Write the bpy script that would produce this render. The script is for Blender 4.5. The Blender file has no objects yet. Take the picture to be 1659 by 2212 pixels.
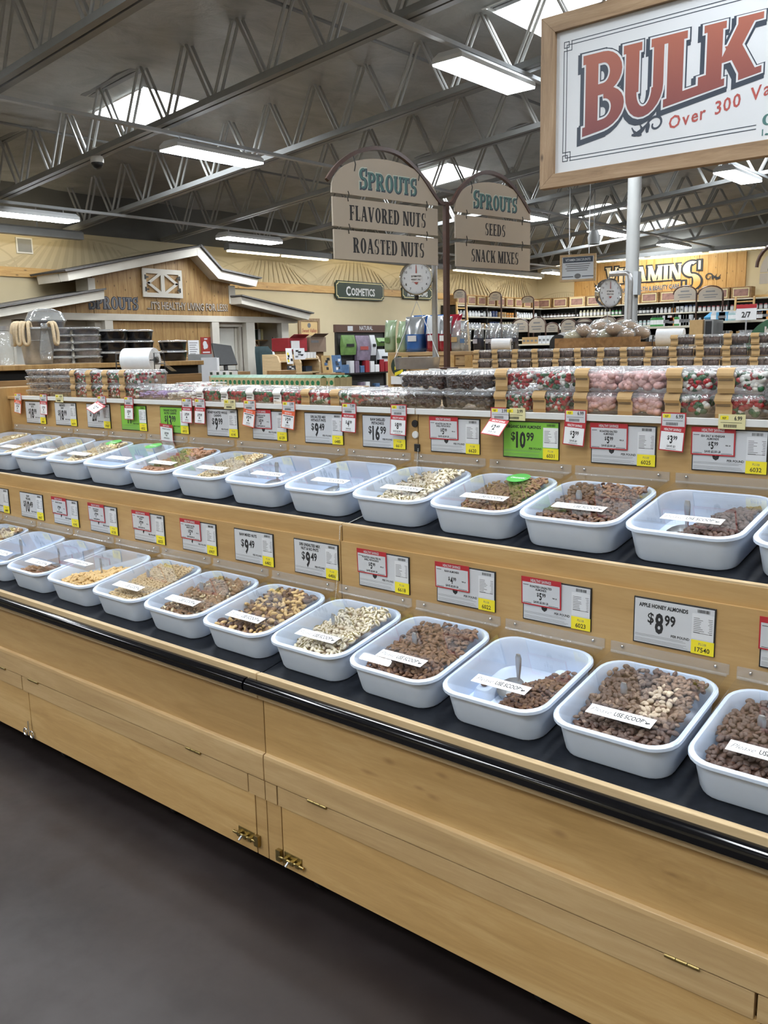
import bpy, math, random
from mathutils import Vector, Matrix
random.seed(7)
C = bpy.context.scene.collection
sc = bpy.context.scene
PI = math.pi
H = 1.58                                    # eye height of the photographer
# ---------------------------------------------------------------- camera
PITCH, YAW, ROLL = math.radians(10.386), math.radians(40.138), math.radians(-1.1775)
_f = Vector((-math.sin(YAW)*math.cos(PITCH), math.cos(YAW)*math.cos(PITCH), -math.sin(PITCH)))
_r = Vector((math.cos(YAW), math.sin(YAW), 0)); _u = _r.cross(_f)
_r2 = _r*math.cos(ROLL)+_u*math.sin(ROLL); _u2 = -_r*math.sin(ROLL)+_u*math.cos(ROLL)
cam_d = bpy.data.cameras.new('camera'); cam = bpy.data.objects.new('camera', cam_d); C.objects.link(cam)
cam_d.sensor_fit = 'HORIZONTAL'; cam_d.sensor_width = 36; cam_d.lens = 1900.65/1659*36; cam_d.clip_start = .02; cam_d.clip_end = 200
cam.matrix_world = Matrix(((_r2.x,_u2.x,-_f.x,0),(_r2.y,_u2.y,-_f.y,0),(_r2.z,_u2.z,-_f.z,H),(0,0,0,1)))
sc.camera = cam
# ---------------------------------------------------------------- world, exposure
w = bpy.data.worlds.new('world'); sc.world = w; w.use_nodes = True
bg = w.node_tree.nodes['Background']; bg.inputs[0].default_value = (.62,.72,.85,1); bg.inputs[1].default_value = 1.2
vs = sc.view_settings; vs.view_transform = 'Standard'; vs.look = 'None'; vs.gamma = 1; vs.use_curve_mapping = False
vs.exposure = -0.10
LAMP, SKYL, COVE = 40.0, 70.0, 12.0         # radiance of ceiling fixtures, skylights, wall washing strips
cy = sc.cycles
cy.max_bounces = 7; cy.diffuse_bounces = 4; cy.glossy_bounces = 3; cy.transmission_bounces = 4; cy.transparent_max_bounces = 24
cy.use_denoising = True; cy.caustics_reflective = False; cy.caustics_refractive = False; cy.sample_clamp_indirect = 4
try: cy.denoiser = 'OPENIMAGEDENOISE'
except Exception: pass

# ---------------------------------------------------------------- helpers
def ray(px, py):
    d = _r2*((px-829.5)/1900.65) - _u2*((py-1106)/1900.65) + _f
    return d
def at(px, py, X=None, Y=None, Z=None):     # a point of the photograph on a real plane of the shop
    d = ray(px, py)
    t = X/d.x if X is not None else Y/d.y if Y is not None else (Z-H)/d.z
    return Vector((0,0,H)) + d*t

class MB:                                   # collects geometry for ONE mesh
    def __init__(s): s.v=[]; s.f=[]; s.m=[]
    def add(s, vs, fs, mi=0):
        o=len(s.v); s.v.extend(tuple(p) for p in vs)
        for f in fs: s.f.append(tuple(i+o for i in f)); s.m.append(mi)
        return s
    def box(s,x0,x1,y0,y1,z0,z1,mi=0):
        return s.add([(x0,y0,z0),(x1,y0,z0),(x1,y1,z0),(x0,y1,z0),(x0,y0,z1),(x1,y0,z1),(x1,y1,z1),(x0,y1,z1)],
            [(3,2,1,0),(4,5,6,7),(0,1,5,4),(1,2,6,5),(2,3,7,6),(3,0,4,7)],mi)
    def obox(s,c,a,b,d,mi=0):               # centre and three half axes
        c,a,b,d=map(Vector,(c,a,b,d)); vs=[c+a*i+b*j+d*k for k in(-1,1) for i,j in((-1,-1),(1,-1),(1,1),(-1,1))]
        return s.add(vs,[(3,2,1,0),(4,5,6,7),(0,1,5,4),(1,2,6,5),(2,3,7,6),(3,0,4,7)],mi)
    def cyl(s,p,q,r,n=10,r2=None,mi=0,cap=True):
        p,q=Vector(p),Vector(q); d=(q-p).normalized(); a=d.orthogonal().normalized(); b=d.cross(a); r2=r if r2 is None else r2
        vs=[p+(a*math.cos(2*PI*i/n)+b*math.sin(2*PI*i/n))*r for i in range(n)]+[q+(a*math.cos(2*PI*i/n)+b*math.sin(2*PI*i/n))*r2 for i in range(n)]
        fs=[(i,(i+1)%n,n+(i+1)%n,n+i) for i in range(n)]
        if cap: fs+=[tuple(range(n))[::-1],tuple(range(n,2*n))]
        return s.add(vs,fs,mi)
    def tube(s,pts,r,n=6,mi=0,closed=False):
        P=[Vector(p) for p in pts]; N=len(P); vs=[]; fs=[]; ref=None
        for i in range(N):
            d=((P[(i+1)%N]-P[i-1]) if closed else (P[min(i+1,N-1)]-P[max(i-1,0)])).normalized()
            a=d.orthogonal().normalized() if ref is None else (ref-d*ref.dot(d)).normalized()
            ref=a; b=d.cross(a); rr=r[i] if isinstance(r,(list,tuple)) else r
            vs+=[P[i]+(a*math.cos(2*PI*k/n)+b*math.sin(2*PI*k/n))*rr for k in range(n)]
        for i in range(N if closed else N-1):
            j=(i+1)%N
            fs+=[(i*n+k,i*n+(k+1)%n,j*n+(k+1)%n,j*n+k) for k in range(n)]
        if not closed: fs+=[tuple(range(n))[::-1],tuple(range((N-1)*n,N*n))]
        return s.add(vs,fs,mi)
    def prism(s,poly,o,ux,uy,depth,mi=0):   # polygon in plane (o,ux,uy) extruded along ux x uy
        o,ux,uy=Vector(o),Vector(ux),Vector(uy); n=ux.cross(uy).normalized()*depth; k=len(poly)
        a=[o+ux*x+uy*y for x,y in poly]
        return s.add(a+[p+n for p in a],[tuple(range(k))[::-1],tuple(range(k,2*k))]+[(i,(i+1)%k,k+(i+1)%k,k+i) for i in range(k)],mi)
    def lathe(s,prof,c=(0,0,0),n=16,mi=0,ax=(0,0,1)):
        c=Vector(c); d=Vector(ax).normalized(); a=d.orthogonal().normalized(); b=d.cross(a); vs=[]; fs=[]; k=len(prof)
        for r,z in prof: vs+=[c+d*z+(a*math.cos(2*PI*i/n)+b*math.sin(2*PI*i/n))*r for i in range(n)]
        for j in range(k-1): fs+=[(j*n+i,j*n+(i+1)%n,(j+1)*n+(i+1)%n,(j+1)*n+i) for i in range(n)]
        if prof[0][0]>1e-6: fs.append(tuple(range(n))[::-1])
        if prof[-1][0]>1e-6: fs.append(tuple(range((k-1)*n,k*n)))
        return s.add(vs,fs,mi)
    def ell(s,c,rx,ry,rz,R=None,nu=8,nv=5,mi=0):
        c=Vector(c); vs=[Vector((0,0,-rz))]
        for j in range(1,nv):
            t=-PI/2+PI*j/nv
            vs+=[Vector((rx*math.cos(t)*math.cos(2*PI*i/nu),ry*math.cos(t)*math.sin(2*PI*i/nu),rz*math.sin(t))) for i in range(nu)]
        vs.append(Vector((0,0,rz))); L=len(vs)-1
        fs=[(0,1+(i+1)%nu,1+i) for i in range(nu)]
        for j in range(nv-2): fs+=[(1+j*nu+i,1+j*nu+(i+1)%nu,1+(j+1)*nu+(i+1)%nu,1+(j+1)*nu+i) for i in range(nu)]
        fs+=[(L,1+(nv-2)*nu+i,1+(nv-2)*nu+(i+1)%nu) for i in range(nu)]
        return s.add([c+((R@p) if R is not None else p) for p in vs],fs,mi)
    def rings(s,rings,mi=0,cap0=True,cap1=True,closed=True):
        n=len(rings[0]); vs=[p for r in rings for p in r]; fs=[]
        for j in range(len(rings)-1): fs+=[(j*n+i,j*n+(i+1)%n,(j+1)*n+(i+1)%n,(j+1)*n+i) for i in range(n if closed else n-1)]
        if cap0: fs.append(tuple(range(n))[::-1])
        if cap1: fs.append(tuple(range((len(rings)-1)*n,len(rings)*n)))
        return s.add(vs,fs,mi)
    def mesh(s,name,mats,smooth=None):
        me=bpy.data.meshes.new(name); me.from_pydata(s.v,[],s.f)
        for m in (mats if isinstance(mats,(list,tuple)) else [mats]): me.materials.append(m)
        if any(s.m): me.polygons.foreach_set('material_index',s.m)
        if smooth:
            me.shade_smooth()
            if smooth<3: me.set_sharp_from_angle(angle=smooth)
        me.update(); return me
    def build(s,name,mats,parent=None,smooth=None,bevel=0,loc=None,rot=None):
        return link(name,s.mesh(name,mats,smooth),parent,bevel,loc,rot)
def link(name,me,parent=None,bevel=0,loc=None,rot=None):
    o=bpy.data.objects.new(name,me); C.objects.link(o); o.parent=parent
    if loc is not None: o.location=loc
    if rot is not None: o.rotation_euler=rot
    if bevel:
        b=o.modifiers.new('edge','BEVEL'); b.width=bevel; b.segments=2; b.limit_method='ANGLE'; b.angle_limit=.6
    return o
_labels={}
def tag(o,label,cat,group=None,kind=None):
    if label is not None: o['label']=label
    if cat: o['category']=cat
    if group: o['group']=group
    if kind: o['kind']=kind
    if label is not None and kind!='structure':
        k=_labels.setdefault(label,[]); k.append(group)
        if len(k)>1 and not group: print('DUP LABEL',label)
        n=len(label.split())
        if n<4 or n>16: print('LABEL LENGTH',n,label)
    return o
def thing(name,label,cat,loc=(0,0,0),rot=None,group=None):
    o=bpy.data.objects.new(name,None); C.objects.link(o); o.location=loc; o.empty_display_size=.05
    if rot is not None: o.rotation_euler=rot if not isinstance(rot,(int,float)) else (0,0,rot)
    return tag(o,label,cat,group)
def struct(name,mb,m,parent=None,smooth=None,bevel=0,label=None):
    o=mb.build(name,m,parent,smooth,bevel)
    if parent is None:
        o['kind']='structure'
        if label: o['label']=label
    return o
def kids(o): return KID.get(o.name,())
KID={}
def copy_tree(o,label,group=None,loc=None,rot=None,parent=None):
    def rec(q,p):
        c=q.copy(); C.objects.link(c); c.parent=p
        for ch in q.children: rec(ch,c)
        return c
    c=rec(o,parent)
    if loc is not None: c.location=loc
    if rot is not None: c.rotation_euler=rot if not isinstance(rot,(int,float)) else (0,0,rot)
    tag(c,label,None,group); return c

# ---------------------------------------------------------------- materials
def nt(name):
    m=bpy.data.materials.new(name); m.use_nodes=True; t=m.node_tree; b=t.nodes['Principled BSDF']; return m,t,b
def coords(t,kind='Object',scale=(1,1,1),rot=(0,0,0)):
    if kind=='World': s=t.nodes.new('ShaderNodeNewGeometry').outputs['Position']
    else: s=t.nodes.new('ShaderNodeTexCoord').outputs[kind]
    mp=t.nodes.new('ShaderNodeMapping'); mp.inputs['Scale'].default_value=scale; mp.inputs['Rotation'].default_value=rot
    t.links.new(s,mp.inputs[0]); return mp.outputs[0]
def noise(t,vec,scale,detail=3,rough=.55,dist=0):
    n=t.nodes.new('ShaderNodeTexNoise'); n.inputs['Scale'].default_value=scale; n.inputs['Detail'].default_value=detail
    n.inputs['Roughness'].default_value=rough; n.inputs['Distortion'].default_value=dist; t.links.new(vec,n.inputs['Vector']); return n.outputs['Fac']
def ramp(t,fac,stops):
    r=t.nodes.new('ShaderNodeValToRGB'); e=r.color_ramp.elements
    e[0].position,e[0].color=stops[0][0],(*stops[0][1],1); e[1].position,e[1].color=stops[-1][0],(*stops[-1][1],1)
    for p,c in stops[1:-1]: q=e.new(p); q.color=(*c,1)
    t.links.new(fac,r.inputs[0]); return r.outputs[0]
def bump(t,b,fac,strength=.1,dist=.01):
    n=t.nodes.new('ShaderNodeBump'); n.inputs['Strength'].default_value=strength; n.inputs['Distance'].default_value=dist
    t.links.new(fac,n.inputs['Height']); t.links.new(n.outputs[0],b.inputs['Normal'])
def srgb(r,g,b): return tuple((x/255/12.92 if x<=10 else ((x/255+.055)/1.055)**2.4) for x in (r,g,b))
def plain(name,col,rough=.5,metal=0,var=.12,scale=25,bmp=0,kind='Object',spec=None,coat=0):
    m,t,b=nt(name); v=coords(t,kind); n=noise(t,v,scale,3)
    c=ramp(t,n,[(.25,tuple(max(0,x*(1-var)) for x in col)),(.75,tuple(min(1,x*(1+var)) for x in col))])
    t.links.new(c,b.inputs['Base Color']); b.inputs['Roughness'].default_value=rough; b.inputs['Metallic'].default_value=metal
    if spec is not None: b.inputs['Specular IOR Level'].default_value=spec
    if coat: b.inputs['Coat Weight'].default_value=coat; b.inputs['Coat Roughness'].default_value=.08
    if bmp: bump(t,b,n,bmp,.004)
    return m
def wood(name,c0,c1,c2,axis='X',knots=0,rough=.42,kind='World',gs=1.0,spots=()):
    m,t,b=nt(name); st=(.9,9,9) if axis=='X' else (9,9,.9) if axis=='Z' else (9,.9,9)
    v=coords(t,kind,tuple(gs*x for x in st)); n1=noise(t,v,2.2,5,.6,.8)
    v2=coords(t,kind,tuple(gs*x*6 for x in st)); n2=noise(t,v2,3,3,.6,.2)
    mx=t.nodes.new('ShaderNodeMath'); mx.operation='MULTIPLY_ADD'; mx.inputs[1].default_value=.25
    t.links.new(n2,mx.inputs[0]); t.links.new(n1,mx.inputs[2])
    c=ramp(t,mx.outputs[0],[(.42,c0),(.62,c1),(.82,c2)])
    if knots:
        vo=t.nodes.new('ShaderNodeTexVoronoi'); vo.voronoi_dimensions='2D'; vo.inputs['Scale'].default_value=knots
        sx=t.nodes.new('ShaderNodeSeparateXYZ'); t.links.new(coords(t,kind),sx.inputs[0]); cx=t.nodes.new('ShaderNodeCombineXYZ')
        def lin(i,terms):
            prev=None
            for o,k in terms:
                mm=t.nodes.new('ShaderNodeMath'); mm.operation='MULTIPLY_ADD'; mm.inputs[1].default_value=k; t.links.new(sx.outputs[o],mm.inputs[0])
                if prev: t.links.new(prev,mm.inputs[2])
                else: mm.inputs[2].default_value=.37
                prev=mm.outputs[0]
            t.links.new(prev,cx.inputs[i])
        if axis=='X': lin(0,[('X',.8)]); lin(1,[('Z',2.2),('Y',.7)])
        elif axis=='Y': lin(0,[('Y',.8)]); lin(1,[('Z',2.2),('X',.7)])
        else: lin(0,[('X',1.9),('Y',1.9)]); lin(1,[('Z',.9)])
        t.links.new(cx.outputs[0],vo.inputs['Vector'])
        k=ramp(t,vo.outputs['Distance'],[(.012,(1,1,1)),(.055,(0,0,0))])
        mix=t.nodes.new('ShaderNodeMix'); mix.data_type='RGBA'; mix.inputs['B'].default_value=(*[x*.35 for x in c0],1)
        sp=t.nodes.new('ShaderNodeSeparateColor'); t.links.new(k,sp.inputs[0]); t.links.new(sp.outputs[0],mix.inputs['Factor'])
        t.links.new(c,mix.inputs['A']); c=mix.outputs['Result']
    for (px_,pz_,rx_,rz_,ring) in spots:      # single knots at their own place on the board: x, z, half sizes
        mp=t.nodes.new('ShaderNodeMapping'); mp.vector_type='POINT'; mp.inputs['Location'].default_value=(-px_/rx_,0,-pz_/rz_); mp.inputs['Scale'].default_value=(1/rx_,0,1/rz_)
        g_=t.nodes.new('ShaderNodeNewGeometry'); t.links.new(g_.outputs['Position'],mp.inputs[0]); ln=t.nodes.new('ShaderNodeVectorMath'); ln.operation='LENGTH'; t.links.new(mp.outputs[0],ln.inputs[0])
        ad=t.nodes.new('ShaderNodeMath'); ad.operation='MULTIPLY_ADD'; ad.inputs[1].default_value=.9; t.links.new(noise(t,coords(t,'World',(14,14,30)),1.0,3),ad.inputs[0]); t.links.new(ln.outputs['Value'],ad.inputs[2])
        st_=[(0,(1,1,1)),(.45,(.75,.75,.75)),(.75,(.30,.30,.30)),(1,(0,0,0))] if not ring else [(0,(1,1,1)),(.12,(.55,.55,.55)),(.2,(.05,.05,.05)),(.32,(.30,.30,.30)),(.40,(.02,.02,.02)),(.52,(.22,.22,.22)),(.60,(0,0,0)),(.72,(.16,.16,.16)),(.8,(0,0,0))]
        dv=t.nodes.new('ShaderNodeMath'); dv.operation='MULTIPLY'; dv.inputs[1].default_value=.62; t.links.new(ad.outputs[0],dv.inputs[0])
        k=ramp(t,dv.outputs[0],st_); sp=t.nodes.new('ShaderNodeSeparateColor'); t.links.new(k,sp.inputs[0]); m2=t.nodes.new('ShaderNodeMath'); m2.operation='MULTIPLY'; m2.inputs[1].default_value=.55; t.links.new(sp.outputs[0],m2.inputs[0])
        mix=t.nodes.new('ShaderNodeMix'); mix.data_type='RGBA'; mix.inputs['B'].default_value=(.19,.085,.03,1); t.links.new(m2.outputs[0],mix.inputs['Factor']); t.links.new(c,mix.inputs['A']); c=mix.outputs['Result']
    t.links.new(c,b.inputs['Base Color']); b.inputs['Roughness'].default_value=rough
    b.inputs['Coat Weight'].default_value=.12; b.inputs['Coat Roughness'].default_value=.25
    return m
def clear(name,tint=(.97,.98,.98),base=.05,edge=.55,rough=.03,haze=0.0,hcol=(.8,.85,.9),crinkle=0):
    m=bpy.data.materials.new(name); m.use_nodes=True; t=m.node_tree; t.nodes.remove(t.nodes['Principled BSDF']); out=t.nodes['Material Output']
    tr=t.nodes.new('ShaderNodeBsdfTransparent'); tr.inputs[0].default_value=(*tint,1)
    gl=t.nodes.new('ShaderNodeBsdfGlossy'); gl.inputs['Roughness'].default_value=rough
    lw=t.nodes.new('ShaderNodeLayerWeight'); lw.inputs[0].default_value=.5
    pw=t.nodes.new('ShaderNodeMath'); pw.operation='POWER'; pw.inputs[1].default_value=3.2; t.links.new(lw.outputs['Facing'],pw.inputs[0])
    ma=t.nodes.new('ShaderNodeMath'); ma.operation='MULTIPLY_ADD'; ma.inputs[1].default_value=edge; ma.inputs[2].default_value=base; t.links.new(pw.outputs[0],ma.inputs[0])
    mx=t.nodes.new('ShaderNodeMixShader'); t.links.new(ma.outputs[0],mx.inputs[0]); t.links.new(tr.outputs[0],mx.inputs[1]); t.links.new(gl.outputs[0],mx.inputs[2])
    last=mx
    if haze:
        df=t.nodes.new('ShaderNodeBsdfDiffuse'); df.inputs[0].default_value=(*hcol,1)
        m2=t.nodes.new('ShaderNodeMixShader'); m2.inputs[0].default_value=haze; t.links.new(mx.outputs[0],m2.inputs[1]); t.links.new(df.outputs[0],m2.inputs[2]); last=m2
    if crinkle:
        nz=noise(t,coords(t),crinkle,2,.6,.5); bn=t.nodes.new('ShaderNodeBump'); bn.inputs['Strength'].default_value=.9; bn.inputs['Distance'].default_value=.01
        t.links.new(nz,bn.inputs['Height']); t.links.new(bn.outputs[0],gl.inputs['Normal']); t.links.new(bn.outputs[0],lw.inputs['Normal'])
    t.links.new(last.outputs[0],out.inputs[0]); return m
def glow(name,col,strength):
    m=bpy.data.materials.new(name); m.use_nodes=True; t=m.node_tree; t.nodes.remove(t.nodes['Principled BSDF'])
    e=t.nodes.new('ShaderNodeEmission'); e.inputs[0].default_value=(*col,1); e.inputs[1].default_value=strength
    t.links.new(e.outputs[0],t.nodes['Material Output'].inputs[0]); return m
M={}
M['maple']=wood('maple plywood',(.40,.242,.092),(.46,.288,.116),(.52,.338,.145),'X',0)
SP=lambda px,py,a,b,r=0:(lambda v:(v.x,v.z,a,b,r))(at(px,py,Y=1.584))
M['maple_knots']=wood('knotty maple',(.44,.27,.10),(.52,.325,.128),(.60,.40,.175),'X',0,spots=[SP(1207,1800,.026,.012),SP(935,1722,.022,.008),SP(905,1702,.02,.006),SP(840,1645,.022,.010),SP(795,1668,.03,.008),SP(955,1675,.022,.009),SP(1462,1893,.11,.06,1),SP(1449,1889,.02,.006)])
M['maple_light']=wood('light maple edge',(.50,.36,.20),(.60,.44,.25),(.68,.52,.31),'X',0)
M['maple_rail']=wood('maple rail',(.43,.28,.128),(.50,.335,.16),(.57,.40,.205),'X',0)
M['maple_up']=wood('maple end panel',(.42,.255,.097),(.48,.30,.12),(.54,.355,.15),'Z',0)
M['pine']=wood('knotty pine planks',(.24,.13,.043),(.33,.195,.07),(.41,.265,.105),'Z',2.6,.5)
M['pine_gold']=wood('golden pine boards',(.38,.19,.042),(.48,.265,.075),(.56,.34,.115),'Z',2.2,.5)
M['pine_trim']=wood('pine trim board',(.45,.26,.09),(.56,.35,.13),(.62,.42,.18),'Y',2.0,.5)
M['crate']=wood('crate pine',(.36,.22,.10),(.47,.31,.15),(.55,.39,.2),'X',2.5,.5)
M['sign_wood']=wood('cedar sign frame',(.19,.115,.06),(.275,.18,.10),(.35,.24,.145),'X',2.3,.6)
M['sign_wood_up']=wood('cedar sign frame upright',(.19,.115,.06),(.275,.18,.10),(.35,.24,.145),'Z',2.3,.6)
M['dark_wood']=wood('brown gondola wood',(.16,.085,.03),(.23,.125,.045),(.29,.165,.065),'Y',0,.5)
M['mat']=plain('black rubber mat',(.009,.011,.016),.6,0,.3,60,.05,spec=.25)
M['bumper']=plain('glossy black bumper',(.003,.003,.004),.10,0,.2,30,spec=.45)
M['tote']=plain('white tote plastic',(.67,.765,.92),.32,0,.025,14)
M['lid']=clear('clear acrylic lid',(.985,.99,.995),.035,.65,.02)
M['acrylic']=clear('clear acrylic strip',(.985,.99,.99),.05,.5,.08,.12,(.95,.96,.97))
M['clam']=clear('clear clamshell plastic',(.95,.96,.97),.07,.75,.10,.05,(.9,.92,.95),28)
M['clamlid']=clear('crinkled clamshell top',(.94,.95,.96),.16,.75,.14,.16,(.9,.92,.95),34)
M['film']=clear('clear film',(.93,.95,.96),.14,.7,.10,.14,(.9,.93,.95),16)
M['steel']=plain('brushed steel',(.50,.51,.53),.30,.75,.1,30)
M['chrome']=plain('chrome',(.75,.76,.78),.10,1,.04,20)
M['galv']=plain('galvanised steel',(.40,.41,.42),.35,.65,.25,14)
M['brass']=plain('brass',(.38,.29,.12),.3,1,.12,40)
M['black']=plain('black plastic',(.012,.012,.013),.4,0,.2,30)
M['blackmetal']=plain('black painted metal',(.015,.014,.013),.45,0,.2,30)
M['brownmetal']=plain('dark brown painted metal',(.055,.025,.018),.35,0,.15,20)
M['white']=plain('white paint',(.72,.72,.70),.5,0,.04,10)
M['paper']=plain('white paper',(.80,.81,.82),.6,0,.03,20)
M['silver_paper']=plain('silver grey card',(.60,.615,.64),.4,0,.05,6)
M['strip_paper']=plain('pale card strip',(.70,.71,.73),.5,0,.03,20)
M['ink']=plain('black ink',(.012,.012,.013),.6,0,.1,20)
M['greyink']=plain('grey ink',(.16,.16,.165),.6,0,.1,20)
M['red']=plain('red sale print',(.42,.022,.03),.45,0,.06,20)
M['orange']=plain('orange sale print',(.72,.12,.05),.45,0,.06,20)
M['yellow']=plain('yellow tag',(.85,.72,.03),.45,0,.05,20)
M['pale_yellow']=plain('pale yellow label',(.72,.66,.36),.5,0,.05,20)
M['green_card']=plain('lime green card',(.21,.50,.055),.45,0,.08,6)
M['green_st']=plain('green sticker',(.10,.42,.09),.4,0,.05,20)
M['kraft']=plain('kraft label',(.42,.27,.115),.6,0,.06,30)
M['cream']=plain('cream wall paint',(.585,.50,.325),.7,0,.03,3,kind='World')
M['cream_dark']=plain('upper wall grey paint',(.10,.098,.09),.7,0,.1,3,kind='World')
M['offwhite']=plain('off-white trim paint',(.60,.57,.50),.55,0,.05,6)
M['house_door']=plain('grey white door paint',(.58,.57,.52),.5,0,.04,6)
M['shingle']=plain('grey shingle',(.10,.095,.09),.8,0,.25,30)
M['joist']=plain('grey painted steel',(.23,.235,.235),.45,0,.12,4)
M['channel']=plain('white painted channel',(.42,.44,.46),.4,0,.06,5)
M['fixture']=plain('white fixture housing',(.7,.72,.74),.4,0,.03,8)
M['diffuser']=glow('lit diffuser',(.91,.955,1),LAMP)
M['skyglow']=glow('daylit skylight dome',(.90,.96,1),SKYL)
M['tube']=glow('lit fluorescent tube',(1,.86,.58),COVE)
# ---------------------------------------------------------------- lettering
_tc={}
def _glyphs(s,bold):
    k=(s,bold)
    if k in _tc: return _tc[k]
    cu=bpy.data.curves.new('t','FONT'); cu.body=s; cu.size=1; cu.resolution_u=2; cu.offset=bold; cu.fill_mode='FRONT'
    ob=bpy.data.objects.new('t',cu); me=ob.to_mesh()
    vs=[(v.co.x,v.co.y) for v in me.vertices]; fs=[tuple(p.vertices) for p in me.polygons]
    ob.to_mesh_clear(); bpy.data.objects.remove(ob); bpy.data.curves.remove(cu)
    x0=min((v[0] for v in vs),default=0); x1=max((v[0] for v in vs),default=0)
    _tc[k]=([(x-x0,y) for x,y in vs],fs,x1-x0); return _tc[k]
def text(mb,s,o,ux,uy,size,mi=0,bold=.0,sx=1.0,al='c',maxw=None,slant=0):
    vs,fs,wd=_glyphs(s,bold); k=size*sx
    if maxw and wd*k>maxw: k=maxw/wd
    o,ux,uy=Vector(o),Vector(ux),Vector(uy); off={'c':-wd*k/2,'l':0,'r':-wd*k}[al]
    mb.add([o+ux*(x*k+off+slant*y*size)+uy*(y*size) for x,y in vs],fs,mi); return wd*k
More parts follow.
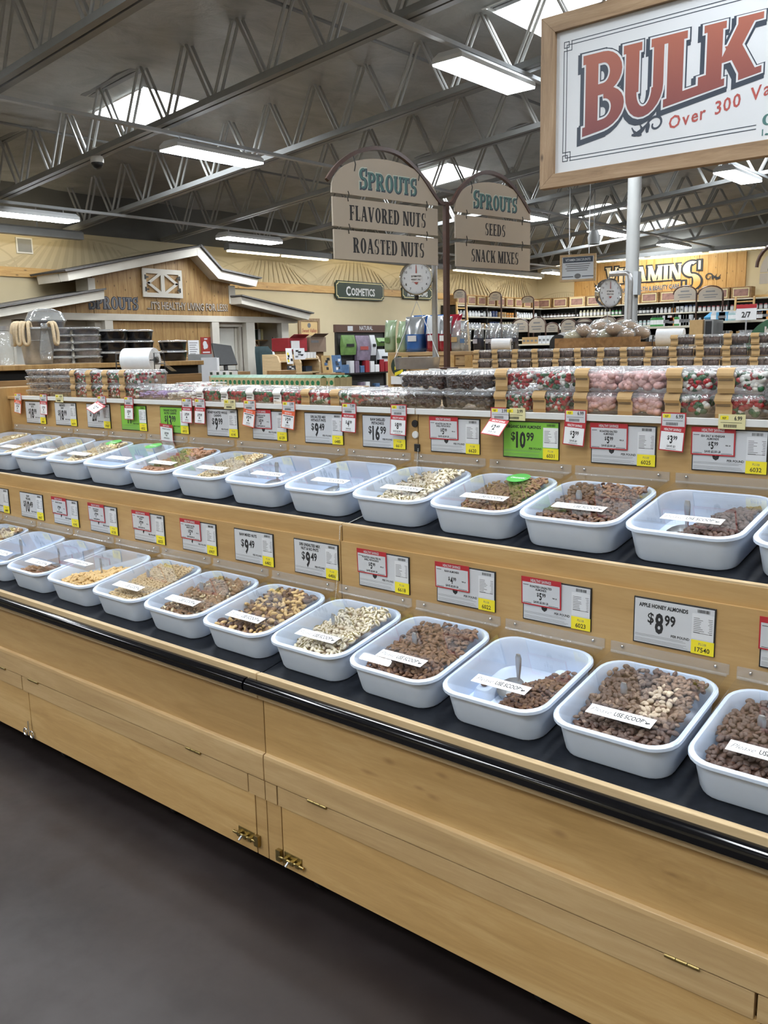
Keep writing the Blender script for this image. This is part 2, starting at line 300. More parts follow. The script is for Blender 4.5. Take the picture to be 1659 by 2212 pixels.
# a serifed sign painter's alphabet built of stems, hairlines and bowls
def _q(p,e):                                  # convex polygon grown by e
    if not e: return p
    n=len(p); A=sum(p[i][0]*p[(i+1)%n][1]-p[(i+1)%n][0]*p[i][1] for i in range(n)); s=1 if A>0 else -1; out=[]
    for i in range(n):
        a,b,c=p[i-1],p[i],p[(i+1)%n]
        def nn(u,v):
            dx,dy=v[0]-u[0],v[1]-u[1]; l=math.hypot(dx,dy) or 1; return (dy/l*s,-dx/l*s)
        n1,n2=nn(a,b),nn(b,c); bx,by=n1[0]+n2[0],n1[1]+n2[1]; d=max(.35,(bx*bx+by*by)/2)
        out.append((b[0]+bx/d*e,b[1]+by/d*e))
    return out
def glyph(ch,S,T,sf):
    """polygons of one capital, height 1; S stem, T hairline, sf serif reach; returns width and shapes ('p',poly) or ('a',cx,cy,rx,ry,a0,a1,tx,ty)"""
    P=[]; W=.62
    st=lambda x,y0=0,y1=1,w=S:P.append(('p',[(x,y0),(x+w,y0),(x+w,y1),(x,y1)]))
    hb=lambda x0,x1,y,t=T:P.append(('p',[(x0,y),(x1,y),(x1,y+t),(x0,y+t)]))
    se=lambda x,y,w=S:P.append(('p',[(x-sf,y),(x+w+sf,y),(x+w+sf,y+T*.8),(x-sf,y+T*.8)]))
    sb=lambda x,w=S:se(x,0,w); stp=lambda x,w=S:se(x,1-T*.8,w)
    dg=lambda x0,y0,x1,y1,w:P.append(('p',[(x0,y0),(x0+w,y0),(x1+w,y1),(x1,y1)]))
    arc=lambda cx,cyy,rx,ry,a0,a1,tx=S,ty=T:P.append(('a',cx,cyy,rx,ry,a0,a1,tx,ty))
    tip=lambda x,y0,y1:P.append(('p',[(x,y0),(x+T*.8,y0),(x+T*.8,y1),(x,y1)]))
    if ch=='I': W=S; st(0); sb(0); stp(0)
    elif ch=='L': W=.52; st(0); sb(0); stp(0); hb(0,W,0); tip(W-T*.8,0,.26)
    elif ch in 'EF':
        W=.54; st(0); stp(0); sb(0); hb(0,W,1-T); hb(0,W*.8,.47); tip(W-T*.8,.76,1); tip(W*.8-T*.8,.38,.62)
        if ch=='E': hb(0,W+.03,0); tip(W+.03-T*.8,0,.25)
    elif ch=='T': W=.62; st(W/2-S/2); sb(W/2-S/2); hb(0,W,1-T); tip(0,.74,1); tip(W-T*.8,.74,1)
    elif ch=='H': W=.68; st(0); st(W-S); hb(0,W,.47); [f(x) for f in(sb,stp) for x in(0,W-S)]
    elif ch=='N': W=.70; t=S*.6; st(0,0,1,t); st(W-t,0,1,t); dg(W-S*1.05,0,0-.0,1,S*1.05); stp(0,t); stp(W-t,t); sb(0,t)
    elif ch=='M': W=.88; t=S*.6; st(0,0,1,t); st(W-S,0,1); dg(W/2-S*.5,0,0,1,S); dg(W/2-S*.35,0,W-S*.9,1,t); sb(0,t); sb(W-S); stp(0,t); stp(W-S)
    elif ch=='V': W=.70; dg(W/2-S*.55,0,0,1,S); dg(W/2-S*.2,0,W-T*1.3,1,T*1.3); stp(0); stp(W-T*1.3,T*1.3)
    elif ch=='A': W=.70; dg(W-S,0,W/2-S*.55,1,S); dg(0,0,W/2-S*.35,1,T*1.3); hb(.15,W-.18,.28); sb(W-S); sb(0,T*1.3)
    elif ch=='X': W=.70; dg(W-S,0,0,1,S); dg(0,0,W-T*1.3,1,T*1.3); sb(0,T*1.3); sb(W-S); stp(0); stp(W-T*1.3,T*1.3)
    elif ch=='K': W=.72; st(0); sb(0); stp(0); dg(S*.8,.36,W-T*1.8,1,T*1.6); dg(W-S,0,S*1.15,.60,S); stp(W-T*1.8,T*1.8); sb(W-S)
    elif ch=='Y': W=.68; st(W/2-S/2,0,.5); sb(W/2-S/2); dg(W/2-S/2,.42,0,1,S); dg(W/2,.42,W-T*1.3,1,T*1.3); stp(0); stp(W-T*1.3,T*1.3)
    elif ch=='U': W=.66; st(0,.34,1); st(W-S*.75,.34,1,S*.75); stp(0); stp(W-S*.75,S*.75); arc(W/2,.34,W/2,.36,180,360,S*.85,T)
    elif ch in 'OQ': W=.70; arc(W/2,.5,W/2,.52,0,360,S,T)
    elif ch in 'CG':
        W=.66; arc(.36,.5,.36,.52,48,312,S,T); tip(W-.07,.68,.98)
        if ch=='G': st(W-S,.0,.44); se(W-S,.42)
    elif ch=='D': W=.68; st(0); hb(-sf,.32,0); hb(-sf,.32,1-T); arc(.30,.5,W-.30,.5,-90,90,S,T)
    elif ch in 'PRB':
        W=.60; st(0); stp(0); sb(0); hb(0,.30,1-T); hb(0,.30,.46); arc(.29,.73,W-.29,.27,-90,90,S*.95,T)
        if ch=='R': W=.68; dg(W-S,0,.22,.50,S); sb(W-S)
        if ch=='B': W=.64; hb(0,.31,0); arc(.30,.27,W-.30,.27,-90,90,S,T)
    elif ch=='S':
        W=.56; arc(.28,.74,.28,.28,60,270,S*.85,T*1.1); arc(.28,.27,.28,.29,-120,90,S*.85,T*1.1); tip(W-.09,.70,1.02); tip(.01,-.02,.30)
    elif ch=='&': W=.7; arc(.3,.74,.2,.26,0,360,S*.7,T); arc(.28,.27,.28,.29,0,360,S*.8,T); dg(W-S*.9,0,.15,.62,S*.8)
    elif ch=="'": W=.12; st(0,.68,1,.12)
    elif ch=='.': W=.16; st(0,0,.16,.16)
    elif ch==' ': W=.30
    return W,P
def serif(mb,s,o,ux,uy,h,mi=0,S=.2,T=.075,sf=.05,e=0,sx=1.0,gap=.13,al='c',small=None,lift=0,maxw=None,shift=(0,0)):
    """s in serif capitals; small = height of all letters but the first of a word"""
    o,ux,uy=Vector(o),Vector(ux),Vector(uy); pos=[]; x=0; first=True
    for ch in s:
        k=1.0 if (small is None or first) else small
        W,P=glyph(ch,S,T,sf); pos.append((x,k,P)); x+=(W*k+gap*(.5 if ch==' ' else 1))*sx; first=ch==' '
    tot=x-gap*sx; q=min(1,maxw/(tot*h)) if maxw else 1
    off={'c':-tot/2,'l':0,'r':-tot}[al]
    nrm=ux.cross(uy).normalized()*(3e-5*max(1,h*3)); lay=[0]
    def put(poly,X,k):                        # every stroke a hair above the one before, so none coincide
        mb.add([o+nrm*lay[0]+ux*((X+off+px*k*sx+shift[0])*h*q)+uy*((py*k+(lift if k<1 else 0)+shift[1])*h) for px,py in poly],[tuple(range(len(poly)))],mi)
    for X,k,P in pos:
        for j,g in enumerate(P):
            lay[0]=j
            if g[0]=='p': put(_q(g[1],e),X,k)
            else:
                _,cx,cyy,rx,ry,a0,a1,tx,ty=g; n=max(6,int(abs(a1-a0)/14)); full=abs(a1-a0)>=359
                d=0 if full else math.degrees(e/max(rx,ry))
                for i in range(n):
                    A,B=[math.radians((a0-d)+(a1-a0+2*d)*j/n) for j in(i,i+1)]
                    ro=lambda t:(cx+(rx+e)*math.cos(t),cyy+(ry+e)*math.sin(t)); ri=lambda t:(cx+max(.0,rx-tx-e)*math.cos(t),cyy+max(.0,ry-ty-e)*math.sin(t))
                    put([ro(A),ro(B),ri(B),ri(A)],X,k)
    return tot*h*q
def flourish(mb,o,ux,uy,s,mi=0,flip=1):       # scroll ornament: a spiral, a leafy stem and a leaf tip
    o,ux,uy=Vector(o),Vector(ux)*flip,Vector(uy); nrm=ux.cross(uy).normalized()*(flip*6e-5*max(1,s*4)); lay=[0]
    def ribbon(pts,ws):
        n=len(pts)
        for i in range(n-1):
            a,b=pts[i],pts[i+1]; q=[]
            for (p,j) in ((a,i),(b,i+1)):
                u,v=pts[max(j-1,0)],pts[min(j+1,n-1)]; dx,dy=v[0]-u[0],v[1]-u[1]; l=math.hypot(dx,dy) or 1; w_=ws(j/(n-1)); q.append(((p[0]-dy/l*w_,p[1]+dx/l*w_),(p[0]+dy/l*w_,p[1]-dx/l*w_)))
            mb.add([o+nrm*lay[0]+ux*(x*s)+uy*(y*s) for x,y in (q[0][0],q[1][0],q[1][1],q[0][1])],[(0,1,2,3)],mi)
        lay[0]+=1
    sp=[(.77+(.05+.19*(1-k/22))*math.cos(2.7-k*.33),.22+(.05+.17*(1-k/22))*math.sin(2.7-k*.33)) for k in range(20)]
    ribbon(sp,lambda u:.035-.012*u); lay[0]+=1
    ribbon([(.55+.012*math.sin(k),.33-.045*k) for k in range(7)],lambda u:.03+.03*math.sin(u*3.1))
    ribbon([(.53-.05*k,.30-.055*k+.004*k*k) for k in range(10)],lambda u:.02+.045*math.sin(u*3.1))
    ribbon([(.36-.035*k,.10-.02*k+.006*k*k) for k in range(9)],lambda u:.05*(1-u)+.015)
    ribbon([(.38-.004*k*k,.16+.045*k) for k in range(6)],lambda u:.05*(1-u)); ribbon([(.22-.004*k*k,.08+.035*k) for k in range(6)],lambda u:.05*(1-u))
# ================================================================ the building
from mathutils import noise as mn
XW, YB = -13.0, 22.3                        # left wall and back wall planes
def deck(x): return H+3.65+.084*x           # sloping roof deck
def chord(x): return H+3.0+.084*x           # underside of the joists
def floor_mat():
    m,t,b=nt('polished dark concrete'); v=coords(t,'World'); n=noise(t,v,1.1,5,.6,.4); n2=noise(t,v,9,4,.6)
    c=ramp(t,n,[(.3,(.013,.0085,.008)),(.55,(.022,.0155,.0145)),(.8,(.034,.026,.025))]); t.links.new(c,b.inputs['Base Color'])
    r=ramp(t,n2,[(.3,(.42,.42,.42)),(.8,(.62,.62,.62))]); sp=t.nodes.new('ShaderNodeSeparateColor'); t.links.new(r,sp.inputs[0]); t.links.new(sp.outputs[0],b.inputs['Roughness'])
    bump(t,b,n2,.05,.003); return m
M['floor']=floor_mat()
struct('floor',MB().box(-13.2,10,-7,YB+.2,-.1,0),M['floor'])
def deck_mat():
    m,t,b=nt('wrinkled grey insulation facing'); v=coords(t,'World',(1,.55,1)); n=noise(t,v,2.6,6,.65,.6)
    c=ramp(t,n,[(.25,(.30,.30,.285)),(.5,(.41,.41,.39)),(.8,(.52,.52,.50))]); t.links.new(c,b.inputs['Base Color'])
    b.inputs['Roughness'].default_value=.42; b.inputs['Metallic'].default_value=.15; bump(t,b,n,.55,.05); return m
M['deck']=deck_mat()
# skylights: (x0,x1,y0,y1)
SKY=[(-9.72,-8.66,6.3,7.26),(-9.72,-8.66,12.0,13.05),(-9.72,-8.66,17.6,18.6),(-9.72,-8.66,20.9,21.9),(-5.1,-4.05,7.7,8.85),(-5.1,-4.05,13.6,14.7),(-5.1,-4.05,18.6,19.6),
     (-5.1,-4.05,1.9,2.95),(-.5,.55,1.9,2.95),(-.5,.55,7.7,8.8),(-.5,.55,13.6,14.7),(-9.72,-8.66,.8,1.8),(4.2,5.2,4.5,5.5),(-.5,.55,-3.4,-2.4),(-5.1,-4.05,-3.4,-2.4)]
xs=sorted(set([round(-13+i*.55,3) for i in range(42)]+[s[k] for s in SKY for k in(0,1)])); ys=sorted(set([round(-6.5+i*.6,3) for i in range(49)]+[s[k] for s in SKY for k in(2,3)]))
mb=MB(); W_=len(xs)
for y in ys:
    for x in xs:
        edge=any(s[0]-.01<=x<=s[1]+.01 and s[2]-.01<=y<=s[3]+.01 for s in SKY)
        d=0 if edge else .075*mn.noise((x*1.1,y*.55,0))+.03*mn.noise((x*3,y*1.6,3))
        mb.v.append((x,y,deck(x)+d))
for j in range(len(ys)-1):
    for i in range(W_-1):
        cx,cyy=(xs[i]+xs[i+1])/2,(ys[j]+ys[j+1])/2
        if any(s[0]<cx<s[1] and s[2]<cyy<s[3] for s in SKY): continue
        mb.f.append((j*W_+i,(j+1)*W_+i,(j+1)*W_+i+1,j*W_+i+1)); mb.m.append(0)
struct('ceiling',mb,M['deck'],smooth=4)
for i,(x0,x1,y0,y1) in enumerate(SKY):
    e=bpy.data.objects.new(f'window_{i+1}',None); C.objects.link(e); e['kind']='structure'
    a,b_=deck(x0),deck(x1); zt=b_+.32
    mb=MB()
    for (p,q) in (((x0,y0),(x1,y0)),((x1,y0),(x1,y1)),((x1,y1),(x0,y1)),((x0,y1),(x0,y0))):
        z0,z1=deck(p[0])-.01,deck(q[0])-.01
        mb.add([(p[0],p[1],z0),(q[0],q[1],z1),(q[0],q[1],zt),(p[0],p[1],zt)],[(0,1,2,3)])
    mb.build('curb',M['white'],e)
    fr=MB(); t_=.035
    for (a0,a1,c0,c1) in ((x0-.02,x1+.02,y0-t_,y0),(x0-.02,x1+.02,y1,y1+t_)): fr.add([(a0,c0,deck(a0)-.02),(a1,c0,deck(a1)-.02),(a1,c1,deck(a1)-.02),(a0,c1,deck(a0)-.02)],[(3,2,1,0)])
    fr.build('frame',M['white'],e)
    MB().add([(x0,y0,zt),(x1,y0,zt),(x1,y1,zt),(x0,y1,zt)],[(3,2,1,0)]).build('glazing',M['skyglow'],e)
# walls
struct('wall_left',MB().box(XW-.15,XW,-7,YB+.15,0,H+1.92),M['cream'])
struct('wall_left_upper',MB().box(XW-.15,XW,-7,YB+.15,H+1.92,H+3.4),M['cream_dark'])
struct('wall_back',MB().box(XW,10,YB,YB+.15,0,H+2.22),M['cream'])
struct('wall_back_upper',MB().box(XW,10,YB,YB+.15,H+2.22,H+5.2),M['cream_dark'])
struct('wall_right',MB().box(9.4,9.55,-7,YB,0,H+5.2),M['cream'])
struct('wall_front',MB().box(XW,9.4,-6.7,-6.55,0,H+5.2),M['cream'])
struct('trim_1',MB().box(XW,XW+.035,-7,17.35,H+1.205,H+1.345),M['pine_trim'])
struct('trim_2',MB().box(XW,XW+.035,17.45,YB,H+1.205,H+1.345),M['pine_trim'])
struct('trim_3',MB().box(XW,XW+.09,17.35,17.45,0,H+1.9),M['cream'])
struct('trim_4',MB().box(-7.1,9,YB-.035,YB,H+1.0,H+1.13),M['pine_trim'])
# painted mural of furrowed hills above the trim
M['mural']=plain('mural brown wash',(.50,.42,.265),.7,0,.05,3)
def mural(name,org,ux,length,parent=None,seed=1,n=6):
    rnd=random.Random(seed); mb=MB(); org=Vector(org); ux=Vector(ux); up=Vector((0,0,1)); nrm=ux.cross(up).normalized()*-1
    if nrm.dot(Vector((0,0,H))-org)<0: nrm=-nrm
    def quad(pts): mb.add([org+ux*a+up*b+nrm*(.004-len(mb.f)*2e-6) for a,b in pts],[(0,1,2,3)])
    def quad2(pts,lay=0): mb.add([org+ux*a+up*b+nrm*(.0055+lay*.00012) for a,b in pts],[(0,1,2,3)])
    step=length/n
    for k in range(n):
        c=(k+.5)*step+rnd.uniform(-.2,.2); R=step*rnd.uniform(.62,.8); hgt=rnd.uniform(.40,.55)
        for i in range(24):
            a0,a1=PI*i/24,PI*(i+1)/24
            p=[(c+R*math.cos(a),max(0,hgt*math.sin(a))) for a in (a0,a1)]; q=[(c+(R-.03)*math.cos(a),max(0,(hgt-.03)*math.sin(a))) for a in (a1,a0)]
            p=[(min(max(u,0),length),v) for u,v in p+q]; quad(p)
        for i in range(-9,10):
            f=i/9.5; top=hgt*math.sqrt(max(0,1-f*f))*.93
            if top<.08: continue
            w0,w1=R*.028,R*.012
            u0,u1=c+f*R*1.0,c+f*R*.62
            if 0<u0<length: quad2([(u0-w0,0),(u0+w0,0),(u1+w1,top),(u1-w1,top)],i+9+k*19)
    return mb.build(name,M['mural'],parent)
wl=bpy.data.objects['wall_left']; mural('mural',(XW,2.5,H+1.35),(0,1,0),19.5,wl,4,9)
mural('mural',(-6.9,YB,H+1.14),(1,0,0),8,bpy.data.objects['wall_back'],5,4)
mural('mural',(-12.9,YB,H+1.0),(1,0,0),1.5,bpy.data.objects['wall_back'],7,1)
# ---------------------------------------------------------------- roof joists
M['web']=plain('light grey web steel',(.40,.40,.39),.4,0,.08,4)
JX0,JX1,PAN=-12.95,9.2,.76
def make_joist(label):
    t=thing('roof_joist',label,'joist',(0,0,0),group='open web steel joists under the roof')
    sl=.084; L=JX1-JX0; up=Vector((-sl,0,1)).normalized(); ax=Vector((1,0,sl)).normalized(); c=Vector(((JX0+JX1)/2,0,0))
    def bar(name,z,hy,hz,gap):
        mb=MB()
        for s in (-1,1): 
            cc=Vector((c.x,s*(gap+hy),chord(c.x)+z)); mb.obox(cc,ax*L/2/ax.x,(0,hy,0),up*hz)
        mb.obox((c.x,0,chord(c.x)+z+hz*.6),ax*L/2/ax.x,(0,gap+.002,0),up*hz*.3)
        mb.build(name,M['joist'],t)
    bar('bottom_chord',.03,.034,.03,.012); bar('top_chord',.70,.034,.028,.012)
    n=int(L/PAN); rods={}; x_first=-10.17-3*PAN
    def rod(x0,z0,x1,z1,y):
        k=(round(x1-x0,2),)
        if k not in rods:
            rods[k]=MB().cyl((0,0,0),(x1-x0,0,z1-z0+sl*(x1-x0)),.0155,6).mesh('web_rod',M['web'],1)
        link('web_rod',rods[k],t,0,(x0,y,chord(x0)+z0))
    for i in range(n):
        xb=x_first+PAN*i
        if xb>1.2: break
        for s in (-1,1):
            rod(xb+.03,.05,xb+PAN*.47,.66,s*.038); rod(xb-.03,.05,xb-PAN*.47,.66,s*.038)
            
    return t
JY=[4.2,6.02,7.83,9.65,11.47,13.3,15.1,16.95,18.75,20.55,2.38]
ordn='first second third fourth fifth sixth seventh eighth ninth tenth eleventh twelfth'.split()
j0=make_joist('grey open web roof joist, the nearest one in view'); j0.location.y=JY[0]
for i,y in enumerate(JY[1:]):
    lab=f'grey open web roof joist, {ordn[i+1]} one back from the nearest' if y>4 else f'grey open web roof joist above the shopper, {ordn[0]} one over the aisle'
    copy_tree(j0,lab,None,(0,y,0))
pj=[-10.3,-6.1,-2.4]
for i,x in enumerate(pj):
    tag(MB().cyl((x,-2,deck(x)-.10),(x,22,deck(x)-.10),.018,6).build('bridging_pipe',M['joist'],None,1),['thin bridging pipe under the roof deck near the left wall','thin bridging pipe under the roof deck above the arched signs','thin bridging pipe under the roof deck above the framed sign'][i],'pipe')
# ---------------------------------------------------------------- lighting channels and fixtures
CH=[-11.4,-7.95,-4.7,-1.35,2.0,5.3]
chn=['nearest the left wall','over the white house front','over the framed sign','over the display','fourth along','fifth along']
for i,x in enumerate(CH):
    mb=MB(); z=chord(x)-.035; mb.box(x-.028,x+.028,-5.5,21.9,z-.03,z+.005)
    tag(mb.build('lighting_channel',M['channel']),f'white steel lighting channel carrying fixtures, {chn[i]}','channel','lighting channels')
def make_fixture(label):
    t=thing('ceiling_light',label,'ceiling light',(0,0,0),group='fluorescent ceiling fixtures')
    mb=MB(); hw,hl=.155,.60
    mb.rings([[(-.10,-hl+.02,0),(.10,-hl+.02,0),(.10,hl-.02,0),(-.10,hl-.02,0)],[(-hw,-hl,-.045),(hw,-hl,-.045),(hw,hl,-.045),(-hw,hl,-.045)],[(-hw,-hl,-.085),(hw,-hl,-.085),(hw,hl,-.085),(-hw,hl,-.085)]],cap1=False)
    mb.build('housing',M['fixture'],t)
    MB().box(-hw+.004,hw-.004,-hl+.004,hl-.004,-.10,-.083).build('diffuser',M['diffuser'],t)
    for s in (-1,1): MB().cyl((0,s*.45,0),(0,s*.45,.05),.008,6).build('hanger',M['steel'],t)
    return t
FX=[(-11.4,6.4),(-11.4,10.22),(-11.4,13.7),(-11.4,17.2),(-11.4,20.6),(-7.95,6.65),(-7.95,9.9),(-7.95,13.1),(-7.95,16.3),(-7.95,19.5),(-4.7,3.8),(-4.7,7.12),(-4.7,10.45),(-4.7,13.8),(-4.7,17.1),
    (-1.35,3.9),(-1.35,7.2),(-1.35,10.5),(-1.35,13.8),(-1.35,.4),(-4.7,.4),(-7.95,3.2),(-1.35,-3),(2,.4),(2,3.9),(2,7.2),(-4.7,-3),(5.3,2),(-7.95,-.5),(2,-3),(-7.95,-3.8),(-4.7,-6.0),(-1.35,-6.0),(2,-6.0),(-11.4,2.8),(-11.4,-1)]  # fixtures behind the camera are unseen, added to brighten the display fronts
names={(-11.4,6.4):'at the left, nearest the gable',(-11.4,10.22):'beyond the gable of the house front',(-7.95,6.65):'just in front of the square skylight',(-4.7,7.12):'largest, beside the framed sign',(-4.7,13.8):'below the framed sign near the white column',(-7.95,19.5):'far back near the vitamins wall',(-11.4,20.6):'far back above the arched signs'}
fx0=None
for i,(x,y) in enumerate(FX):
    lab='white fluorescent ceiling fixture '+names.get((x,y),f'{ordn[min(11,sum(1 for a,b in FX[:i] if a==x))]} along the channel {chn[CH.index(x)]}')
    if fx0 is None: fx0=make_fixture(lab); fx0.location=(x,y,chord(x)-.115)
    else: copy_tree(fx0,lab,None,(x,y,chord(x)-.115))
# wall washing strips hung in front of the left wall
def cove(y0,y1,z,label,x=-12.45,hid=False):
    t=thing('wall_wash_light',label,'strip light',(x,y0,z),group='strip lights washing the left wall')
    L=y1-y0
    mb=MB(); mb.prism([(-.07,0),(.07,0),(.07,.10),(.02,.13),(-.07,.10)],(0,0,-.05),(1,0,0),(0,0,1),-L) 
    mb.build('housing',M['joist'],t)
    k=max(1,round(L/1.3))
    for i in range(k): MB().box(*((-.09,-.068) if hid else (-.068,.02)),L*i/k+.06,L*(i+1)/k-.06,*((-.03,.03) if hid else (-.075,-.052))).build('lamp',M['tube'],t)
    for i in range(k): MB().cyl((0,L*(i+.5)/k,.05),(0,L*(i+.5)/k,.35),.012,6).build('hanger',M['joist'],t)
cove(3.5,7.75,H+1.80,'grey strip light washing the wall left of the gable',hid=True)
cove(10.6,13.25,H+1.86,'grey strip light washing the wall above the cosmetics sign')
cove(13.4,17.3,H+1.88,'grey strip light washing the wall behind the arched signs',hid=True)
cove(17.5,21.6,H+1.9,'grey strip light washing the wall near the corner shelves')
t=thing('wall_wash_light','grey strip light along the top of the vitamins wall','strip light',(0,0,0),group='strip lights washing the back wall')
mb=MB().box(-12.5,1,YB-.75,YB-.62,H+2.16,H+2.26); mb.build('housing',M['joist'],t)
for i in range(9): MB().box(-12.3+1.45*i,-12.3+1.45*i+1.25,YB-.70,YB-.61,H+2.135,H+2.158).build('lamp',M['tube'],t)
# white round column
p=at(1365,600,Y=9.5)
M['column']=plain('grey white column paint',(.42,.43,.43),.45,0,.05,4)
t=thing('column','round white painted steel column behind the framed sign','column',(p.x,p.y,0))
MB().cyl((0,0,0),(0,0,chord(p.x)-.02),.072,20).build('shaft',M['column'],t,1)
MB().lathe([(.2,0),(.2,.02),(.09,.05),(.075,.12)],n=20).build('base_plate',M['white'],t,1)
MB().box(-.12,.12,-.12,.12,chord(p.x)-.03,chord(p.x)).build('cap_plate',M['white'],t)
MB().box(.055,.11,-.09,.0,H+.55,H+.80).build('conduit_box',M['channel'],t)
# round security camera under a joist
p=at(210,352,Y=6.02)
t=thing('security_camera','small grey dome security camera under the long joist','camera',(p.x,p.y,p.z))
MB().lathe([(.05,.16),(.06,.10),(.075,.04),(.075,0)],n=14).build('housing',M['white'],t,1); MB().ell((0,0,0),.068,.068,.07,nu=14,nv=8).build('dome',M['black'],t,4)
MB().cyl((0,0,.15),(0,0,chord(p.x)-p.z+.01),.02,8).build('stem',M['white'],t,1)
# ================================================================ the nut display
YL,ZL=1.562,H-.886          # lower shelf lip (front face, top)
YU,ZU=1.933,H-.520          # upper shelf lip
YW1,YW2=1.925,2.320         # lower and upper back boards
XE,XS,XR=-4.53,-1.80,1.3    # left end, joint of the two units, right end
ZT=H-.197                  # top shelf
ZB=.115                     # lower edge of the doors
UNITS=[(XE,XS-.002,'left'),(XS+.002,XR,'right')]
def mat_z(y,up=False): return (H-.527+.176*(y-1.945)) if up else (H-.892+.176*(y-1.575))
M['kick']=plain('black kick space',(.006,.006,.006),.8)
for x0,x1,nm in UNITS:
    t=thing('display_cabinet',f'maple bulk nut display cabinet, {nm} of the two units, with black shelf mats','cabinet',group='maple display units')
    K=M['maple_knots'] if nm=='right' else M['maple']
    f=MB().box(x0,x1,1.605,2.95,ZB+.02,ZL-.32); f.build('carcass',M['maple'],t)
    # lower shelf: lip, mat, bumper
    MB().box(x0,x1,YL,YL+.018,ZL-.075,ZL).build('lip',M['maple_light'],t,bevel=.002)
    mb=MB().add([(x0,YL+.017,mat_z(YL+.017)-.02),(x1,YL+.017,mat_z(YL+.017)-.02),(x1,YW1,mat_z(YW1)-.02),(x0,YW1,mat_z(YW1)-.02),(x0,YL+.017,mat_z(YL+.017)),(x1,YL+.017,mat_z(YL+.017)),(x1,YW1,mat_z(YW1)),(x0,YW1,mat_z(YW1))],[(3,2,1,0),(4,5,6,7),(0,1,5,4),(1,2,6,5),(2,3,7,6),(3,0,4,7)])
    mb.build('shelf_mat',M['mat'],t)
    prof=[(.0,-.018),(-.006,-.017),(-.014,-.019),(-.022,-.026),(-.026,-.036),(-.024,-.048),(-.016,-.055),(0,-.058)]
    bx0=x0-.03 if nm=='right' else x0; bx1=x1-.034 if nm=='left' else x1
    mb=MB().prism([(a,b) for a,b in prof],(bx0,YL-.0004,ZL),(0,1,0),(0,0,1),bx1-bx0); mb.build('bumper',M['bumper'],t,.6)
    # front: panel, ledge, rail
    MB().box(x0,x1,1.584,1.60,H-1.138,ZL-.05).build('front_panel',K,t)
    MB().prism([(0,0),(-.012,-.004),(-.014,-.014),(-.014,-.082),(0,-.082)],(x0,1.586,H-1.132),(0,1,0),(0,0,1),x1-x0).build('rail',M['maple_rail'],t,bevel=.0015)
    # middle: lower back board, upper shelf
    MB().box(x0,x1,YW1,YW1+.02,ZL-.06,ZU-.05).build('back_board',M['maple'],t)
    MB().box(x0,x1,YU,YU+.02,ZU-.064,ZU).build('shelf_edge',M['maple'],t,bevel=.002)
    MB().box(x0,x1,YU+.0005,YU+.0195,ZU-.0005,ZU+.0035).build('edge_band',M['maple_light'],t)
    mb=MB().add([(x0,YU+.019,mat_z(YU+.019,1)-.02),(x1,YU+.019,mat_z(YU+.019,1)-.02),(x1,YW2,mat_z(YW2,1)-.02),(x0,YW2,mat_z(YW2,1)-.02),(x0,YU+.019,mat_z(YU+.019,1)),(x1,YU+.019,mat_z(YU+.019,1)),(x1,YW2,mat_z(YW2,1)),(x0,YW2,mat_z(YW2,1))],[(3,2,1,0),(4,5,6,7),(0,1,5,4),(1,2,6,5),(2,3,7,6),(3,0,4,7)])
    mb.build('shelf_mat',M['mat'],t)
    MB().box(x0,x1,YW2,YW2+.02,ZU-.02,ZT-.012).build('upper_board',M['maple'],t)
    MB().box(x0,x1,YW2-.012,2.95,ZT-.012,ZT).build('top_shelf',M['maple'],t)
    g=-4.44 if nm=='left' else x0
    MB().box(g,x1,YW2-.016,YW2-.0121,H-.209,H-.190).build('price_rail',M['white'],t,bevel=.001)
    MB().box(g,x1,YW2-.009,YW2-.006,ZT+.0005,ZT+.038).build('shelf_guard',M['lid'],t)
    MB().box(x0,x1,2.93,2.95,.12,ZT-.02).build('rear_panel',M['maple'],t)
    # plinth set back in the shade and casters
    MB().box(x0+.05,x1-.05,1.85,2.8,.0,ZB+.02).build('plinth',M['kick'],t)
    for cx in ([-3.9,-3.11,-2.4] if nm=='left' else [-1.70,-.95,.2]):
        c=MB().lathe([(.028,-.012),(.033,-.008),(.033,.008),(.028,.012)],(cx,1.70,.034),14,0,(1,0,0)); cs=c.build('caster',M['black'],t,.6)
        MB().box(cx-.02,cx+.02,1.685,1.715,.036,ZB+.02).build('caster_fork',M['steel'],cs)
    # doors and stiles
    def door(a,b,ra,rb,hinges,bolt=None):
        d=MB().box(a+.0025,b-.0025,1.577,1.59,ZB,H-1.275).build('door',M['maple_knots'],t,bevel=.0012)
        MB().box(ra+.003,rb-.003,1.5745,1.5895,H-1.276,H-1.2175).build('door_rail',M['maple_rail'],d,bevel=.0012)
        for hx in hinges:
            hb=MB()
            for k in range(3): hb.cyl((hx+.024*k,1.572,H-1.2165),(hx+.024*k+.0225,1.572,H-1.2165),.0042,8)
            hb.build('hinge',M['brass'],d,1)
        return d
    if nm=='left':
        door(-4.5,-3.154,-4.5,-3.193,[-3.385])
        door(-3.154,-1.848,-3.193,-1.873,[-3.135,-2.16])
        MB().box(-1.846,x1,1.578,1.59,ZB,H-1.275).build('stile',M['maple'],t); MB().box(-1.871,x1,1.5745,1.5895,H-1.276,H-1.2175).build('stile_rail',M['maple_rail'],t)
    else:
        MB().box(x0,-1.740,1.578,1.59,ZB,H-1.275).build('stile',M['maple'],t); MB().box(x0,-1.752,1.5745,1.5895,H-1.276,H-1.2175).build('stile_rail',M['maple_rail'],t)
        door(-1.738,-.413,-1.75,-.426,[-1.622,-.605]); door(-.413,1.28,-.426,1.28,[])
t=thing('end_panel','tall maple end panel closing the left end of the display','panel')
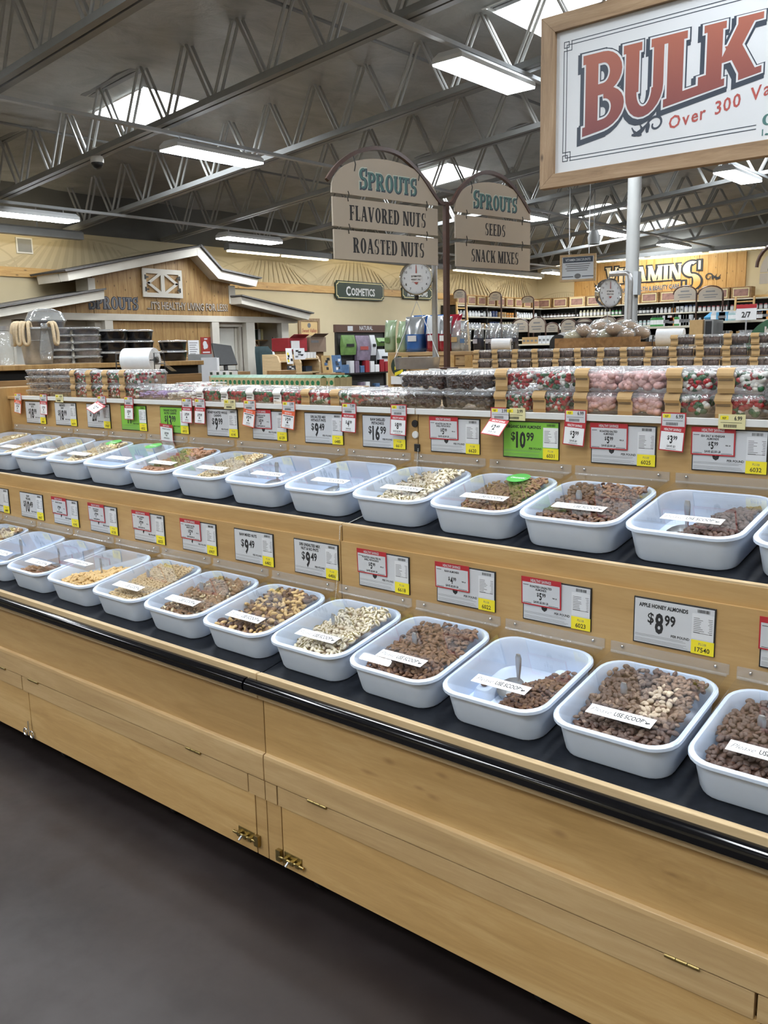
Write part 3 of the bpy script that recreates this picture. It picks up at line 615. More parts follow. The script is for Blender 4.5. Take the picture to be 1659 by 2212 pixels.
MB().box(XE-.025,XE-.001,1.59,2.95,0.02,H-.155).build('panel_board',M['maple_up'],t); MB().box(XE-.028,XE+.001,1.585,2.96,H-.155,H-.148).build('edge_band',M['maple_light'],t)
# barrel bolts on the doors either side of the joint
def bolt(x,z,side,label):
    t=thing('barrel_bolt',label,'bolt',(x,1.576,z),group='brass barrel bolts')
    MB().box(-.035,.035,-.002,.0005,-.016,.016).build('back_plate',M['brass'],t,bevel=.0006)
    MB().cyl((-.05,-.009,-.004),(.05,-.009,-.004),.0045,10).build('rod',M['chrome'] if 0 else M['brass'],t,1)
    for k in (-.024,.004,.026): MB().box(k-.006,k+.006,-.0145,-.001,-.0105,.0025).build('strap',M['brass'],t,bevel=.001)
    MB().cyl((-.01,-.012,-.006),(-.01,-.024,-.014),.0035,8).build('knob',M['steel'],t,1)
    MB().box(side*.053-.009,side*.053+.009,-.012,.0005,-.018,.016).build('keeper',M['brass'],t,bevel=.0006)
p=at(533,1801,Y=1.576); bolt(p.x,p.z,1,'brass barrel bolt on the left door, beside the joint')
p=at(634,1858,Y=1.576); bolt(p.x,p.z,-1,'brass barrel bolt on the right door, just below the hinge')
# hook and eye at the far door gap
t=thing('hook_latch','steel hook and eye latch at the bottom of the far door gap','latch',(-3.154,1.574,ZB+.02))
for dx in (-.035,.012): MB().tube([(dx+.014*math.cos(a),-.006,.0+.014*math.sin(a)) for a in [2*PI*i/14 for i in range(14)]],.003,6,closed=True).build('eye',M['chrome'],t,1)
MB().tube([(.012,-.012,0),(.004,-.012,.03),(.0,-.01,.055)],.003,6).build('hook',M['chrome'],t,1)
# bead chain joining top board and lower shelf at the joint
t=thing('bead_chain','fine white bead chain hanging over the joint of the two units','chain')
pts=[(-1.795,YW2-.008,H-.325),(-1.797,YW2-.02,mat_z(YW2,1)+.03),(-1.80,2.2,mat_z(2.2,1)+.004),(-1.80,1.945,mat_z(1.945,1)+.003),(-1.803,1.928,ZU-.005),(-1.808,1.927,ZU-.08),(-1.812,1.915,ZU-.19),(-1.815,1.9,mat_z(1.9)+.03)]
mb=MB(); 
for a,b in zip(pts,pts[1:]):
    a,b=Vector(a),Vector(b); n=max(2,int((b-a).length/.0052))
    for i in range(n): mb.ell(a+(b-a)*i/n,.0019,.0019,.0019,nu=5,nv=3)
o=mb.build('beads',M['white'],t,4); o['kind']='stuff'
for nm,lab,pz,sh in (('black_disc','black round magnet disc on the maple board',(897,915),'d'),('white_disc','white round magnet disc on the maple board',(898,939),'w'),('black_square','small black square plate holding the bead chain',(902,967),'s')):
    p=at(*pz,Y=YW2-.002)
    if sh=='s': tag(MB().box(-.0115,.0115,-.005,0,-.013,.013).build(nm,M['black'],None,bevel=.002,loc=p),lab,'plate')
    else: tag(MB().lathe([(.0,.006),(.008,.006),(.0115,.0055),(.0125,.003),(.0125,0)][::-1],(0,0,0),20,0,(0,-1,0)).build(nm,M['black' if sh=='d' else 'white'],None,.6,loc=p),lab,'disc')
# ================================================================ tubs, lids, scoops and nuts
TW,TD,TH=.285,.318,.09
TILT=math.atan(.176)
def rrect(x0,x1,y0,y1,r,z,n=6):
    out=[]
    for cx,cyy,a in ((x1-r,y0+r,-90),(x1-r,y1-r,0),(x0+r,y1-r,90),(x0+r,y0+r,180)):
        out+=[(cx+r*math.cos(math.radians(a+90*i/n)),cyy+r*math.sin(math.radians(a+90*i/n)),z) for i in range(n+1)]
    return out
def tub_meshes():
    def R(ins,z,r=.06): return rrect(-TW/2+ins,TW/2-ins,ins,TD-ins,max(.012,r-ins*.5),z)
    mb=MB(); mb.rings([R(.026,0,.055),R(.021,.0015,.058),R(.018,.008),R(.010,TH-.016),R(.004,TH-.013),R(.0,TH-.010),R(.0005,TH-.003),R(.004,TH),R(.010,TH-.001),R(.013,TH-.006),R(.0165,TH-.02),R(.023,.016),R(.032,.008)],cap1=True)
    body=mb.mesh('tub',M['tote'],.7)
    mb=MB(); mb.rings([R(.012,TH-.017),R(.006,TH-.0155),R(.0015,TH-.0125),R(.003,TH-.0115)],cap0=False,cap1=False)
    return body
TUBM=tub_meshes()
# lid: pane + sticker + hinge strip, local frame = board at the hinge, y towards the shopper is negative
def lid_make():
    t=thing('tub_lid','x x x x','lid')
    # hinge strip stays flat on the board
    MB().box(-.142,.142,-.004,0,-.002,.022).build('hinge_strip',M['acrylic'],t)
    sm=MB().lathe([(.004,0),(.004,.002),(.002,.0035),(0,.004)],(0,0,0),8,0,(0,-1,0)).mesh('screw',M['chrome'],1)
    for s in(-1,1): link('screw',sm,t,0,(s*.112,-.004,.013))
    pv=bpy.data.objects.new('pane',MB().box(-.139,.139,-.300,-.0085,-.0012,.0012).mesh('pane',M['lid'])); C.objects.link(pv); pv.parent=t; pv.rotation_euler=(TILT+.034,0,0)
    MB().cyl((-.139,-.0085,0),(.139,-.0085,0),.0035,8).build('hinge',M['acrylic'],pv,1)
    st=MB().box(-.074,.074,-.272,-.237,.0013,.002).build('sticker',M['paper'],pv)
    mb=MB(); text(mb,'Please',(-.068,-.2605,.0022),(1,0,0),(0,1,0),.0205,0,-.004,.93,'l',slant=.35)
    text(mb,'USE SCOOP',(-.014,-.261,.0022),(1,0,0),(0,1,0),.021,1,.018,.60,'l')
    for k,(a,b,r) in enumerate(((.0605,-.2585,.0036),(.0645,-.2570,.0030))): mb.add([(a+r*math.cos(q),b+r*.8*math.sin(q),.0022) for q in [2*PI*i/10 for i in range(10)]],[tuple(range(10))],1)
    mb.add([(.0515,-.2487,.0022),(.0525,-.2477,.0022),(.0605,-.2555,.0022),(.0595,-.2568,.0022)],[(3,2,1,0)],1)
    return t,mb
lid0,lm_=lid_make()
pane0=[c for c in lid0.children if c.name.startswith('pane')][0]; st0=[c for c in pane0.children if c.name.startswith('sticker')][0]
# lettering is a fourth level otherwise, so it is one piece with the sticker
mbs=MB().box(-.074,.074,-.272,-.237,.0013,.002); mbs.add(lm_.v,[f for f,m in zip(lm_.f,lm_.m) if m==0],1); mbs.add(lm_.v,[f for f,m in zip(lm_.f,lm_.m) if m==1],2)
st0.data=mbs.mesh('sticker',[M['paper'],M['greyink'],M['ink']])
def scoop_make():
    t=thing('scoop','x x x x','scoop')
    mb=MB(); n=9; prev=[]
    pts=[(0,0,.0),(0,.003,.02),(0,.007,.045),(0,.010,.066),(0,.0115,.076)]; ws=[.005,.0055,.0085,.0095,.006]
    rg=[[(p[0]+w_*math.cos(2*PI*i/10),p[1]+w_*.42*math.sin(2*PI*i/10),p[2]) for i in range(10)] for p,w_ in zip(pts,ws)]
    mb.rings(rg).build('handle',M['steel'],t,1)
    mb=MB(); k=7; R=[]
    for j in range(5):
        a=j/4; r=.033*math.sin(.25+a*1.25)/math.sin(1.5)
        R.append([(r*math.cos(2*PI*i/14),-.035+r*.95*math.sin(2*PI*i/14)*1.2,-.022+.03*a+.2*(r*math.sin(2*PI*i/14))) for i in range(14)])
    mb.rings(R,cap1=False).build('bowl',M['galv'],t,1); return t
sc0=scoop_make()
# nut shapes ------------------------------------------------------------------------------
def almond_m(name,m,L=.0196,w=.0118,t=.0082):
    mb=MB(); R=[]
    for j,(u,k) in enumerate(((-.48,.25),(-.36,.68),(-.12,1),(.12,.95),(.34,.55),(.47,.14))): R.append([(L*u,w/2*k*math.cos(2*PI*i/8),t/2*k*math.sin(2*PI*i/8)) for i in range(8)])
    return mb.rings(R).mesh(name,m,4)
def pist_m(name,ms):
    mb=MB(); R=[]; L,w,t=.0205,.0135,.0125
    for u,k in((-.5,.2),(-.36,.72),(-.08,1),(.2,.92),(.4,.6),(.5,.15)): R.append([(L*u,w/2*k*math.cos(2*PI*i/8+.39),t/2*k*math.sin(2*PI*i/8+.39)) for i in range(8)])
    mb.rings(R)
    # open seam showing the kernel
    for i,f in enumerate(mb.f):
        if i%8==1 and 8<=i<40: mb.m[i]=1
    return mb.mesh(name,ms,4)
def cashew_m(name,m):
    pts=[]; 
    for i in range(6):
        a=-1.25+2.5*i/5; pts.append((.0085*math.sin(a)*1.15,.0085*math.cos(a)-.004,0))
    return MB().tube(pts,[.0028,.0052,.0056,.0052,.0046,.0024],7).mesh(name,m,4)
def crumb_m(name,m,s=.007):
    mb=MB().ell((0,0,0),s*.8,s*.6,s*.42,nu=6,nv=4)
    rnd=random.Random(len(name)); mb.v=[tuple(c*(1+rnd.uniform(-.28,.28)) for c in v) for v in mb.v]; return mb.mesh(name,m)
def walnut_m(name,m):
    mb=MB().ell((0,0,0),.012,.0095,.006,nu=9,nv=6); mb.v=[(x*(1+.22*math.sin(5*math.atan2(y,x)+z*400)),y*(1+.22*math.sin(5*math.atan2(y,x)+z*400)),z) for x,y,z in mb.v]; return mb.mesh(name,m,4)
def nutmat(nm,c,var=.35,sc_=120,rough=.55):
    return plain(nm,c,rough,0,var,sc_,.25)
NM=dict(almond=nutmat('almond skin',(.165,.082,.043)),almond2=nutmat('light almond skin',(.24,.13,.066)),almond_dark=nutmat('roasted almond skin',(.098,.048,.031)),smoked=nutmat('smoked almond skin',(.118,.072,.055)),
    dusty=nutmat('dusted almond skin',(.24,.16,.115),.5),dust=nutmat('pale dusting',(0.62, 0.5, 0.37),.2),organic=nutmat('organic almond skin',(.22,.135,.048)),blanch=nutmat('blanched almond',(.55,.40,.22)),
    shell=nutmat('pistachio shell',(.72,.64,.50),.16),kern=nutmat('pistachio kernel',(.20,.155,.05),.4),cashew=nutmat('roasted cashew',(0.66, 0.45, 0.2),.15),pale=nutmat('pale cashew',(0.72, 0.6, 0.38),.12),
    tan=nutmat('chopped peanut',(0.56, 0.41, 0.22),.25),wal=nutmat('walnut meat',(.26,.145,.072),.5),dull=nutmat('dull mixed nut',(.24,.165,.105),.5),pecan=nutmat('pecan',(0.31, 0.15, 0.075),.4),white=nutmat('white nut flesh',(.66,.60,.48),.1))
NUTS=dict(almond=almond_m('almond',NM['almond']),almond2=almond_m('almond',NM['almond2']),almond_dark=almond_m('almond',NM['almond_dark']),smoked=almond_m('almond',NM['smoked'],.0195,.0132,.0105),dusty=almond_m('almond',NM['dusty'],.0195,.0128,.0098),
    dust=almond_m('almond',NM['dust'],.019,.0125,.0095),organic=almond_m('almond',NM['organic']),blanch=almond_m('almond',NM['blanch']),pist=pist_m('pistachio',[NM['shell'],NM['kern']]),cashew=cashew_m('cashew',NM['cashew']),pale=cashew_m('cashew',NM['pale']),
    tan=crumb_m('peanut',NM['tan']),wal=walnut_m('walnut',NM['wal']),dull=crumb_m('nut',NM['dull'],.0095),pecan=walnut_m('pecan',NM['pecan']),palecr=crumb_m('piece',NM['pale'],.008),brazil=almond_m('brazil_nut',NM['almond_dark'],.034,.017,.015),white=crumb_m('crumb',NM['white'],.007))
def surf(cfg,x,y):                            # heap surface in the tub's frame
    f,b,sx,bump_,mode=cfg; u=(y-.02)/(TD-.04); v=x/(TW/2)
    z=f+(b-f)*u+sx*v
    if mode=='right': z-=.045*max(0,min(1,(-v+.15+.3*(u-.4))*1.4))+.05*max(0,u-.62)*2
    if mode=='front': z-=.09*max(0,u-.30)
    if mode=='low': z-=.055*max(0,u-.22)*1.5+.02*abs(v)
    z+=bump_*mn.noise((x*14+f*90,y*14,b*50)); return min(z,.086+.008*u)
def inner(x,y,z):                             # inside the tub walls at that height?
    ins=.036-.015*min(1,max(0,z/TH)); r=.05; hx=TW/2-ins; y0,y1=ins,TD-ins
    if not(-hx<x<hx and y0<y<y1): return False
    dx=abs(x)-(hx-r); cyy=(y0+y1)/2; dy=abs(y-cyy)-((y1-y0)/2-r)
    return not(dx>0 and dy>0 and dx*dx+dy*dy>r*r)
def heap(kinds,cfg,n_ind,name,cat,lab_ind,grp,lab_heap,parent_m,base_m,seed,spacing,special=None):
    rnd=random.Random(seed); allp=[]
    y=.045
    while y<TD-.03:
        x=-TW/2+.03
        while x<TW/2-.03:
            px,py=x+rnd.uniform(-.5,.5)*spacing,y+rnd.uniform(-.5,.5)*spacing; z=surf(cfg,px,py)
            if z>.016 and inner(px,py,z): allp.append((px,py,z))
            x+=spacing
        y+=spacing*.8
    stuff=MB(); mats=[]; inds=[]
    # foundation under the top layer
    nx,ny=14,16; g={}
    for j in range(ny+1):
        for i in range(nx+1):
            x=-TW/2+.034+(TW-.068)*i/nx; yy=.036+(TD-.072)*j/ny; z=max(.0095,surf(cfg,x,yy)-.004)
            ins=.031-.015*min(1,z/TH); hx=TW/2-ins-.008; x=max(-hx,min(hx,x))
            q=0
            while not inner(x*(1-.03*q),yy+( .0 if q==0 else (TD/2-yy)*.03*q),z) and q<12: q+=1
            g[i,j]=len(stuff.v); stuff.v.append((x*(1-.03*q),yy+(TD/2-yy)*.03*q,z))
    for j in range(ny):
        for i in range(nx):
            if min(surf(cfg,-TW/2+.034+(TW-.068)*(i+a)/nx,.036+(TD-.072)*(j+b)/ny) for a in(0,1) for b in(0,1))<.020: continue
            stuff.f.append((g[i,j],g[i+1,j],g[i+1,j+1],g[i,j+1])); stuff.m.append(0)
    mats.append(base_m); mi={}
    order=list(range(len(allp))); rnd.shuffle(order)
    for c,k in enumerate(order):
        p=allp[k]; kd=special(p,rnd) if special else None
        kd=kd or rnd.choices([a for a,_ in kinds],[b for _,b in kinds])[0]
        me=NUTS[kd]; R=Matrix.Rotation(rnd.uniform(0,2*PI),3,'Z')@Matrix.Rotation(rnd.gauss(0,.38),3,'Y')@Matrix.Rotation(rnd.gauss(0,.55),3,'X'); s=rnd.uniform(.88,1.1)
        pos=Vector((p[0],p[1],p[2]+.002))
        if c<n_ind: inds.append((me,R,s,pos)); continue
        o=[]
        for m in me.materials:
            if m.name not in mi: mi[m.name]=len(mats); mats.append(m)
            o.append(mi[m.name])
        stuff.add([R@(v.co*s)+pos for v in me.vertices],[tuple(q.vertices) for q in me.polygons]); L=len(me.polygons); stuff.m[-L:]=[o[q.material_index] for q in me.polygons]
    h=stuff.build(name+'_heap',mats,None,4); h.matrix_world=parent_m; tag(h,lab_heap,cat,None,'stuff')
    for me,R,s,pos in inds:
        o=bpy.data.objects.new(name,me); C.objects.link(o); o.matrix_world=parent_m@Matrix.Translation(pos)@(R.to_4x4())@Matrix.Scale(s,4); tag(o,lab_ind,name,grp)
A_=[('almond',6),('almond2',2),('almond_dark',2)]
def dusting(p,r):
    x,y=p[0]-.045,p[1]-.175; d=math.hypot(x/.05,y/.085)
    if d<.75: return 'dust' if r.random()<.75 else 'dusty'
    if d<1.25: return 'dusty'
BINS=[ # row, XL, kinds, cfg(front,back,xbias,bump,mode), individuals, noun, phrase, spacing, special, scoop, lift
 ('L',-4.213,[('palecr',1)],(.05,.08,.01,.012,0),0,'nut','pale chopped nuts, far end of the lower shelf',.011,None,0,0),
 ('L',-3.913,[('pale',3),('almond',2),('wal',1)],(.045,.085,.012,.012,0),0,'nut','mixed nuts with pale cashews under the $10.49 card',.013,None,0,0),
 ('L',-3.613,[('palecr',1)],(.022,.02,0,.004,'low'),0,'nut','almost no nuts, a scoop standing in it, lower shelf',.010,None,1,0),
 ('L',-3.313,[('wal',3),('pecan',1)],(.046,.04,.0,.01,'front'),0,'walnut','brown walnut pieces beside the golden cashews',.015,None,1,0),
 ('L',-3.013,[('cashew',1)],(.056,.085,.010,.012,'front'),60,'cashew','golden roasted cashews under a raised lid',.0135,None,1,.17),
 ('L',-2.713,[('tan',1)],(.055,.088,.014,.006,0),0,'peanut','tan chopped peanuts beside the golden cashews',.0085,None,1,0),
 ('L',-2.413,[('dull',3),('palecr',1),('wal',1)],(.05,.08,.010,.01,0),0,'nut','dull brown mixed nuts under the lower 6907 card',.012,None,1,0),
 ('L',-2.110,[('cashew',3),('almond_dark',2),('brazil',1.3),('wal',1)],(.052,.088,.008,.014,0),0,'nut','raw mixed nuts and cashews under the raw mixed nuts card',.0155,None,0,0),
 ('L',-1.808,[('pist',1)],(.052,.086,.030,.010,0),110,'pistachio','cream pistachios in shell beside the cabinet joint, lower shelf',.0155,None,1,0),
 ('L',-1.507,A_,(.056,.088,.014,.010,0),120,'almond','raw brown almonds heaped full under the raw almonds card',.0124,None,1,0),
 ('L',-1.206,[('almond',5),('almond_dark',4),('almond2',1)],(.045,.045,.020,.010,'right'),50,'almond','few brown almonds and a steel scoop in view, half empty',.0124,None,2,0),
 ('L',-.905,[('smoked',6),('almond_dark',2),('dusty',2)],(.054,.094,.016,.010,0),90,'almond','almonds dusted with pale sugar under the apple honey card',.0124,dusting,1,0),
 ('L',-.604,[('smoked',7),('almond_dark',3)],(.055,.078,.0,.010,0),40,'almond','dark smoked almonds at the right end of the lower shelf',.0124,None,1,0),
 ('U',-4.500,[('pale',1)],(.05,.08,.01,.01,0),0,'cashew','pale cashews against the left end panel',.0135,None,0,0),
 ('U',-4.217,[('palecr',2),('pale',1)],(.045,.075,.012,.01,0),0,'nut','pale nuts under the first $18.99 card',.013,None,0,0),
 ('U',-3.917,[('palecr',1)],(.035,.07,.012,.01,0),0,'nut','beige nut pieces under the second $18.99 card',.011,None,0,0),
 ('U',-3.617,[('pale',3),('dull',1),('blanch',2)],(.055,.085,.012,.012,0),0,'nut','pale mixed nuts with a green organic sticker, fuller one',.0135,None,0,0),
 ('U',-3.320,[('palecr',1)],(.026,.024,.0,.004,'low'),0,'nut','almost no nuts with a green organic sticker, emptier one',.011,None,0,0),
 ('U',-3.020,[('pecan',3),('almond2',1)],(.055,.088,.008,.012,0),0,'pecan','brown pecans under the 6933 green card',.0155,None,0,0),
 ('U',-2.717,[('tan',2),('palecr',2)],(.048,.085,.018,.01,0),0,'nut','tan nut pieces under the $9.99 card',.0105,None,0,0),
 ('U',-2.416,[('wal',2),('almond_dark',2)],(.046,.03,.0,.008,'low'),0,'walnut','a little dark walnut left under the 6139 card',.0145,None,1,0),
 ('U',-2.116,[('wal',2),('dull',2)],(.040,.02,.0,.006,'low'),0,'nut','a little brown nut left under the 6485 card',.013,None,1,0),
 ('U',-1.815,[('pist',1)],(.050,.084,.026,.010,0),80,'pistachio','cream pistachios in shell beside the cabinet joint, upper shelf',.0155,None,0,0),
 ('U',-1.515,[('organic',3),('almond2',2),('almond',2)],(.044,.082,.026,.010,0),0,'almond','organic almonds under the green $10.99 card',.0124,None,0,0),
 ('U',-1.218,A_+[('smoked',4)],(.056,.090,.008,.012,0),0,'almond','reddish brown almonds under the 6025 card',.0124,None,1,0),
 ('U',-.917,[('smoked',6),('almond_dark',3)],(.040,.085,.018,.010,'right'),0,'almond','dull brown almonds with an empty pale corner, under the 6032 card',.0124,None,1,0),
 ('U',-.614,[('almond_dark',1)],(.050,.088,.006,.010,0),0,'almond','dark almonds at the right edge of the upper shelf',.0124,None,0,0)]
BASE=dict(almond=NM['almond_dark'],pistachio=NM['dull'],cashew=NM['tan'],walnut=NM['wal'],pecan=NM['pecan'],peanut=NM['tan'],nut=NM['dull'])
first=True
for bi,(row,XL,kinds,cfg,nind,noun,phrase,spc,spec,scp,lift) in enumerate(BINS):
    up=row=='U'; Y0=1.98 if up else 1.612; X0=XL+TW/2; Z0=mat_z(Y0,up)+.001; jit=random.Random(bi)
    mw=Matrix.Translation((X0,Y0,Z0))@Matrix.Rotation(TILT,4,'X')
    tb=bpy.data.objects.new('nut_tub',TUBM); C.objects.link(tb); tb.matrix_world=mw
    tag(tb,'white plastic tub holding '+phrase,'tub','white tubs of nuts')
    heap(kinds,cfg,nind,noun,'nuts',f'{noun} lying on the heap of '+' '.join(phrase.split()[:8]),f'{noun}s on the heap of '+' '.join(phrase.split()[:6]),'heap of '+phrase,mw,BASE[noun],bi+3,spc,spec)
    if scp==2:                                # moulded steps show in the emptier tub, a few almonds left on them
        for (a,b,c,d,hh) in ((.035,.112,.225,.285,.042),(-.112,-.066,.115,.175,.034)):
            MB().rings([rrect(a-.004,b+.004,c-.006,d+.004,.016,.004,4),rrect(a,b,c,d,.016,hh-.005,4),rrect(a+.004,b-.004,c+.004,d-.004,.013,hh,4)]).build('moulded_step',M['tote'],tb,.7)
        for (a,b,hh,r_) in ((.05,.245,.047,.3),(.068,.255,.047,1.2),(.085,.25,.047,2.0),(.09,.27,.047,.1),(.072,.268,.047,.8),(-.09,.14,.039,.5),(-.078,.155,.039,1.4)):
            o=bpy.data.objects.new('almond',NUTS['almond']); C.objects.link(o); o.matrix_world=mw@Matrix.Translation((a,b,hh))@Matrix.Rotation(r_,4,'Z'); tag(o,'almond left on a moulded step inside the half empty tub','almond','almonds left on the moulded steps')
    if scp:
        pos=mw@Vector((-.045,.185,.026)) if scp==1 else mw@Vector((-.03,.20,.026))
        lab='steel scoop with upright handle, in the tub of '+' '.join(phrase.split()[:6])
        s=copy_tree(sc0,lab,'steel scoops in the tubs',pos,(TILT,0,jit.uniform(-.5,.3)))
    yb=YW2 if up else YW1; zb=mat_z(Y0,up)+.001
    hz=(mw@Vector((0,TD,TH))).z+.013
    l=copy_tree(lid0,'clear hinged lid over '+' '.join(phrase.split()[:12]),'clear acrylic tub lids',(X0+.0,yb-.0005,hz))
    pn=[c for c in l.children if c.name.startswith('pane')][0]
    if lift: pn.rotation_euler=(TILT+.034-lift,0,0)
    if 'organic sticker' in phrase or 'organic almonds' in phrase:
        mb=MB(); mb.lathe([(.0,.0022),(.036,.0022),(.036,.0013)][::-1],(.012,-.085,0),26); k=mb
        text(mb,'ORGANIC',(.012,-.091,.0024),(1,0,0),(0,1,0),.013,1,.03,.85)
        mb.build('organic_sticker',[M['green_st'],M['paper']],pn)
def drop(t):
    for c in list(t.children):
        drop(c)
    bpy.data.objects.remove(t)
drop(lid0); drop(sc0)
# ================================================================ price cards and hanging tags
CW,CHt=.194,.1125
def bars(mb,rows,mi):
    for x0,x1,z,h,y in rows: mb.add([(x0,y,z),(x1,y,z),(x1,y,z+h),(x0,y,z+h)],[(0,1,2,3)],mi)
def price(mb,dol,cen,x,z,h,y,mi,maxw=None):
    """$ + big dollars + raised cents, centred at x, baseline z"""
    ws=[_glyphs('$',.02)[2]*.55,_glyphs(dol,.03)[2]*.71,_glyphs(cen,.03)[2]*.62*.75]
    tot=(ws[0]*.62+ws[1]+ws[2])*h+.10*h; k=1 if not maxw else min(1,maxw/tot); h*=k; a=x-tot*k/2
    a+=text(mb,'$',(a,y,z+h*.30),(1,0,0),(0,0,1),h*.62,mi,.02,.88,'l')+.05*h
    a+=text(mb,dol,(a,y,z-h*.08),(1,0,0),(0,0,1),h*1.17,mi,.036,.60,'l')+.05*h
    text(mb,cen,(a,y,z+h*.30),(1,0,0),(0,0,1),h*.62,mi,.03,.75,'l')
def card(px,py,up,plu,label,name=None,dol='9',cen='99',green=False,sale=None):
    Yw=YW2 if up else YW1
    p=at(px,py,Y=Yw-.004); x,z=p.x,p.z-CHt; z=(H-.218-CHt if up else H-.5835-CHt)
    t=thing('price_card',label,'price card',(x,Yw-.0003,z),(0,0,0),'price cards on the display')
    MB().box(0,CW,-.004,0,0,CHt).build('frame',M['black'],t,bevel=.0008)
    b=.0032; sx=CW*.725
    pc=MB().box(b,CW-b,-.0046,-.003,b,CHt-b); pp=pc.build('card',M['green_card'] if green else M['silver_paper'],t)
    mb=MB(); y=-.0049
    if name and not sale:
        for i,s in enumerate(name): text(mb,s,(sx/2+.002,y,CHt-.0195-.0125*i-(0 if len(name)>1 else .002)),(1,0,0),(0,0,1),.0128,0,.04,.8,maxw=sx*.86)
    price(mb,dol,cen,sx*.47,CHt*(.33 if not name or len(name)<2 else .29),CHt*.50,y,0,sx*.78)
    text(mb,'PER POUND',(sx*.97,y,CHt*.245),(1,0,0),(0,0,1),.0085,0,.025,.95,'r')
    rnd=random.Random(plu); bars(mb,[(b+.002,sx*(.96-.1*rnd.random()),CHt*.205-.0032*i-.004*(i>1),.0007,y) for i in range(5)],1)
    mb.build('lettering',[M['ink'],M['greyink']],pp)
    sp=MB().box(sx,CW-b,-.0049,-.0045,.036,CHt-b-.014).build('nutrition_strip',M['strip_paper'] if not green else M['paper'],t)
    mb=MB(); w_=CW-b-sx
    bars(mb,[(sx+.004,sx+.004+w_*(.25+.25*rnd.random()),CHt-.028-.0042*i,.0013,-.0052) for i in range(9)],0); bars(mb,[(CW-b-.004-w_*(.10+.08*rnd.random()),CW-b-.003,CHt-.028-.0042*i,.0013,-.0052) for i in range(9)],0)
    bars(mb,[(sx+.004,CW-b-.004,.050,.0012,-.0052)],0); mb.build('print',M['greyink'],sp)
    mb=MB(); 
    for i in range(16): bars(mb,[(sx+.012+.0018*i,sx+.012+.0018*i+.0006+.0007*rnd.random(),CHt-b-.011,.0075,-.0049)],0)
    mb.build('barcode',M['ink'],pp)
    yt=MB().box(sx,CW-.0012,-.0052,-.0042,.0012,.0335).build('plu_tag',M['yellow'],t)
    mb=MB(); text(mb,'PLU#',(sx+w_/2+.001,-.0055,.0225),(1,0,0),(0,0,1),.0085,1,.0,.95); text(mb,plu,(sx+w_/2+.001,-.0055,.0065),(1,0,0),(0,0,1),.0155,0,.012,.95,maxw=w_*.92)
    mb.build('number',[M['ink'],M['greyink']],yt)
    if sale:
        nm,d,c,save=sale; W_,H_=.115,.074; tz=CHt+.004-H_
        s=bpy.data.objects.new('sale_tag',MB().box(0,W_,-.0012,0,0,H_).mesh('sale_tag',M['red'])); C.objects.link(s); s.parent=t; s.location=(-.002,-.0062,tz); s.rotation_euler=(.03,0,.0)
        mb=MB().add([(.0035,-.0014,.0035),(W_-.0035,-.0014,.0035),(W_-.0035,-.0014,H_-.0135),(.0035,-.0014,H_-.0135)],[(0,1,2,3)],1)
        text(mb,'HEALTHY SAVINGS',(W_/2,-.0016,H_-.0112),(1,0,0),(0,0,1),.0105,1,.022,.66)
        for i,q in enumerate(nm): text(mb,q,(W_/2,-.0017,H_-.0255-.0075*i),(1,0,0),(0,0,1),.0078,0,.03,.85,maxw=W_*.7)
        price(mb,d,c,W_/2,.0195,.0225,-.0017,0); text(mb,'SAVE '+save+' LB',(W_/2,-.0017,.0075),(1,0,0),(0,0,1),.0082,0,.03,.85)
        text(mb,'PER LB',(W_*.9,-.0017,.026),(1,0,0),(0,0,1),.0048,0,.03,.9,'r'); bars(mb,[(.006,.022,H_-.021,.0014,-.0017),(.006,.03,.005,.0012,-.0017),(W_-.035,W_-.007,.005,.0012,-.0017)],0)
        mb.build('sale_print',[M['ink'],M['silver_paper']],s)
G2='$2.00'
card(54,867,1,'6661','silver price card reading 18.99, first one right of the end panel',['MACADAMIA','NUTS'],'18')
card(117,868,1,'6674','silver price card reading 18.99, second one right of the end panel',['PINE NUTS','RAW'],'18')
card(186,872,1,'17027','silver price card reading 20.99 behind a folded tag',['NUTS'],'20')
card(260,875,1,'6922','lime green price card reading 11.99 behind a white tag',['ORGANIC'],'11',green=True)
card(345,878,1,'6933','lime green price card reading 13.99 with a small sale card below',['ORGANIC ROASTED','SALTED CASHEWS'],'13',green=True)
card(445,885,1,'6141','silver price card reading 9.99 with PLU 6141',['HONEY ROASTED WHOLE','CASHEWS'],'9')
card(544,890,1,'6139','silver price card with red sale tag, PLU 6139',None,'6','99',sale=(['ROASTED SALTED','CASHEWS'],'5','99',G2))
card(657,894,1,'6485','silver price card reading 9.49 with PLU 6485',['50% SALTED MIX','WITHOUT PNTS'],'9','49')
card(782,896,1,'6617','silver price card reading 16.99 with PLU 6617',['RAW SHELLED','PISTACHIOS'],'16')
card(930,904,1,'6620','silver price card with red sale tag, PLU 6620',None,'6','99',sale=(['ROASTED SALTED IN','SHELL PISTACHIOS'],'5','99',G2))
card(1087,908,1,'6031','lime green price card reading 10.99, organic raw almonds',['ORGANIC RAW ALMONDS'],'10',green=True)
card(1278,915,1,'6025','silver price card with red sale tag, PLU 6025',None,'6','99',sale=(['ROASTED SALTED','ALMONDS'],'5','99',G2))
card(1497,926,1,'6032','silver price card with red sale tag, PLU 6032',None,'8','99',sale=(['SEA SALT & VINEGAR','ALMONDS'],'5','99','$2.50'))
card(-28,1046,0,'6489','silver price card cut by the left picture edge on the lower board',['MIX'],'9','49')
card(42,1062,0,'6667','silver price card reading 10.49 on the lower board',['RAW','PECANS'],'10','49')
card(113,1073,0,'6140','silver price card with sale tag reading 7.99, PLU 6140',None,'9','99',sale=(['WALNUT HALVES'],'7','99',G2))
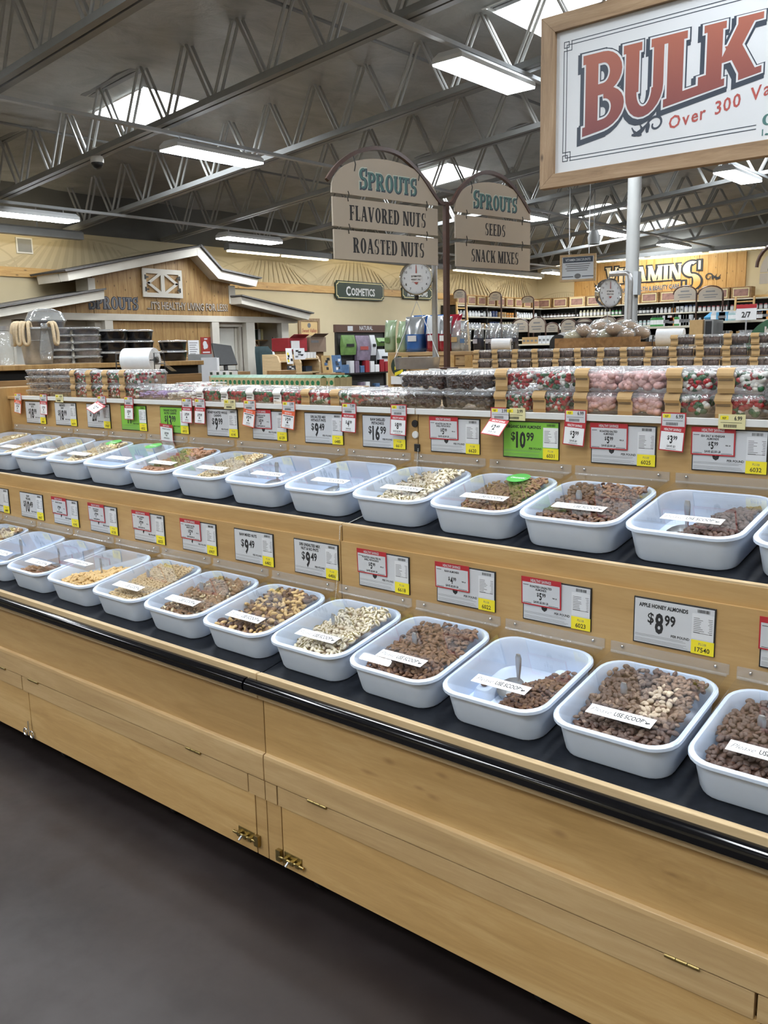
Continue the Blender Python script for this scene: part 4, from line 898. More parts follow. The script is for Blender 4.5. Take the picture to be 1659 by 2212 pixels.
card(192,1088,0,'6136','silver price card with sale tag reading 7.99, PLU 6136',None,'9','99',sale=(['RAW WHOLE','CASHEWS'],'7','99',G2))
card(287,1103,0,'6025','silver price card with sale tag reading 7.99, above the tan peanuts',None,'9','99',sale=(['RAW CASHEW','PIECES'],'7','99',G2))
card(391,1118,0,'6907','silver price card with red sale tag, PLU 6907',None,'7','99',sale=(['ROASTED SALTED','MIXED NUTS'],'5','99',G2))
card(505,1140,0,'6482','silver price card reading raw mixed nuts 9.49',['RAW MIXED NUTS'],'9','49')
card(634,1161,0,'6486','silver price card reading 9.49 with PLU 6486',['50% UNSALTED MIX','NUT & NO PNTS'],'9','49')
card(774,1181,0,'6618','silver price card with red sale tag, PLU 6618',None,'6','99',sale=(['ROASTED UNSALTED IN','SHELL PISTACHIOS'],'5','99',G2))
card(943,1212,0,'6022','silver price card with sale tag reading raw almonds 4.99',None,'6','99',sale=(['RAW ALMONDS'],'4','99',G2))
card(1130,1248,0,'6023','silver price card with red sale tag, roasted unsalted almonds, PLU 6023',None,'6','99',sale=(['ROASTED UNSALTED','ALMONDS'],'5','99',G2))
card(1370,1287,0,'17540','silver price card reading apple honey almonds 8.99',['APPLE HONEY ALMONDS'],'8')
card(1645,1335,0,'6020','silver price card with red sale tag at the right picture edge',None,'6','99',sale=(['SMOKED ALMONDS'],'5','99',G2))
# tags hanging from the price rail
def rail_tag(px,col,top,dol,cen,label,lean=0,tilt=0,save='SAVE $1',fold=0):
    p=at(px,900,Y=YW2-.02); W_=.068
    t=thing('shelf_tag',label,'tag',(p.x,YW2-.0185,H-.178),(0,0,0),'tags hanging from the price rail')
    mcol={'r':M['red'],'o':M['orange'],'y':M['pale_yellow']}[col]
    lb=MB().box(-W_/2,W_/2,-.0012,0,-.038,0).build('shelf_label',M['pale_yellow'] if col=='y' else mcol,t)
    mb=MB(); y=-.0015
    if col!='y': mb.add([(-W_/2+.003,y,-.037),(W_/2-.003,y,-.037),(W_/2-.003,y,-.003),(-W_/2+.003,y,-.003)],[(0,1,2,3)],1)
    mb.add([(-W_/2+.005,y-.0002,-.014),(-W_/2+.026,y-.0002,-.014),(-W_/2+.026,y-.0002,-.004),(-W_/2+.005,y-.0002,-.004)],[(0,1,2,3)],2)
    text(mb,top,(W_/2-.008,y-.0004,-.015),(1,0,0),(0,0,1),.0145,0,.02,.8,'r'); bars(mb,[(-.02+.0024*i,-.0187+.0024*i,-.034,.008,y-.0003) for i in range(14)],0); bars(mb,[(-W_/2+.006,W_/2-.008,-.022,.001,y-.0003)],0)
    text(mb,'REP',(-W_/2+.0155,y-.0004,-.0125),(1,0,0),(0,0,1),.0075,0,.02,.8)
    mb.build('label_print',[M['ink'],M['silver_paper'],M['yellow']],lb)
    if dol is None: return t
    H_=.066
    s=bpy.data.objects.new('sale_flap',MB().box(-W_/2,W_/2,-.0012,0,-H_,0).mesh('sale_flap',mcol)); C.objects.link(s); s.parent=t; s.location=(0,-.0015,-.037); s.rotation_euler=(-tilt,lean,0)
    mb=MB().add([(-W_/2+.0028,y,-H_+.0028),(W_/2-.0028,y,-H_+.0028),(W_/2-.0028,y,-.0145),(-W_/2+.0028,y,-.0145)],[(0,1,2,3)],1)
    text(mb,'NEW FOR YOU' if col=='o' else 'HEALTHY SAVINGS',(0,y-.0002,-.0115),(1,0,0),(0,0,1),.0095,1,.022,.58,maxw=W_*.92)
    price(mb,dol,cen,0,-.0425,.0245,y-.0003,0); text(mb,save,(0,y-.0003,-.0555),(1,0,0),(0,0,1),.0078,0,.02,.85); bars(mb,[(-.014,.014,-.0605,.001,y-.0003)],0)
    if col=='o': bars(mb,[(-.026,.026,-.0205,.003,y-.0003)],0)
    mb.build('sale_print',[M['ink'],M['paper']],s); return t
rail_tag(42,'o','3.99','2','99','orange edged tag reading 2.99, leaning, at the left end of the rail',.12,.05)
rail_tag(97,'r','4.99','2','99','red topped tag reading 2.99 over the first silver card',.03,.03)
rail_tag(131,'y','4.99',None,None,'pale yellow label alone, between the two 18.99 cards')
rail_tag(222,'r','4.99','2','99','red topped tag folded up in front of the 20.99 card',.35,1.05)
rail_tag(280,'r','4.99','3','99','red topped tag reading 3.99 over the first green card',0,.05)
rail_tag(405,'r','3.99','2','99','red topped tag reading 2.99, left one of a pair by the 9.99 card',.02,.04)
rail_tag(433,'r','3.99','2','99','red topped tag reading 2.99, right one of a pair by the 9.99 card',.02,.06)
rail_tag(497,'y','3.99',None,None,'pale yellow label alone, above the 9.99 card')
rail_tag(540,'o','3.99','2','99','orange edged tag reading 2.99 over the sale card 6139, left edge',.14,.06)
rail_tag(624,'o','3.99','2','99','orange edged tag reading 2.99 over the sale card 6139, right edge',.10,.05)
rail_tag(754,'r','7.99','4','99','red topped tag reading 4.99 beside the 9.49 card',.03,.04,'SAVE $3')
rail_tag(861,'r','10.99','8','99','red topped tag reading 8.99 over the 16.99 card',.03,.04,'SAVE $2.00 LB')
rail_tag(1080,'r','3.99','2','49','red topped tag reading 2.49, tilted out, left of the green almond card',.10,.85,'SAVE 1.50')
rail_tag(1113,'y','3.99',None,None,'pale yellow label alone, above the green almond card')
rail_tag(1243,'r','6.99','3','99','red topped tag reading 3.99 right of the green almond card',.07,.04,'SAVE $3')
rail_tag(1455,'r','6.99','3','99','red topped tag reading 3.99 between cards 6025 and 6032',.05,.04,'SAVE $3')
rail_tag(1581,'y','6.99',None,None,'pale yellow label alone, above the 6032 card')
# loose sale card hooked under the second green card
p=at(360,934,Y=YW2-.012)
t=thing('sale_card','small loose sale card reading 12.99 hanging below the green 13.99 card','sale card',(p.x,p.y,p.z),(.04,.06,0))
MB().box(-.045,.045,-.001,0,-.040,.036).build('card_back',M['red'],t)
mb=MB().add([(-.042,-.0012,-.037),(.042,-.0012,-.037),(.042,-.0012,.022),(-.042,-.0012,.022)],[(0,1,2,3)],1); text(mb,'HEALTHY SAVINGS',(0,-.0014,.0255),(1,0,0),(0,0,1),.0085,1,.02,.6)
text(mb,'ORGANIC ROASTED',(0,-.0015,.012),(1,0,0),(0,0,1),.0075,0,.02,.8); price(mb,'12','99',0,-.014,.020,-.0015,0); text(mb,'SAVE $1.00 LB',(0,-.0015,-.027),(1,0,0),(0,0,1),.0075,0,.02,.8); mb.build('sale_print',[M['ink'],M['paper']],t)
# ================================================================ clamshells of sweets on the top shelves
FILL=dict(red=plain('red sweet',(.36,.012,.018),.25,0,.12,80),green=plain('green sweet',(.015,.10,.035),.25,0,.15,80),white=plain('white sweet',(.78,.76,.72),.3,0,.04,80),pink=plain('pink sweet',(.68,.42,.40),.45,0,.08,80),
    choc=plain('dark chocolate piece',(.035,.014,.010),.22,0,.3,90),brown=plain('brown chocolate piece',(.085,.045,.032),.35,0,.4,90),grey=plain('pale yogurt piece',(.55,.50,.48),.5,0,.1,80),purple=plain('lilac yogurt piece',(.36,.26,.46),.5,0,.12,80),nutb=plain('brown nut piece',(.20,.11,.06),.4,0,.4,90))
def clam(w_,d,h,label,group,loc,fill,level=1.0,lab=None,labx=0,size=.0085,shape='ball',n=150,seed=1,rot=0,cat='clamshell box'):
    t=thing('clamshell_box',label,cat,loc,rot,group); t['_w']=w_
    del t['_w']
    def R(i,z,r=.012): return rrect(-w_/2+i,w_/2-i,i,d-i,max(.004,r-i*.4),z,3)
    hb=h*.72
    mb=MB(); mb.rings([R(.011,0),R(.0085,.004),R(.004,hb-.003),R(.0,hb),R(.0,hb+.003)],cap1=False); mb.build('tray',M['clam'],t,.8)
    mb=MB(); mb.rings([R(.0,hb+.0035),R(.0,hb+.006),R(.005,hb+.008),R(.008,h-.003),R(.013,h-.0005),R(.024,h-.001),R(.028,h-.003)],cap0=False); mb.build('top',M['clamlid'],t,.8)
    rnd=random.Random(seed); mb=MB(); mats=[m for m,_ in fill]; ws=[w2 for _,w2 in fill]; H_=(h-.008)*level
    for k in range(n):
        face=rnd.random(); u=rnd.uniform(-w_/2+.013,w_/2-.013); v=rnd.uniform(.013,d-.013); z=.006+size*.6+rnd.random()*max(.001,H_-size*1.4-.006)
        if face<.45: v=.009+size*.75+rnd.random()*.003
        elif face<.60: u=(-1 if rnd.random()<.5 else 1)*(w_/2-.009-size*.8)
        else: z=H_-size*.7
        Rm=Matrix.Rotation(rnd.uniform(0,6.3),3,'Z')@Matrix.Rotation(rnd.uniform(-.6,.6),3,'X'); mi=rnd.choices(range(len(mats)),ws)[0]; s=size*rnd.uniform(.85,1.1)
        if shape=='ball': mb.ell((u,v,z),s*1.2,s*.95,s*.95,Rm,7,5,mi)
        elif shape=='egg': mb.ell((u,v,z),s*1.3,s,s*.9,Rm,8,6,mi)
        elif shape=='stick': mb.cyl((u,v,.008),(u+rnd.uniform(-.003,.003),v,H_*rnd.uniform(.75,1)),s*.55,6,mi=mi)
        else: mb.tube([Vector((u,v,z))+Rm@Vector(((i-1.5)*s,math.sin(i*1.3)*s*.7,0)) for i in range(4)],s*.42,5,mi)
    f=mb.build('filling',mats,t,4); f['kind']='stuff'
    if lab:
        pr=[(.055,h+.0008),(.012,h+.0012),(.004,h-.002),(-.003,hb+.006),(-.0045,hb),(-.002,hb*.82),(-.0025,hb*.5),(-.004,hb*.3),(-.0015,.002)]
        lw=.044; mb=MB()
        for (a,b),(c,e) in zip(pr,pr[1:]): mb.add([(labx-lw/2+(.004 if b<hb else 0),a,b),(labx+lw/2+(.004 if b<hb else 0),a,b),(labx+lw/2+(.004 if e<hb else 0),c,e),(labx-lw/2+(.004 if e<hb else 0),c,e)],[(0,1,2,3)],0)
        y=-.0052
        for i in range(2): mb.add([(labx-.016,y,hb*.80-.0035*i),(labx+.022,y,hb*.80-.0035*i),(labx+.022,y,hb*.80+.0016-.0035*i),(labx-.016,y,hb*.80+.0016-.0035*i)],[(0,1,2,3)],1)
        if lab=='white':
            mb.add([(labx-.012,y-.0003,hb*.52),(labx+.016,y-.0003,hb*.52),(labx+.016,y-.0003,hb*.60),(labx-.012,y-.0003,hb*.60)],[(0,1,2,3)],1)
            for i in range(3): mb.add([(labx-.013+.005*i,y-.0003,hb*.30),(labx-.010+.005*i,y-.0003,hb*.30),(labx-.010+.005*i,y-.0003,hb*.36),(labx-.013+.005*i,y-.0003,hb*.36)],[(0,1,2,3)],1)
        mb.build('label',[M['kraft'] if lab=='kraft' else M['paper'],M['ink']],t)
    return t
YF=2.349; zs=ZT+.0008; LH=.0665
XM=[(FILL['red'],4),(FILL['green'],3),(FILL['white'],3)]
GB='boxed sweets along the front top shelf'
# trays of chocolates at the left end, four thin layers
for j in range(4):
    for i in range(2):
        clam(.215,.17,.034,f'flat clear tray of brown chocolates by the end panel, {"bottom second third top".split()[j]} layer, {"outer" if i==0 else "inner"} column',GB,(-4.31+.222*i+.004*(j%2),YF+.004*(j%2),zs+.0345*j),[(FILL['brown'],3),(FILL['nutb'],2)],.9,None,0,.009,'ball',60,j*2+i)
# three kraft labelled boxes, two layers
for j in range(2):
    for i in range(4):
        clam(.135,.18,LH,f'red green and white sweets, {"lower" if j==0 else "upper"} box, {ordn[i]} from the chocolate trays, kraft label',GB,(-3.905+.139*i,YF,zs+LH*j),XM,.92,'kraft' if i<4 else None,-.045,.0075,'ball',150,20+j*4+i)
clam(.20,.2,.056,'clear box of lilac yogurt pieces near the left of the shelf',GB,(-3.315,YF,zs),[(FILL['purple'],1)],.85,None,0,.011,'worm',70,31)
clam(.20,.2,.056,'clear box of pale yogurt covered pieces beside the lilac ones',GB,(-3.110,YF,zs),[(FILL['grey'],1),(FILL['white'],1)],.85,None,0,.011,'worm',70,32)
clam(.19,.17,.034,'flat clear box of pink and white sweets behind the lilac ones, left',GB,(-3.34,YF+.215,zs),[(FILL['pink'],1),(FILL['white'],2),(FILL['red'],.5)],.9,None,0,.009,'ball',60,33)
clam(.19,.17,.034,'flat clear box of pink and white sweets stacked behind the lilac ones, upper',GB,(-3.34,YF+.213,zs+.0345),[(FILL['pink'],1),(FILL['white'],2),(FILL['red'],.8)],.9,None,0,.009,'ball',60,34)
for i in range(4):
    clam(.152,.19,.060,f'red and green gummies box with a white paper label, {ordn[i]} of four from the left',GB,(-2.93+.156*i,YF,zs),[(FILL['red'],5),(FILL['green'],4)],.9,'white',-.045,.0095,'ball',110,40+i)
for i in range(2):
    clam(.145,.19,.060,f'large red green and white sweets, single layer, kraft label, {"left" if i==0 else "right"} of two',GB,(-2.305+.15*i,YF,zs),XM,.95,'kraft',-.05,.0115,'ball',90,50+i)
clam(.225,.19,.054,'clear box a third full of dark chocolate pieces, right of the kraft pair',GB,(-2.03,YF,zs),[(FILL['choc'],1)],.42,None,0,.011,'egg',70,55)
for j in range(2):
    for i in range(2):
        clam(.187,.19,.063,f'long box of dark chocolate almonds, {"lower" if j==0 else "upper"} {"left" if i==0 else "right"} of four',GB,(-1.815+.19*i,YF,zs+.0635*j),[(FILL['choc'],1)],.97,None,0,.0115,'egg',110,60+j*2+i)
for i in range(8):
    X=-1.462+.1375*i; pink=i in(2,3)
    kind='pink sugared almonds' if pink else 'red green and white sweets'
    big=i>=4
    for j in range(2):
        clam(.134,.19,LH,f'{kind}, {"lower" if j==0 else "upper"} box {ordn[i]} right of the dark chocolate boxes',GB,(X+.003*(j%2),YF,zs+LH*j),[(FILL['pink'],1)] if pink else XM,.95,'kraft' if (j==0 or i in(0,2,4,5,6)) else None,-.036,.0125 if pink else (.010 if big else .0078),'egg' if (pink or big) else 'ball',90 if pink or big else 160,80+i*2+j)
# second and third rows deep on the same shelf, seen over the first
for r in range(2):
    for i in range(9):
        X=-1.72+.142*i; clam(.136,.18,LH,f'clear box of mixed sweets behind the kraft boxes, {ordn[i]} along, {"second" if r==0 else "third"} row',GB,(X,YF+.2+.19*r,zs),XM if i%3 else [(FILL['pink'],1)],.9,None,0,.011,'ball',40,120+r*9+i)
        if r==0 and i>1: clam(.136,.18,LH,f'clear upper box of mixed sweets behind the kraft boxes, {ordn[i]} along',GB,(X+.004,YF+.2,zs+LH),XM if i%3 else [(FILL['pink'],1)],.9,None,0,.011,'ball',40,150+i)
for i in range(9): clam(.19,.18,.055,f'clear box of sweets in the back row behind the white labels, {ordn[i]} along',GB,(-3.05+.195*i if i<6 else -3.9+.2*(i-6),YF+.205,zs),[(FILL['red'],1),(FILL['white'],2)] if i<6 else XM,.85,None,0,.011,'ball',45,170+i)
# ---------------------------------------------------------------- second island behind, its kraft labelled chocolate boxes
Z2=H-.135
t=thing('display_table','plain maple island behind the nut display, stacked with chocolate boxes','table')
MB().box(-3.75,.6,4.98,6.0,Z2-.03,Z2).build('top',M['maple'],t,bevel=.003); MB().box(-3.70,.55,5.03,5.95,.1,Z2-.03).build('body',M['maple'],t)
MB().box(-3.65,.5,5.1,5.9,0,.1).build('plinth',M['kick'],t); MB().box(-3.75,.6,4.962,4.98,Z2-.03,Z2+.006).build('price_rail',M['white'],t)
GC='chocolate boxes on the island behind'
base=None
for i in range(16):
    for j in range(3 if i>=9 else 2):
        X=-3.34+.151*i; lab=f'small clear box of brown chocolates with kraft label, back island, {["bottom","middle","top"][j]} layer, {(ordn+["thirteenth","fourteenth","fifteenth","sixteenth"])[i]} along'
        if base is None: base=clam(.146,.19,.0625,lab,GC,(X,5.0,Z2+.001),[(FILL['brown'],1)],.95,'kraft',-.045,.009,'stick',90,200)
        else: copy_tree(base,lab,GC,(X+.006*((i*3+j)%2),5.0,Z2+.001+.063*j))
# ================================================================ hanging and standing signs, scales
def vplane(px,py,P,d):                        # pixel on the vertical plane through P along d -> (distance along d, height)
    r=ray(px,py); d=Vector((d[0],d[1],0)).normalized(); n=Vector((-d.y,d.x,0)); t=(Vector(P)-Vector((0,0,H))).dot(n)/r.dot(n); q=Vector((0,0,H))+r*t
    return (q-Vector(P)).dot(d),q.z
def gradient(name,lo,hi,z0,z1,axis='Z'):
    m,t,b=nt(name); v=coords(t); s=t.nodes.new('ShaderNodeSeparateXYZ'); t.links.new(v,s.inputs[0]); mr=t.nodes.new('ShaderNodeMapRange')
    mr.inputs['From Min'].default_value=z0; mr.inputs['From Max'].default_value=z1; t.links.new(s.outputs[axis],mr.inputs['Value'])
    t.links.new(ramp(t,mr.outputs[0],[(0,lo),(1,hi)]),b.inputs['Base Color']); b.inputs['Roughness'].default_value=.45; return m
M['navy']=plain('navy print',(.028,.04,.062),.45,0,.08,10)
M['signwhite']=plain('sign white',(.63,.655,.685),.5,0,.02,4)
M['taupe']=plain('taupe painted board',(.385,.33,.265),.55,0,.03,4)
M['forest']=plain('forest green paint',(.018,.035,.025),.45,0,.08,6)
M['teal']=plain('teal print',(.055,.15,.145),.5,0,.1,10)
M['palegreen']=plain('pale green outline',(.45,.52,.47),.5,0,.03,10)
M['rust']=plain('rust red print',(.36,.07,.06),.5,0,.05,10)
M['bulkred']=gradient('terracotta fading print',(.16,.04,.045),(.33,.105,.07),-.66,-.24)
# ---- the big framed sign: local origin = top left corner of the frame, x right, z up
BX,BY,BZ=-2.727,4.7,H+1.81; BW,BHt=2.5,.911
t=thing('hanging_sign','large white framed sign reading bulk, hung over the display','sign',(BX,BY,BZ))
fw=.088
MB().box(fw*.8,BW-fw*.8,.012,.03,-BHt+fw*.8,-fw*.8).build('panel',M['signwhite'],t)
for nm,poly,mt in (('frame_top',[(0,0),(BW,0),(BW-fw,-fw),(fw,-fw)],'sign_wood'),('frame_bottom',[(0,-BHt),(fw,-BHt+fw*.85),(BW-fw,-BHt+fw*.85),(BW,-BHt)],'sign_wood'),('frame_side',[(0,0),(fw,-fw),(fw,-BHt+fw*.85),(0,-BHt)],'sign_wood_up'),('frame_side',[(BW,0),(BW,-BHt),(BW-fw,-BHt+fw*.85),(BW-fw,-fw)],'sign_wood_up')):
    MB().prism(poly,(0,-.012,0),(1,0,0),(0,0,1),-.055).build(nm,M[mt],t,bevel=.002)
for hx in (.42,1.9):
    c=MB(); z=0; zt=chord(BX+hx)-BZ+.0
    n=int(zt/.03)
    for i in range(n): c.tube([(hx+(.008*math.cos(a) if i%2 else 0),.015+(0 if i%2 else .008*math.cos(a)),.03*i+.018+.019*math.sin(a)) for a in [2*PI*k/8 for k in range(8)]],.003,4,closed=True)
    o=c.build('chain',M['steel'],t,1); o['kind']='stuff'
# border
def bline(mb,x0,z0,x1,z1,w_=.0045): mb.add([(min(x0,x1)-w_/2,.0115,min(z0,z1)-w_/2),(max(x0,x1)+w_/2,.0115,min(z0,z1)-w_/2),(max(x0,x1)+w_/2,.0115,max(z0,z1)+w_/2),(min(x0,x1)-w_/2,.0115,max(z0,z1)+w_/2)],[(0,1,2,3)],0)
mb=MB(); x0,x1,zt,zb=.135,BW-.135,-.148,-.775
for k in (0,.018):
    bline(mb,x0+.045,zt-k,x1-.045,zt-k); bline(mb,x0+k,zt-.045,x0+k,zb+.045); bline(mb,x1-k,zt-.045,x1-k,zb+.045); bline(mb,x0+.045,zb+k,1.195,zb+k); bline(mb,1.9,zb+k,x1-.045,zb+k)
for cx,sx_ in ((x0,1),(x1,-1)):
    for cz,sz in ((zt,-1),(zb,1)):
        for a,b,s in ((0,0,.03),(.017,.017,.03)):
            X0,Z0=cx+sx_*a,cz+sz*b; X1,Z1=X0+sx_*s,Z0+sz*s
            bline(mb,X0,Z0,X1,Z0); bline(mb,X0,Z1,X1,Z1); bline(mb,X0,Z0,X0,Z1); bline(mb,X1,Z0,X1,Z1)
        bline(mb,cx+sx_*.047,cz,cx+sx_*.047,cz+sz*.018); bline(mb,cx,cz+sz*.047,cx+sx_*.018,cz+sz*.047)
mb.build('border',M['navy'],t)
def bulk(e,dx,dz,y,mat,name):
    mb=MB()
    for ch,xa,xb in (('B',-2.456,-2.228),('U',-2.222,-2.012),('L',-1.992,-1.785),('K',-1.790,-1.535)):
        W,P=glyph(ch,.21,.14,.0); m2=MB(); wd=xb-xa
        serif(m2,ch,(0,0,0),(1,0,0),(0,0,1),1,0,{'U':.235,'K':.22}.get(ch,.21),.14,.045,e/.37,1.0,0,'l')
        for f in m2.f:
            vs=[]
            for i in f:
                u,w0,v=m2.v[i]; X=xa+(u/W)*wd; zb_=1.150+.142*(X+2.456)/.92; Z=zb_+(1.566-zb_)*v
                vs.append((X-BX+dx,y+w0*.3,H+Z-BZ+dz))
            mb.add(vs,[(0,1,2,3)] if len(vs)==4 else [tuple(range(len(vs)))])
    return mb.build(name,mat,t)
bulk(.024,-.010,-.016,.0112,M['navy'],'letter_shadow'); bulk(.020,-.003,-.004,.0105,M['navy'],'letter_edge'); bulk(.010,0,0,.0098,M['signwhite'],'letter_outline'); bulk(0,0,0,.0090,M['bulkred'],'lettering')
mb=MB(); rot=Vector((1,0,.16)).normalized(); upv=Vector((0,0,1))
def swoop(s,x0,z0,size,mi):
    x=x0
    for ch in s:
        if ch==' ': x+=size*.42; continue
        m1=MB(); wd=text(m1,ch,(x,.011,z0+.10*(x-x0)+.13*(x-x0)**2),rot,upv,size,0,.016,.92,'l'); x+=wd+size*.10; m1.build('letter',M['rust'],t)
swoop('Over 300 Varieties',-1.975-BX,H+1.105-BZ,.088,0)
mb=MB(); serif(mb,'SPROUTS',(-1.502-BX,.011,H+1.0-BZ),(1,0,0),(0,0,1),.095,0,.2,.08,.05,.0,1,.12,'l'); mb.build('small_lettering',M['teal'],t)
mb=MB(); flourish(mb,(-2.195-BX,.011,H+1.085-BZ),(1,0,.13),(0,0,1),.19); mb.build('scroll_ornament',M['navy'],t)
# ---- arched sign boards on the brown post
PX,PY=-3.634,5.02; DV=(.156,.988)
t=thing('aisle_sign','brown post with two arched sets of taupe boards reading flavored nuts and seeds','sign',(PX,PY,Z2+.001),math.atan2(DV[1],DV[0]))
P0=(PX,PY,0)
S=lambda px,py:(lambda a:(a[0],a[1]-Z2))(vplane(px,py,P0,DV))
_,zj=S(963,440)
MB().box(-.017,.017,-.017,.017,0,zj+.01).build('post',M['brownmetal'],t,bevel=.003); MB().box(-.06,.06,-.05,.05,0,.012).build('foot_plate',M['brownmetal'],t,bevel=.002)
def smooth(pts,k=4):
    P=[Vector(p) for p in pts]; out=[]
    for i in range(len(P)-1):
        a,b,c,d=P[max(i-1,0)],P[i],P[i+1],P[min(i+2,len(P)-1)]
        for j in range(k):
            u=j/k; out.append(.5*((2*b)+(c-a)*u+(2*a-5*b+4*c-d)*u*u+(3*b-a-3*c+d)*u**3))
    return out+[P[-1]]
for pts in ([(706,389),(729,357),(766,331),(811,321),(861,334),(905,374),(936,420),(950,438),(961,440)],[(965,440),(976,438),(995,407),(1024,381),(1055,373),(1088,386),(1118,419),(1143,460)]):
    mb=MB(); mb.tube([(a,0,b) for a,b in smooth([(*S(*p),) if 0 else Vector((*S(*p),0)) for p in pts]) for a,b in ((0,0),)] if 0 else [(v.x,0,v.y) for v in smooth([Vector((*S(*p),0)) for p in pts])],.017,4); mb.build('arch_bar',M['brownmetal'],t)
def board(nm,L,R,zt,zb,apex=None,words=None,big=False):
    if apex is None: poly=[(L,zb),(R,zb),(R,zt),(L,zt)]
    else:
        poly=[(L,zb),(R,zb)]+[((L+R)/2+(R-L)/2*math.cos(a),zb+.015+(apex-zb-.015)*math.sin(a)**.9) for a in [PI*i/22 for i in range(0,23)]]
    o=MB().prism(poly,(0,.006,0),(1,0,0),(0,0,1),.012).build(nm,M['taupe'],t)
    mb=MB(); c=(L+R)/2
    if big:
        hh=(apex-zb)*.56; w_=(R-L)*.76
        for e,mi,dy,sh in ((.075,2,-.0064,(0,0)),(.05,0,-.0067,(.03,-.03)),(.0,1,-.007,(0,0))): serif(mb,words,(c+.01,dy,zb+(apex-zb)*.20),(1,0,0),(0,0,1),hh*.86,mi,.2,.08,.05,e,.9,.13,'c',.86,.0,w_,sh)
        mb.build('lettering',[M['navy'],M['teal'],M['palegreen']],o)
    else:
        serif(mb,words,(c+.01,-.0065,zb+(zt-zb)*.25),(1,0,0),(0,0,1),(zt-zb)*.52,0,.25,.085,.055,.0,.74,.16,'c',None,0,(R-L)*.86); mb.build('lettering',M['ink'],o)
    return o
for (aL,aR,aT,b1,b2) in ((( 713,415),(944,446),(822,344),((714,423),(944,453),(945,509),(717,489)),((717,496),(946,515),(947,573),(721,560))),((982,452),(1144,482),(1058,394),((982,460),(1145,486),(1145,531),(982,513)),((982,521),(1144,540),(1144,587),(982,574)))):
    lft=aL[0]<900; L=(S(*b1[0])[0]+S(*b2[3])[0])/2; R=(S(*b1[1])[0]+S(*b2[2])[0])/2
    av=lambda a,b:(S(*a)[1]+S(*b)[1])/2
    zA=av(aL,aR); z1t=av(b1[0],b1[1]); z1b=av(b1[2],b1[3]); z2t=av(b2[0],b2[1]); z2b=av(b2[2],b2[3])
    board('arch_board',L,R,None,zA,S(*aT)[1],'SPROUTS',True)
    board('board',L+.004,R-.004,z1t,z1b,None,'FLAVORED NUTS' if lft else 'SEEDS'); board('board',L+.008,R-.004,z2t,z2b,None,'ROASTED NUTS' if lft else 'SNACK MIXES')
    for f in (.14,.88):
        x=L+(R-L)*f
        for za,zb in ((zA+.02,z1t-.02),(z1b+.02,z2t-.02)): MB().tube([(x,-.007,za),(x+.006,-.009,(za*2+zb)/3),(x-.005,-.009,(za+zb*2)/3),(x,-.007,zb)],.003,5).build('hook',M['blackmetal'],t,1)
    for f in (.20,.80):
        x=L+(R-L)*f; zc=zA+(S(*aT)[1]-zA)*math.sin(math.acos(abs(2*f-1)))*.9
        MB().tube([(x,-.008,zc-.03),(x+.01,-.008,zc+.01),(x-.005,0,zc+.075)],.0035,5).build('hook',M['blackmetal'],t,1)
# ---- hanging produce scales
def scale(label,px,py,Y,rad,yaw,arm,tray):
    p=at(px,py,Y=Y)
    t=thing('hanging_scale',label,'scale',p,yaw)
    n=28; mb=MB(); mb.lathe([(rad*.97,.0),(rad*1.0,.012),(rad*1.0,.055),(rad*.9,.07),(.0,.072)][::1],(0,0,0),n,0,(0,1,0)); mb.build('case',M['chrome'],t,.7)
    mb=MB().tube([(rad*.97*math.cos(2*PI*i/n),-.001,rad*.97*math.sin(2*PI*i/n)) for i in range(n)],rad*.06,6,closed=True); mb.build('bezel',M['chrome'],t,1)
    mb=MB().add([(rad*.95*math.cos(2*PI*i/n),-.001,rad*.95*math.sin(2*PI*i/n)) for i in range(n)],[tuple(range(n))]); d=mb.build('dial',M['signwhite'],t)
    mb=MB()
    for k in range(12):
        a=PI/2-2*PI*k/12; 
        if k in(0,6): continue
        text(mb,str(k),(rad*.72*math.cos(a),-.0035,rad*.72*math.sin(a)-rad*.07),(1,0,0),(0,0,1),rad*.2,0,.01,.9)
    for k in range(60):
        a=2*PI*k/60; r0=rad*(.84 if k%5 else .80); ca,sa=math.cos(a),math.sin(a); w_=rad*.007
        mb.add([(r0*ca-w_*sa,-.0033,r0*sa+w_*ca),(rad*.9*ca-w_*sa,-.0033,rad*.9*sa+w_*ca),(rad*.9*ca+w_*sa,-.0033,rad*.9*sa-w_*ca),(r0*ca+w_*sa,-.0033,r0*sa-w_*ca)],[(0,1,2,3)],0)
    mb.add([(-rad*.36,-.003,-rad*.22),(rad*.36,-.003,-rad*.22),(rad*.36,-.003,rad*.28),(-rad*.36,-.003,rad*.28)],[(0,1,2,3)],1)
    text(mb,'ESTIMATED',(0,-.004,rad*.07),(1,0,0),(0,0,1),rad*.15,0,.02,.8,maxw=rad*.62); text(mb,'WEIGHT ONLY',(0,-.004,-rad*.13),(1,0,0),(0,0,1),rad*.15,0,.02,.8,maxw=rad*.62)
    mb.add([(-rad*.035,-.0045,rad*.3),(rad*.035,-.0045,rad*.3),(rad*.02,-.0045,rad*.78),(-rad*.02,-.0045,rad*.78)],[(0,1,2,3)],2); mb.add([(-rad*.14,-.0045,-rad*.24),(0,-.0045,-rad*.38),(rad*.14,-.0045,-rad*.24)],[(0,1,2)],2)
    mb.build('dial_print',[M['ink'],M['strip_paper'],M['rust']],d)
    MB().lathe([(.0,-rad*1.32),(rad*.13,-rad*1.26),(rad*.15,-rad*1.1),(rad*.10,-rad*.98)],(0,.03,0),10).build('hook_block',M['black'],t,1)
    arm(t,p); tray(t,p)
    return t
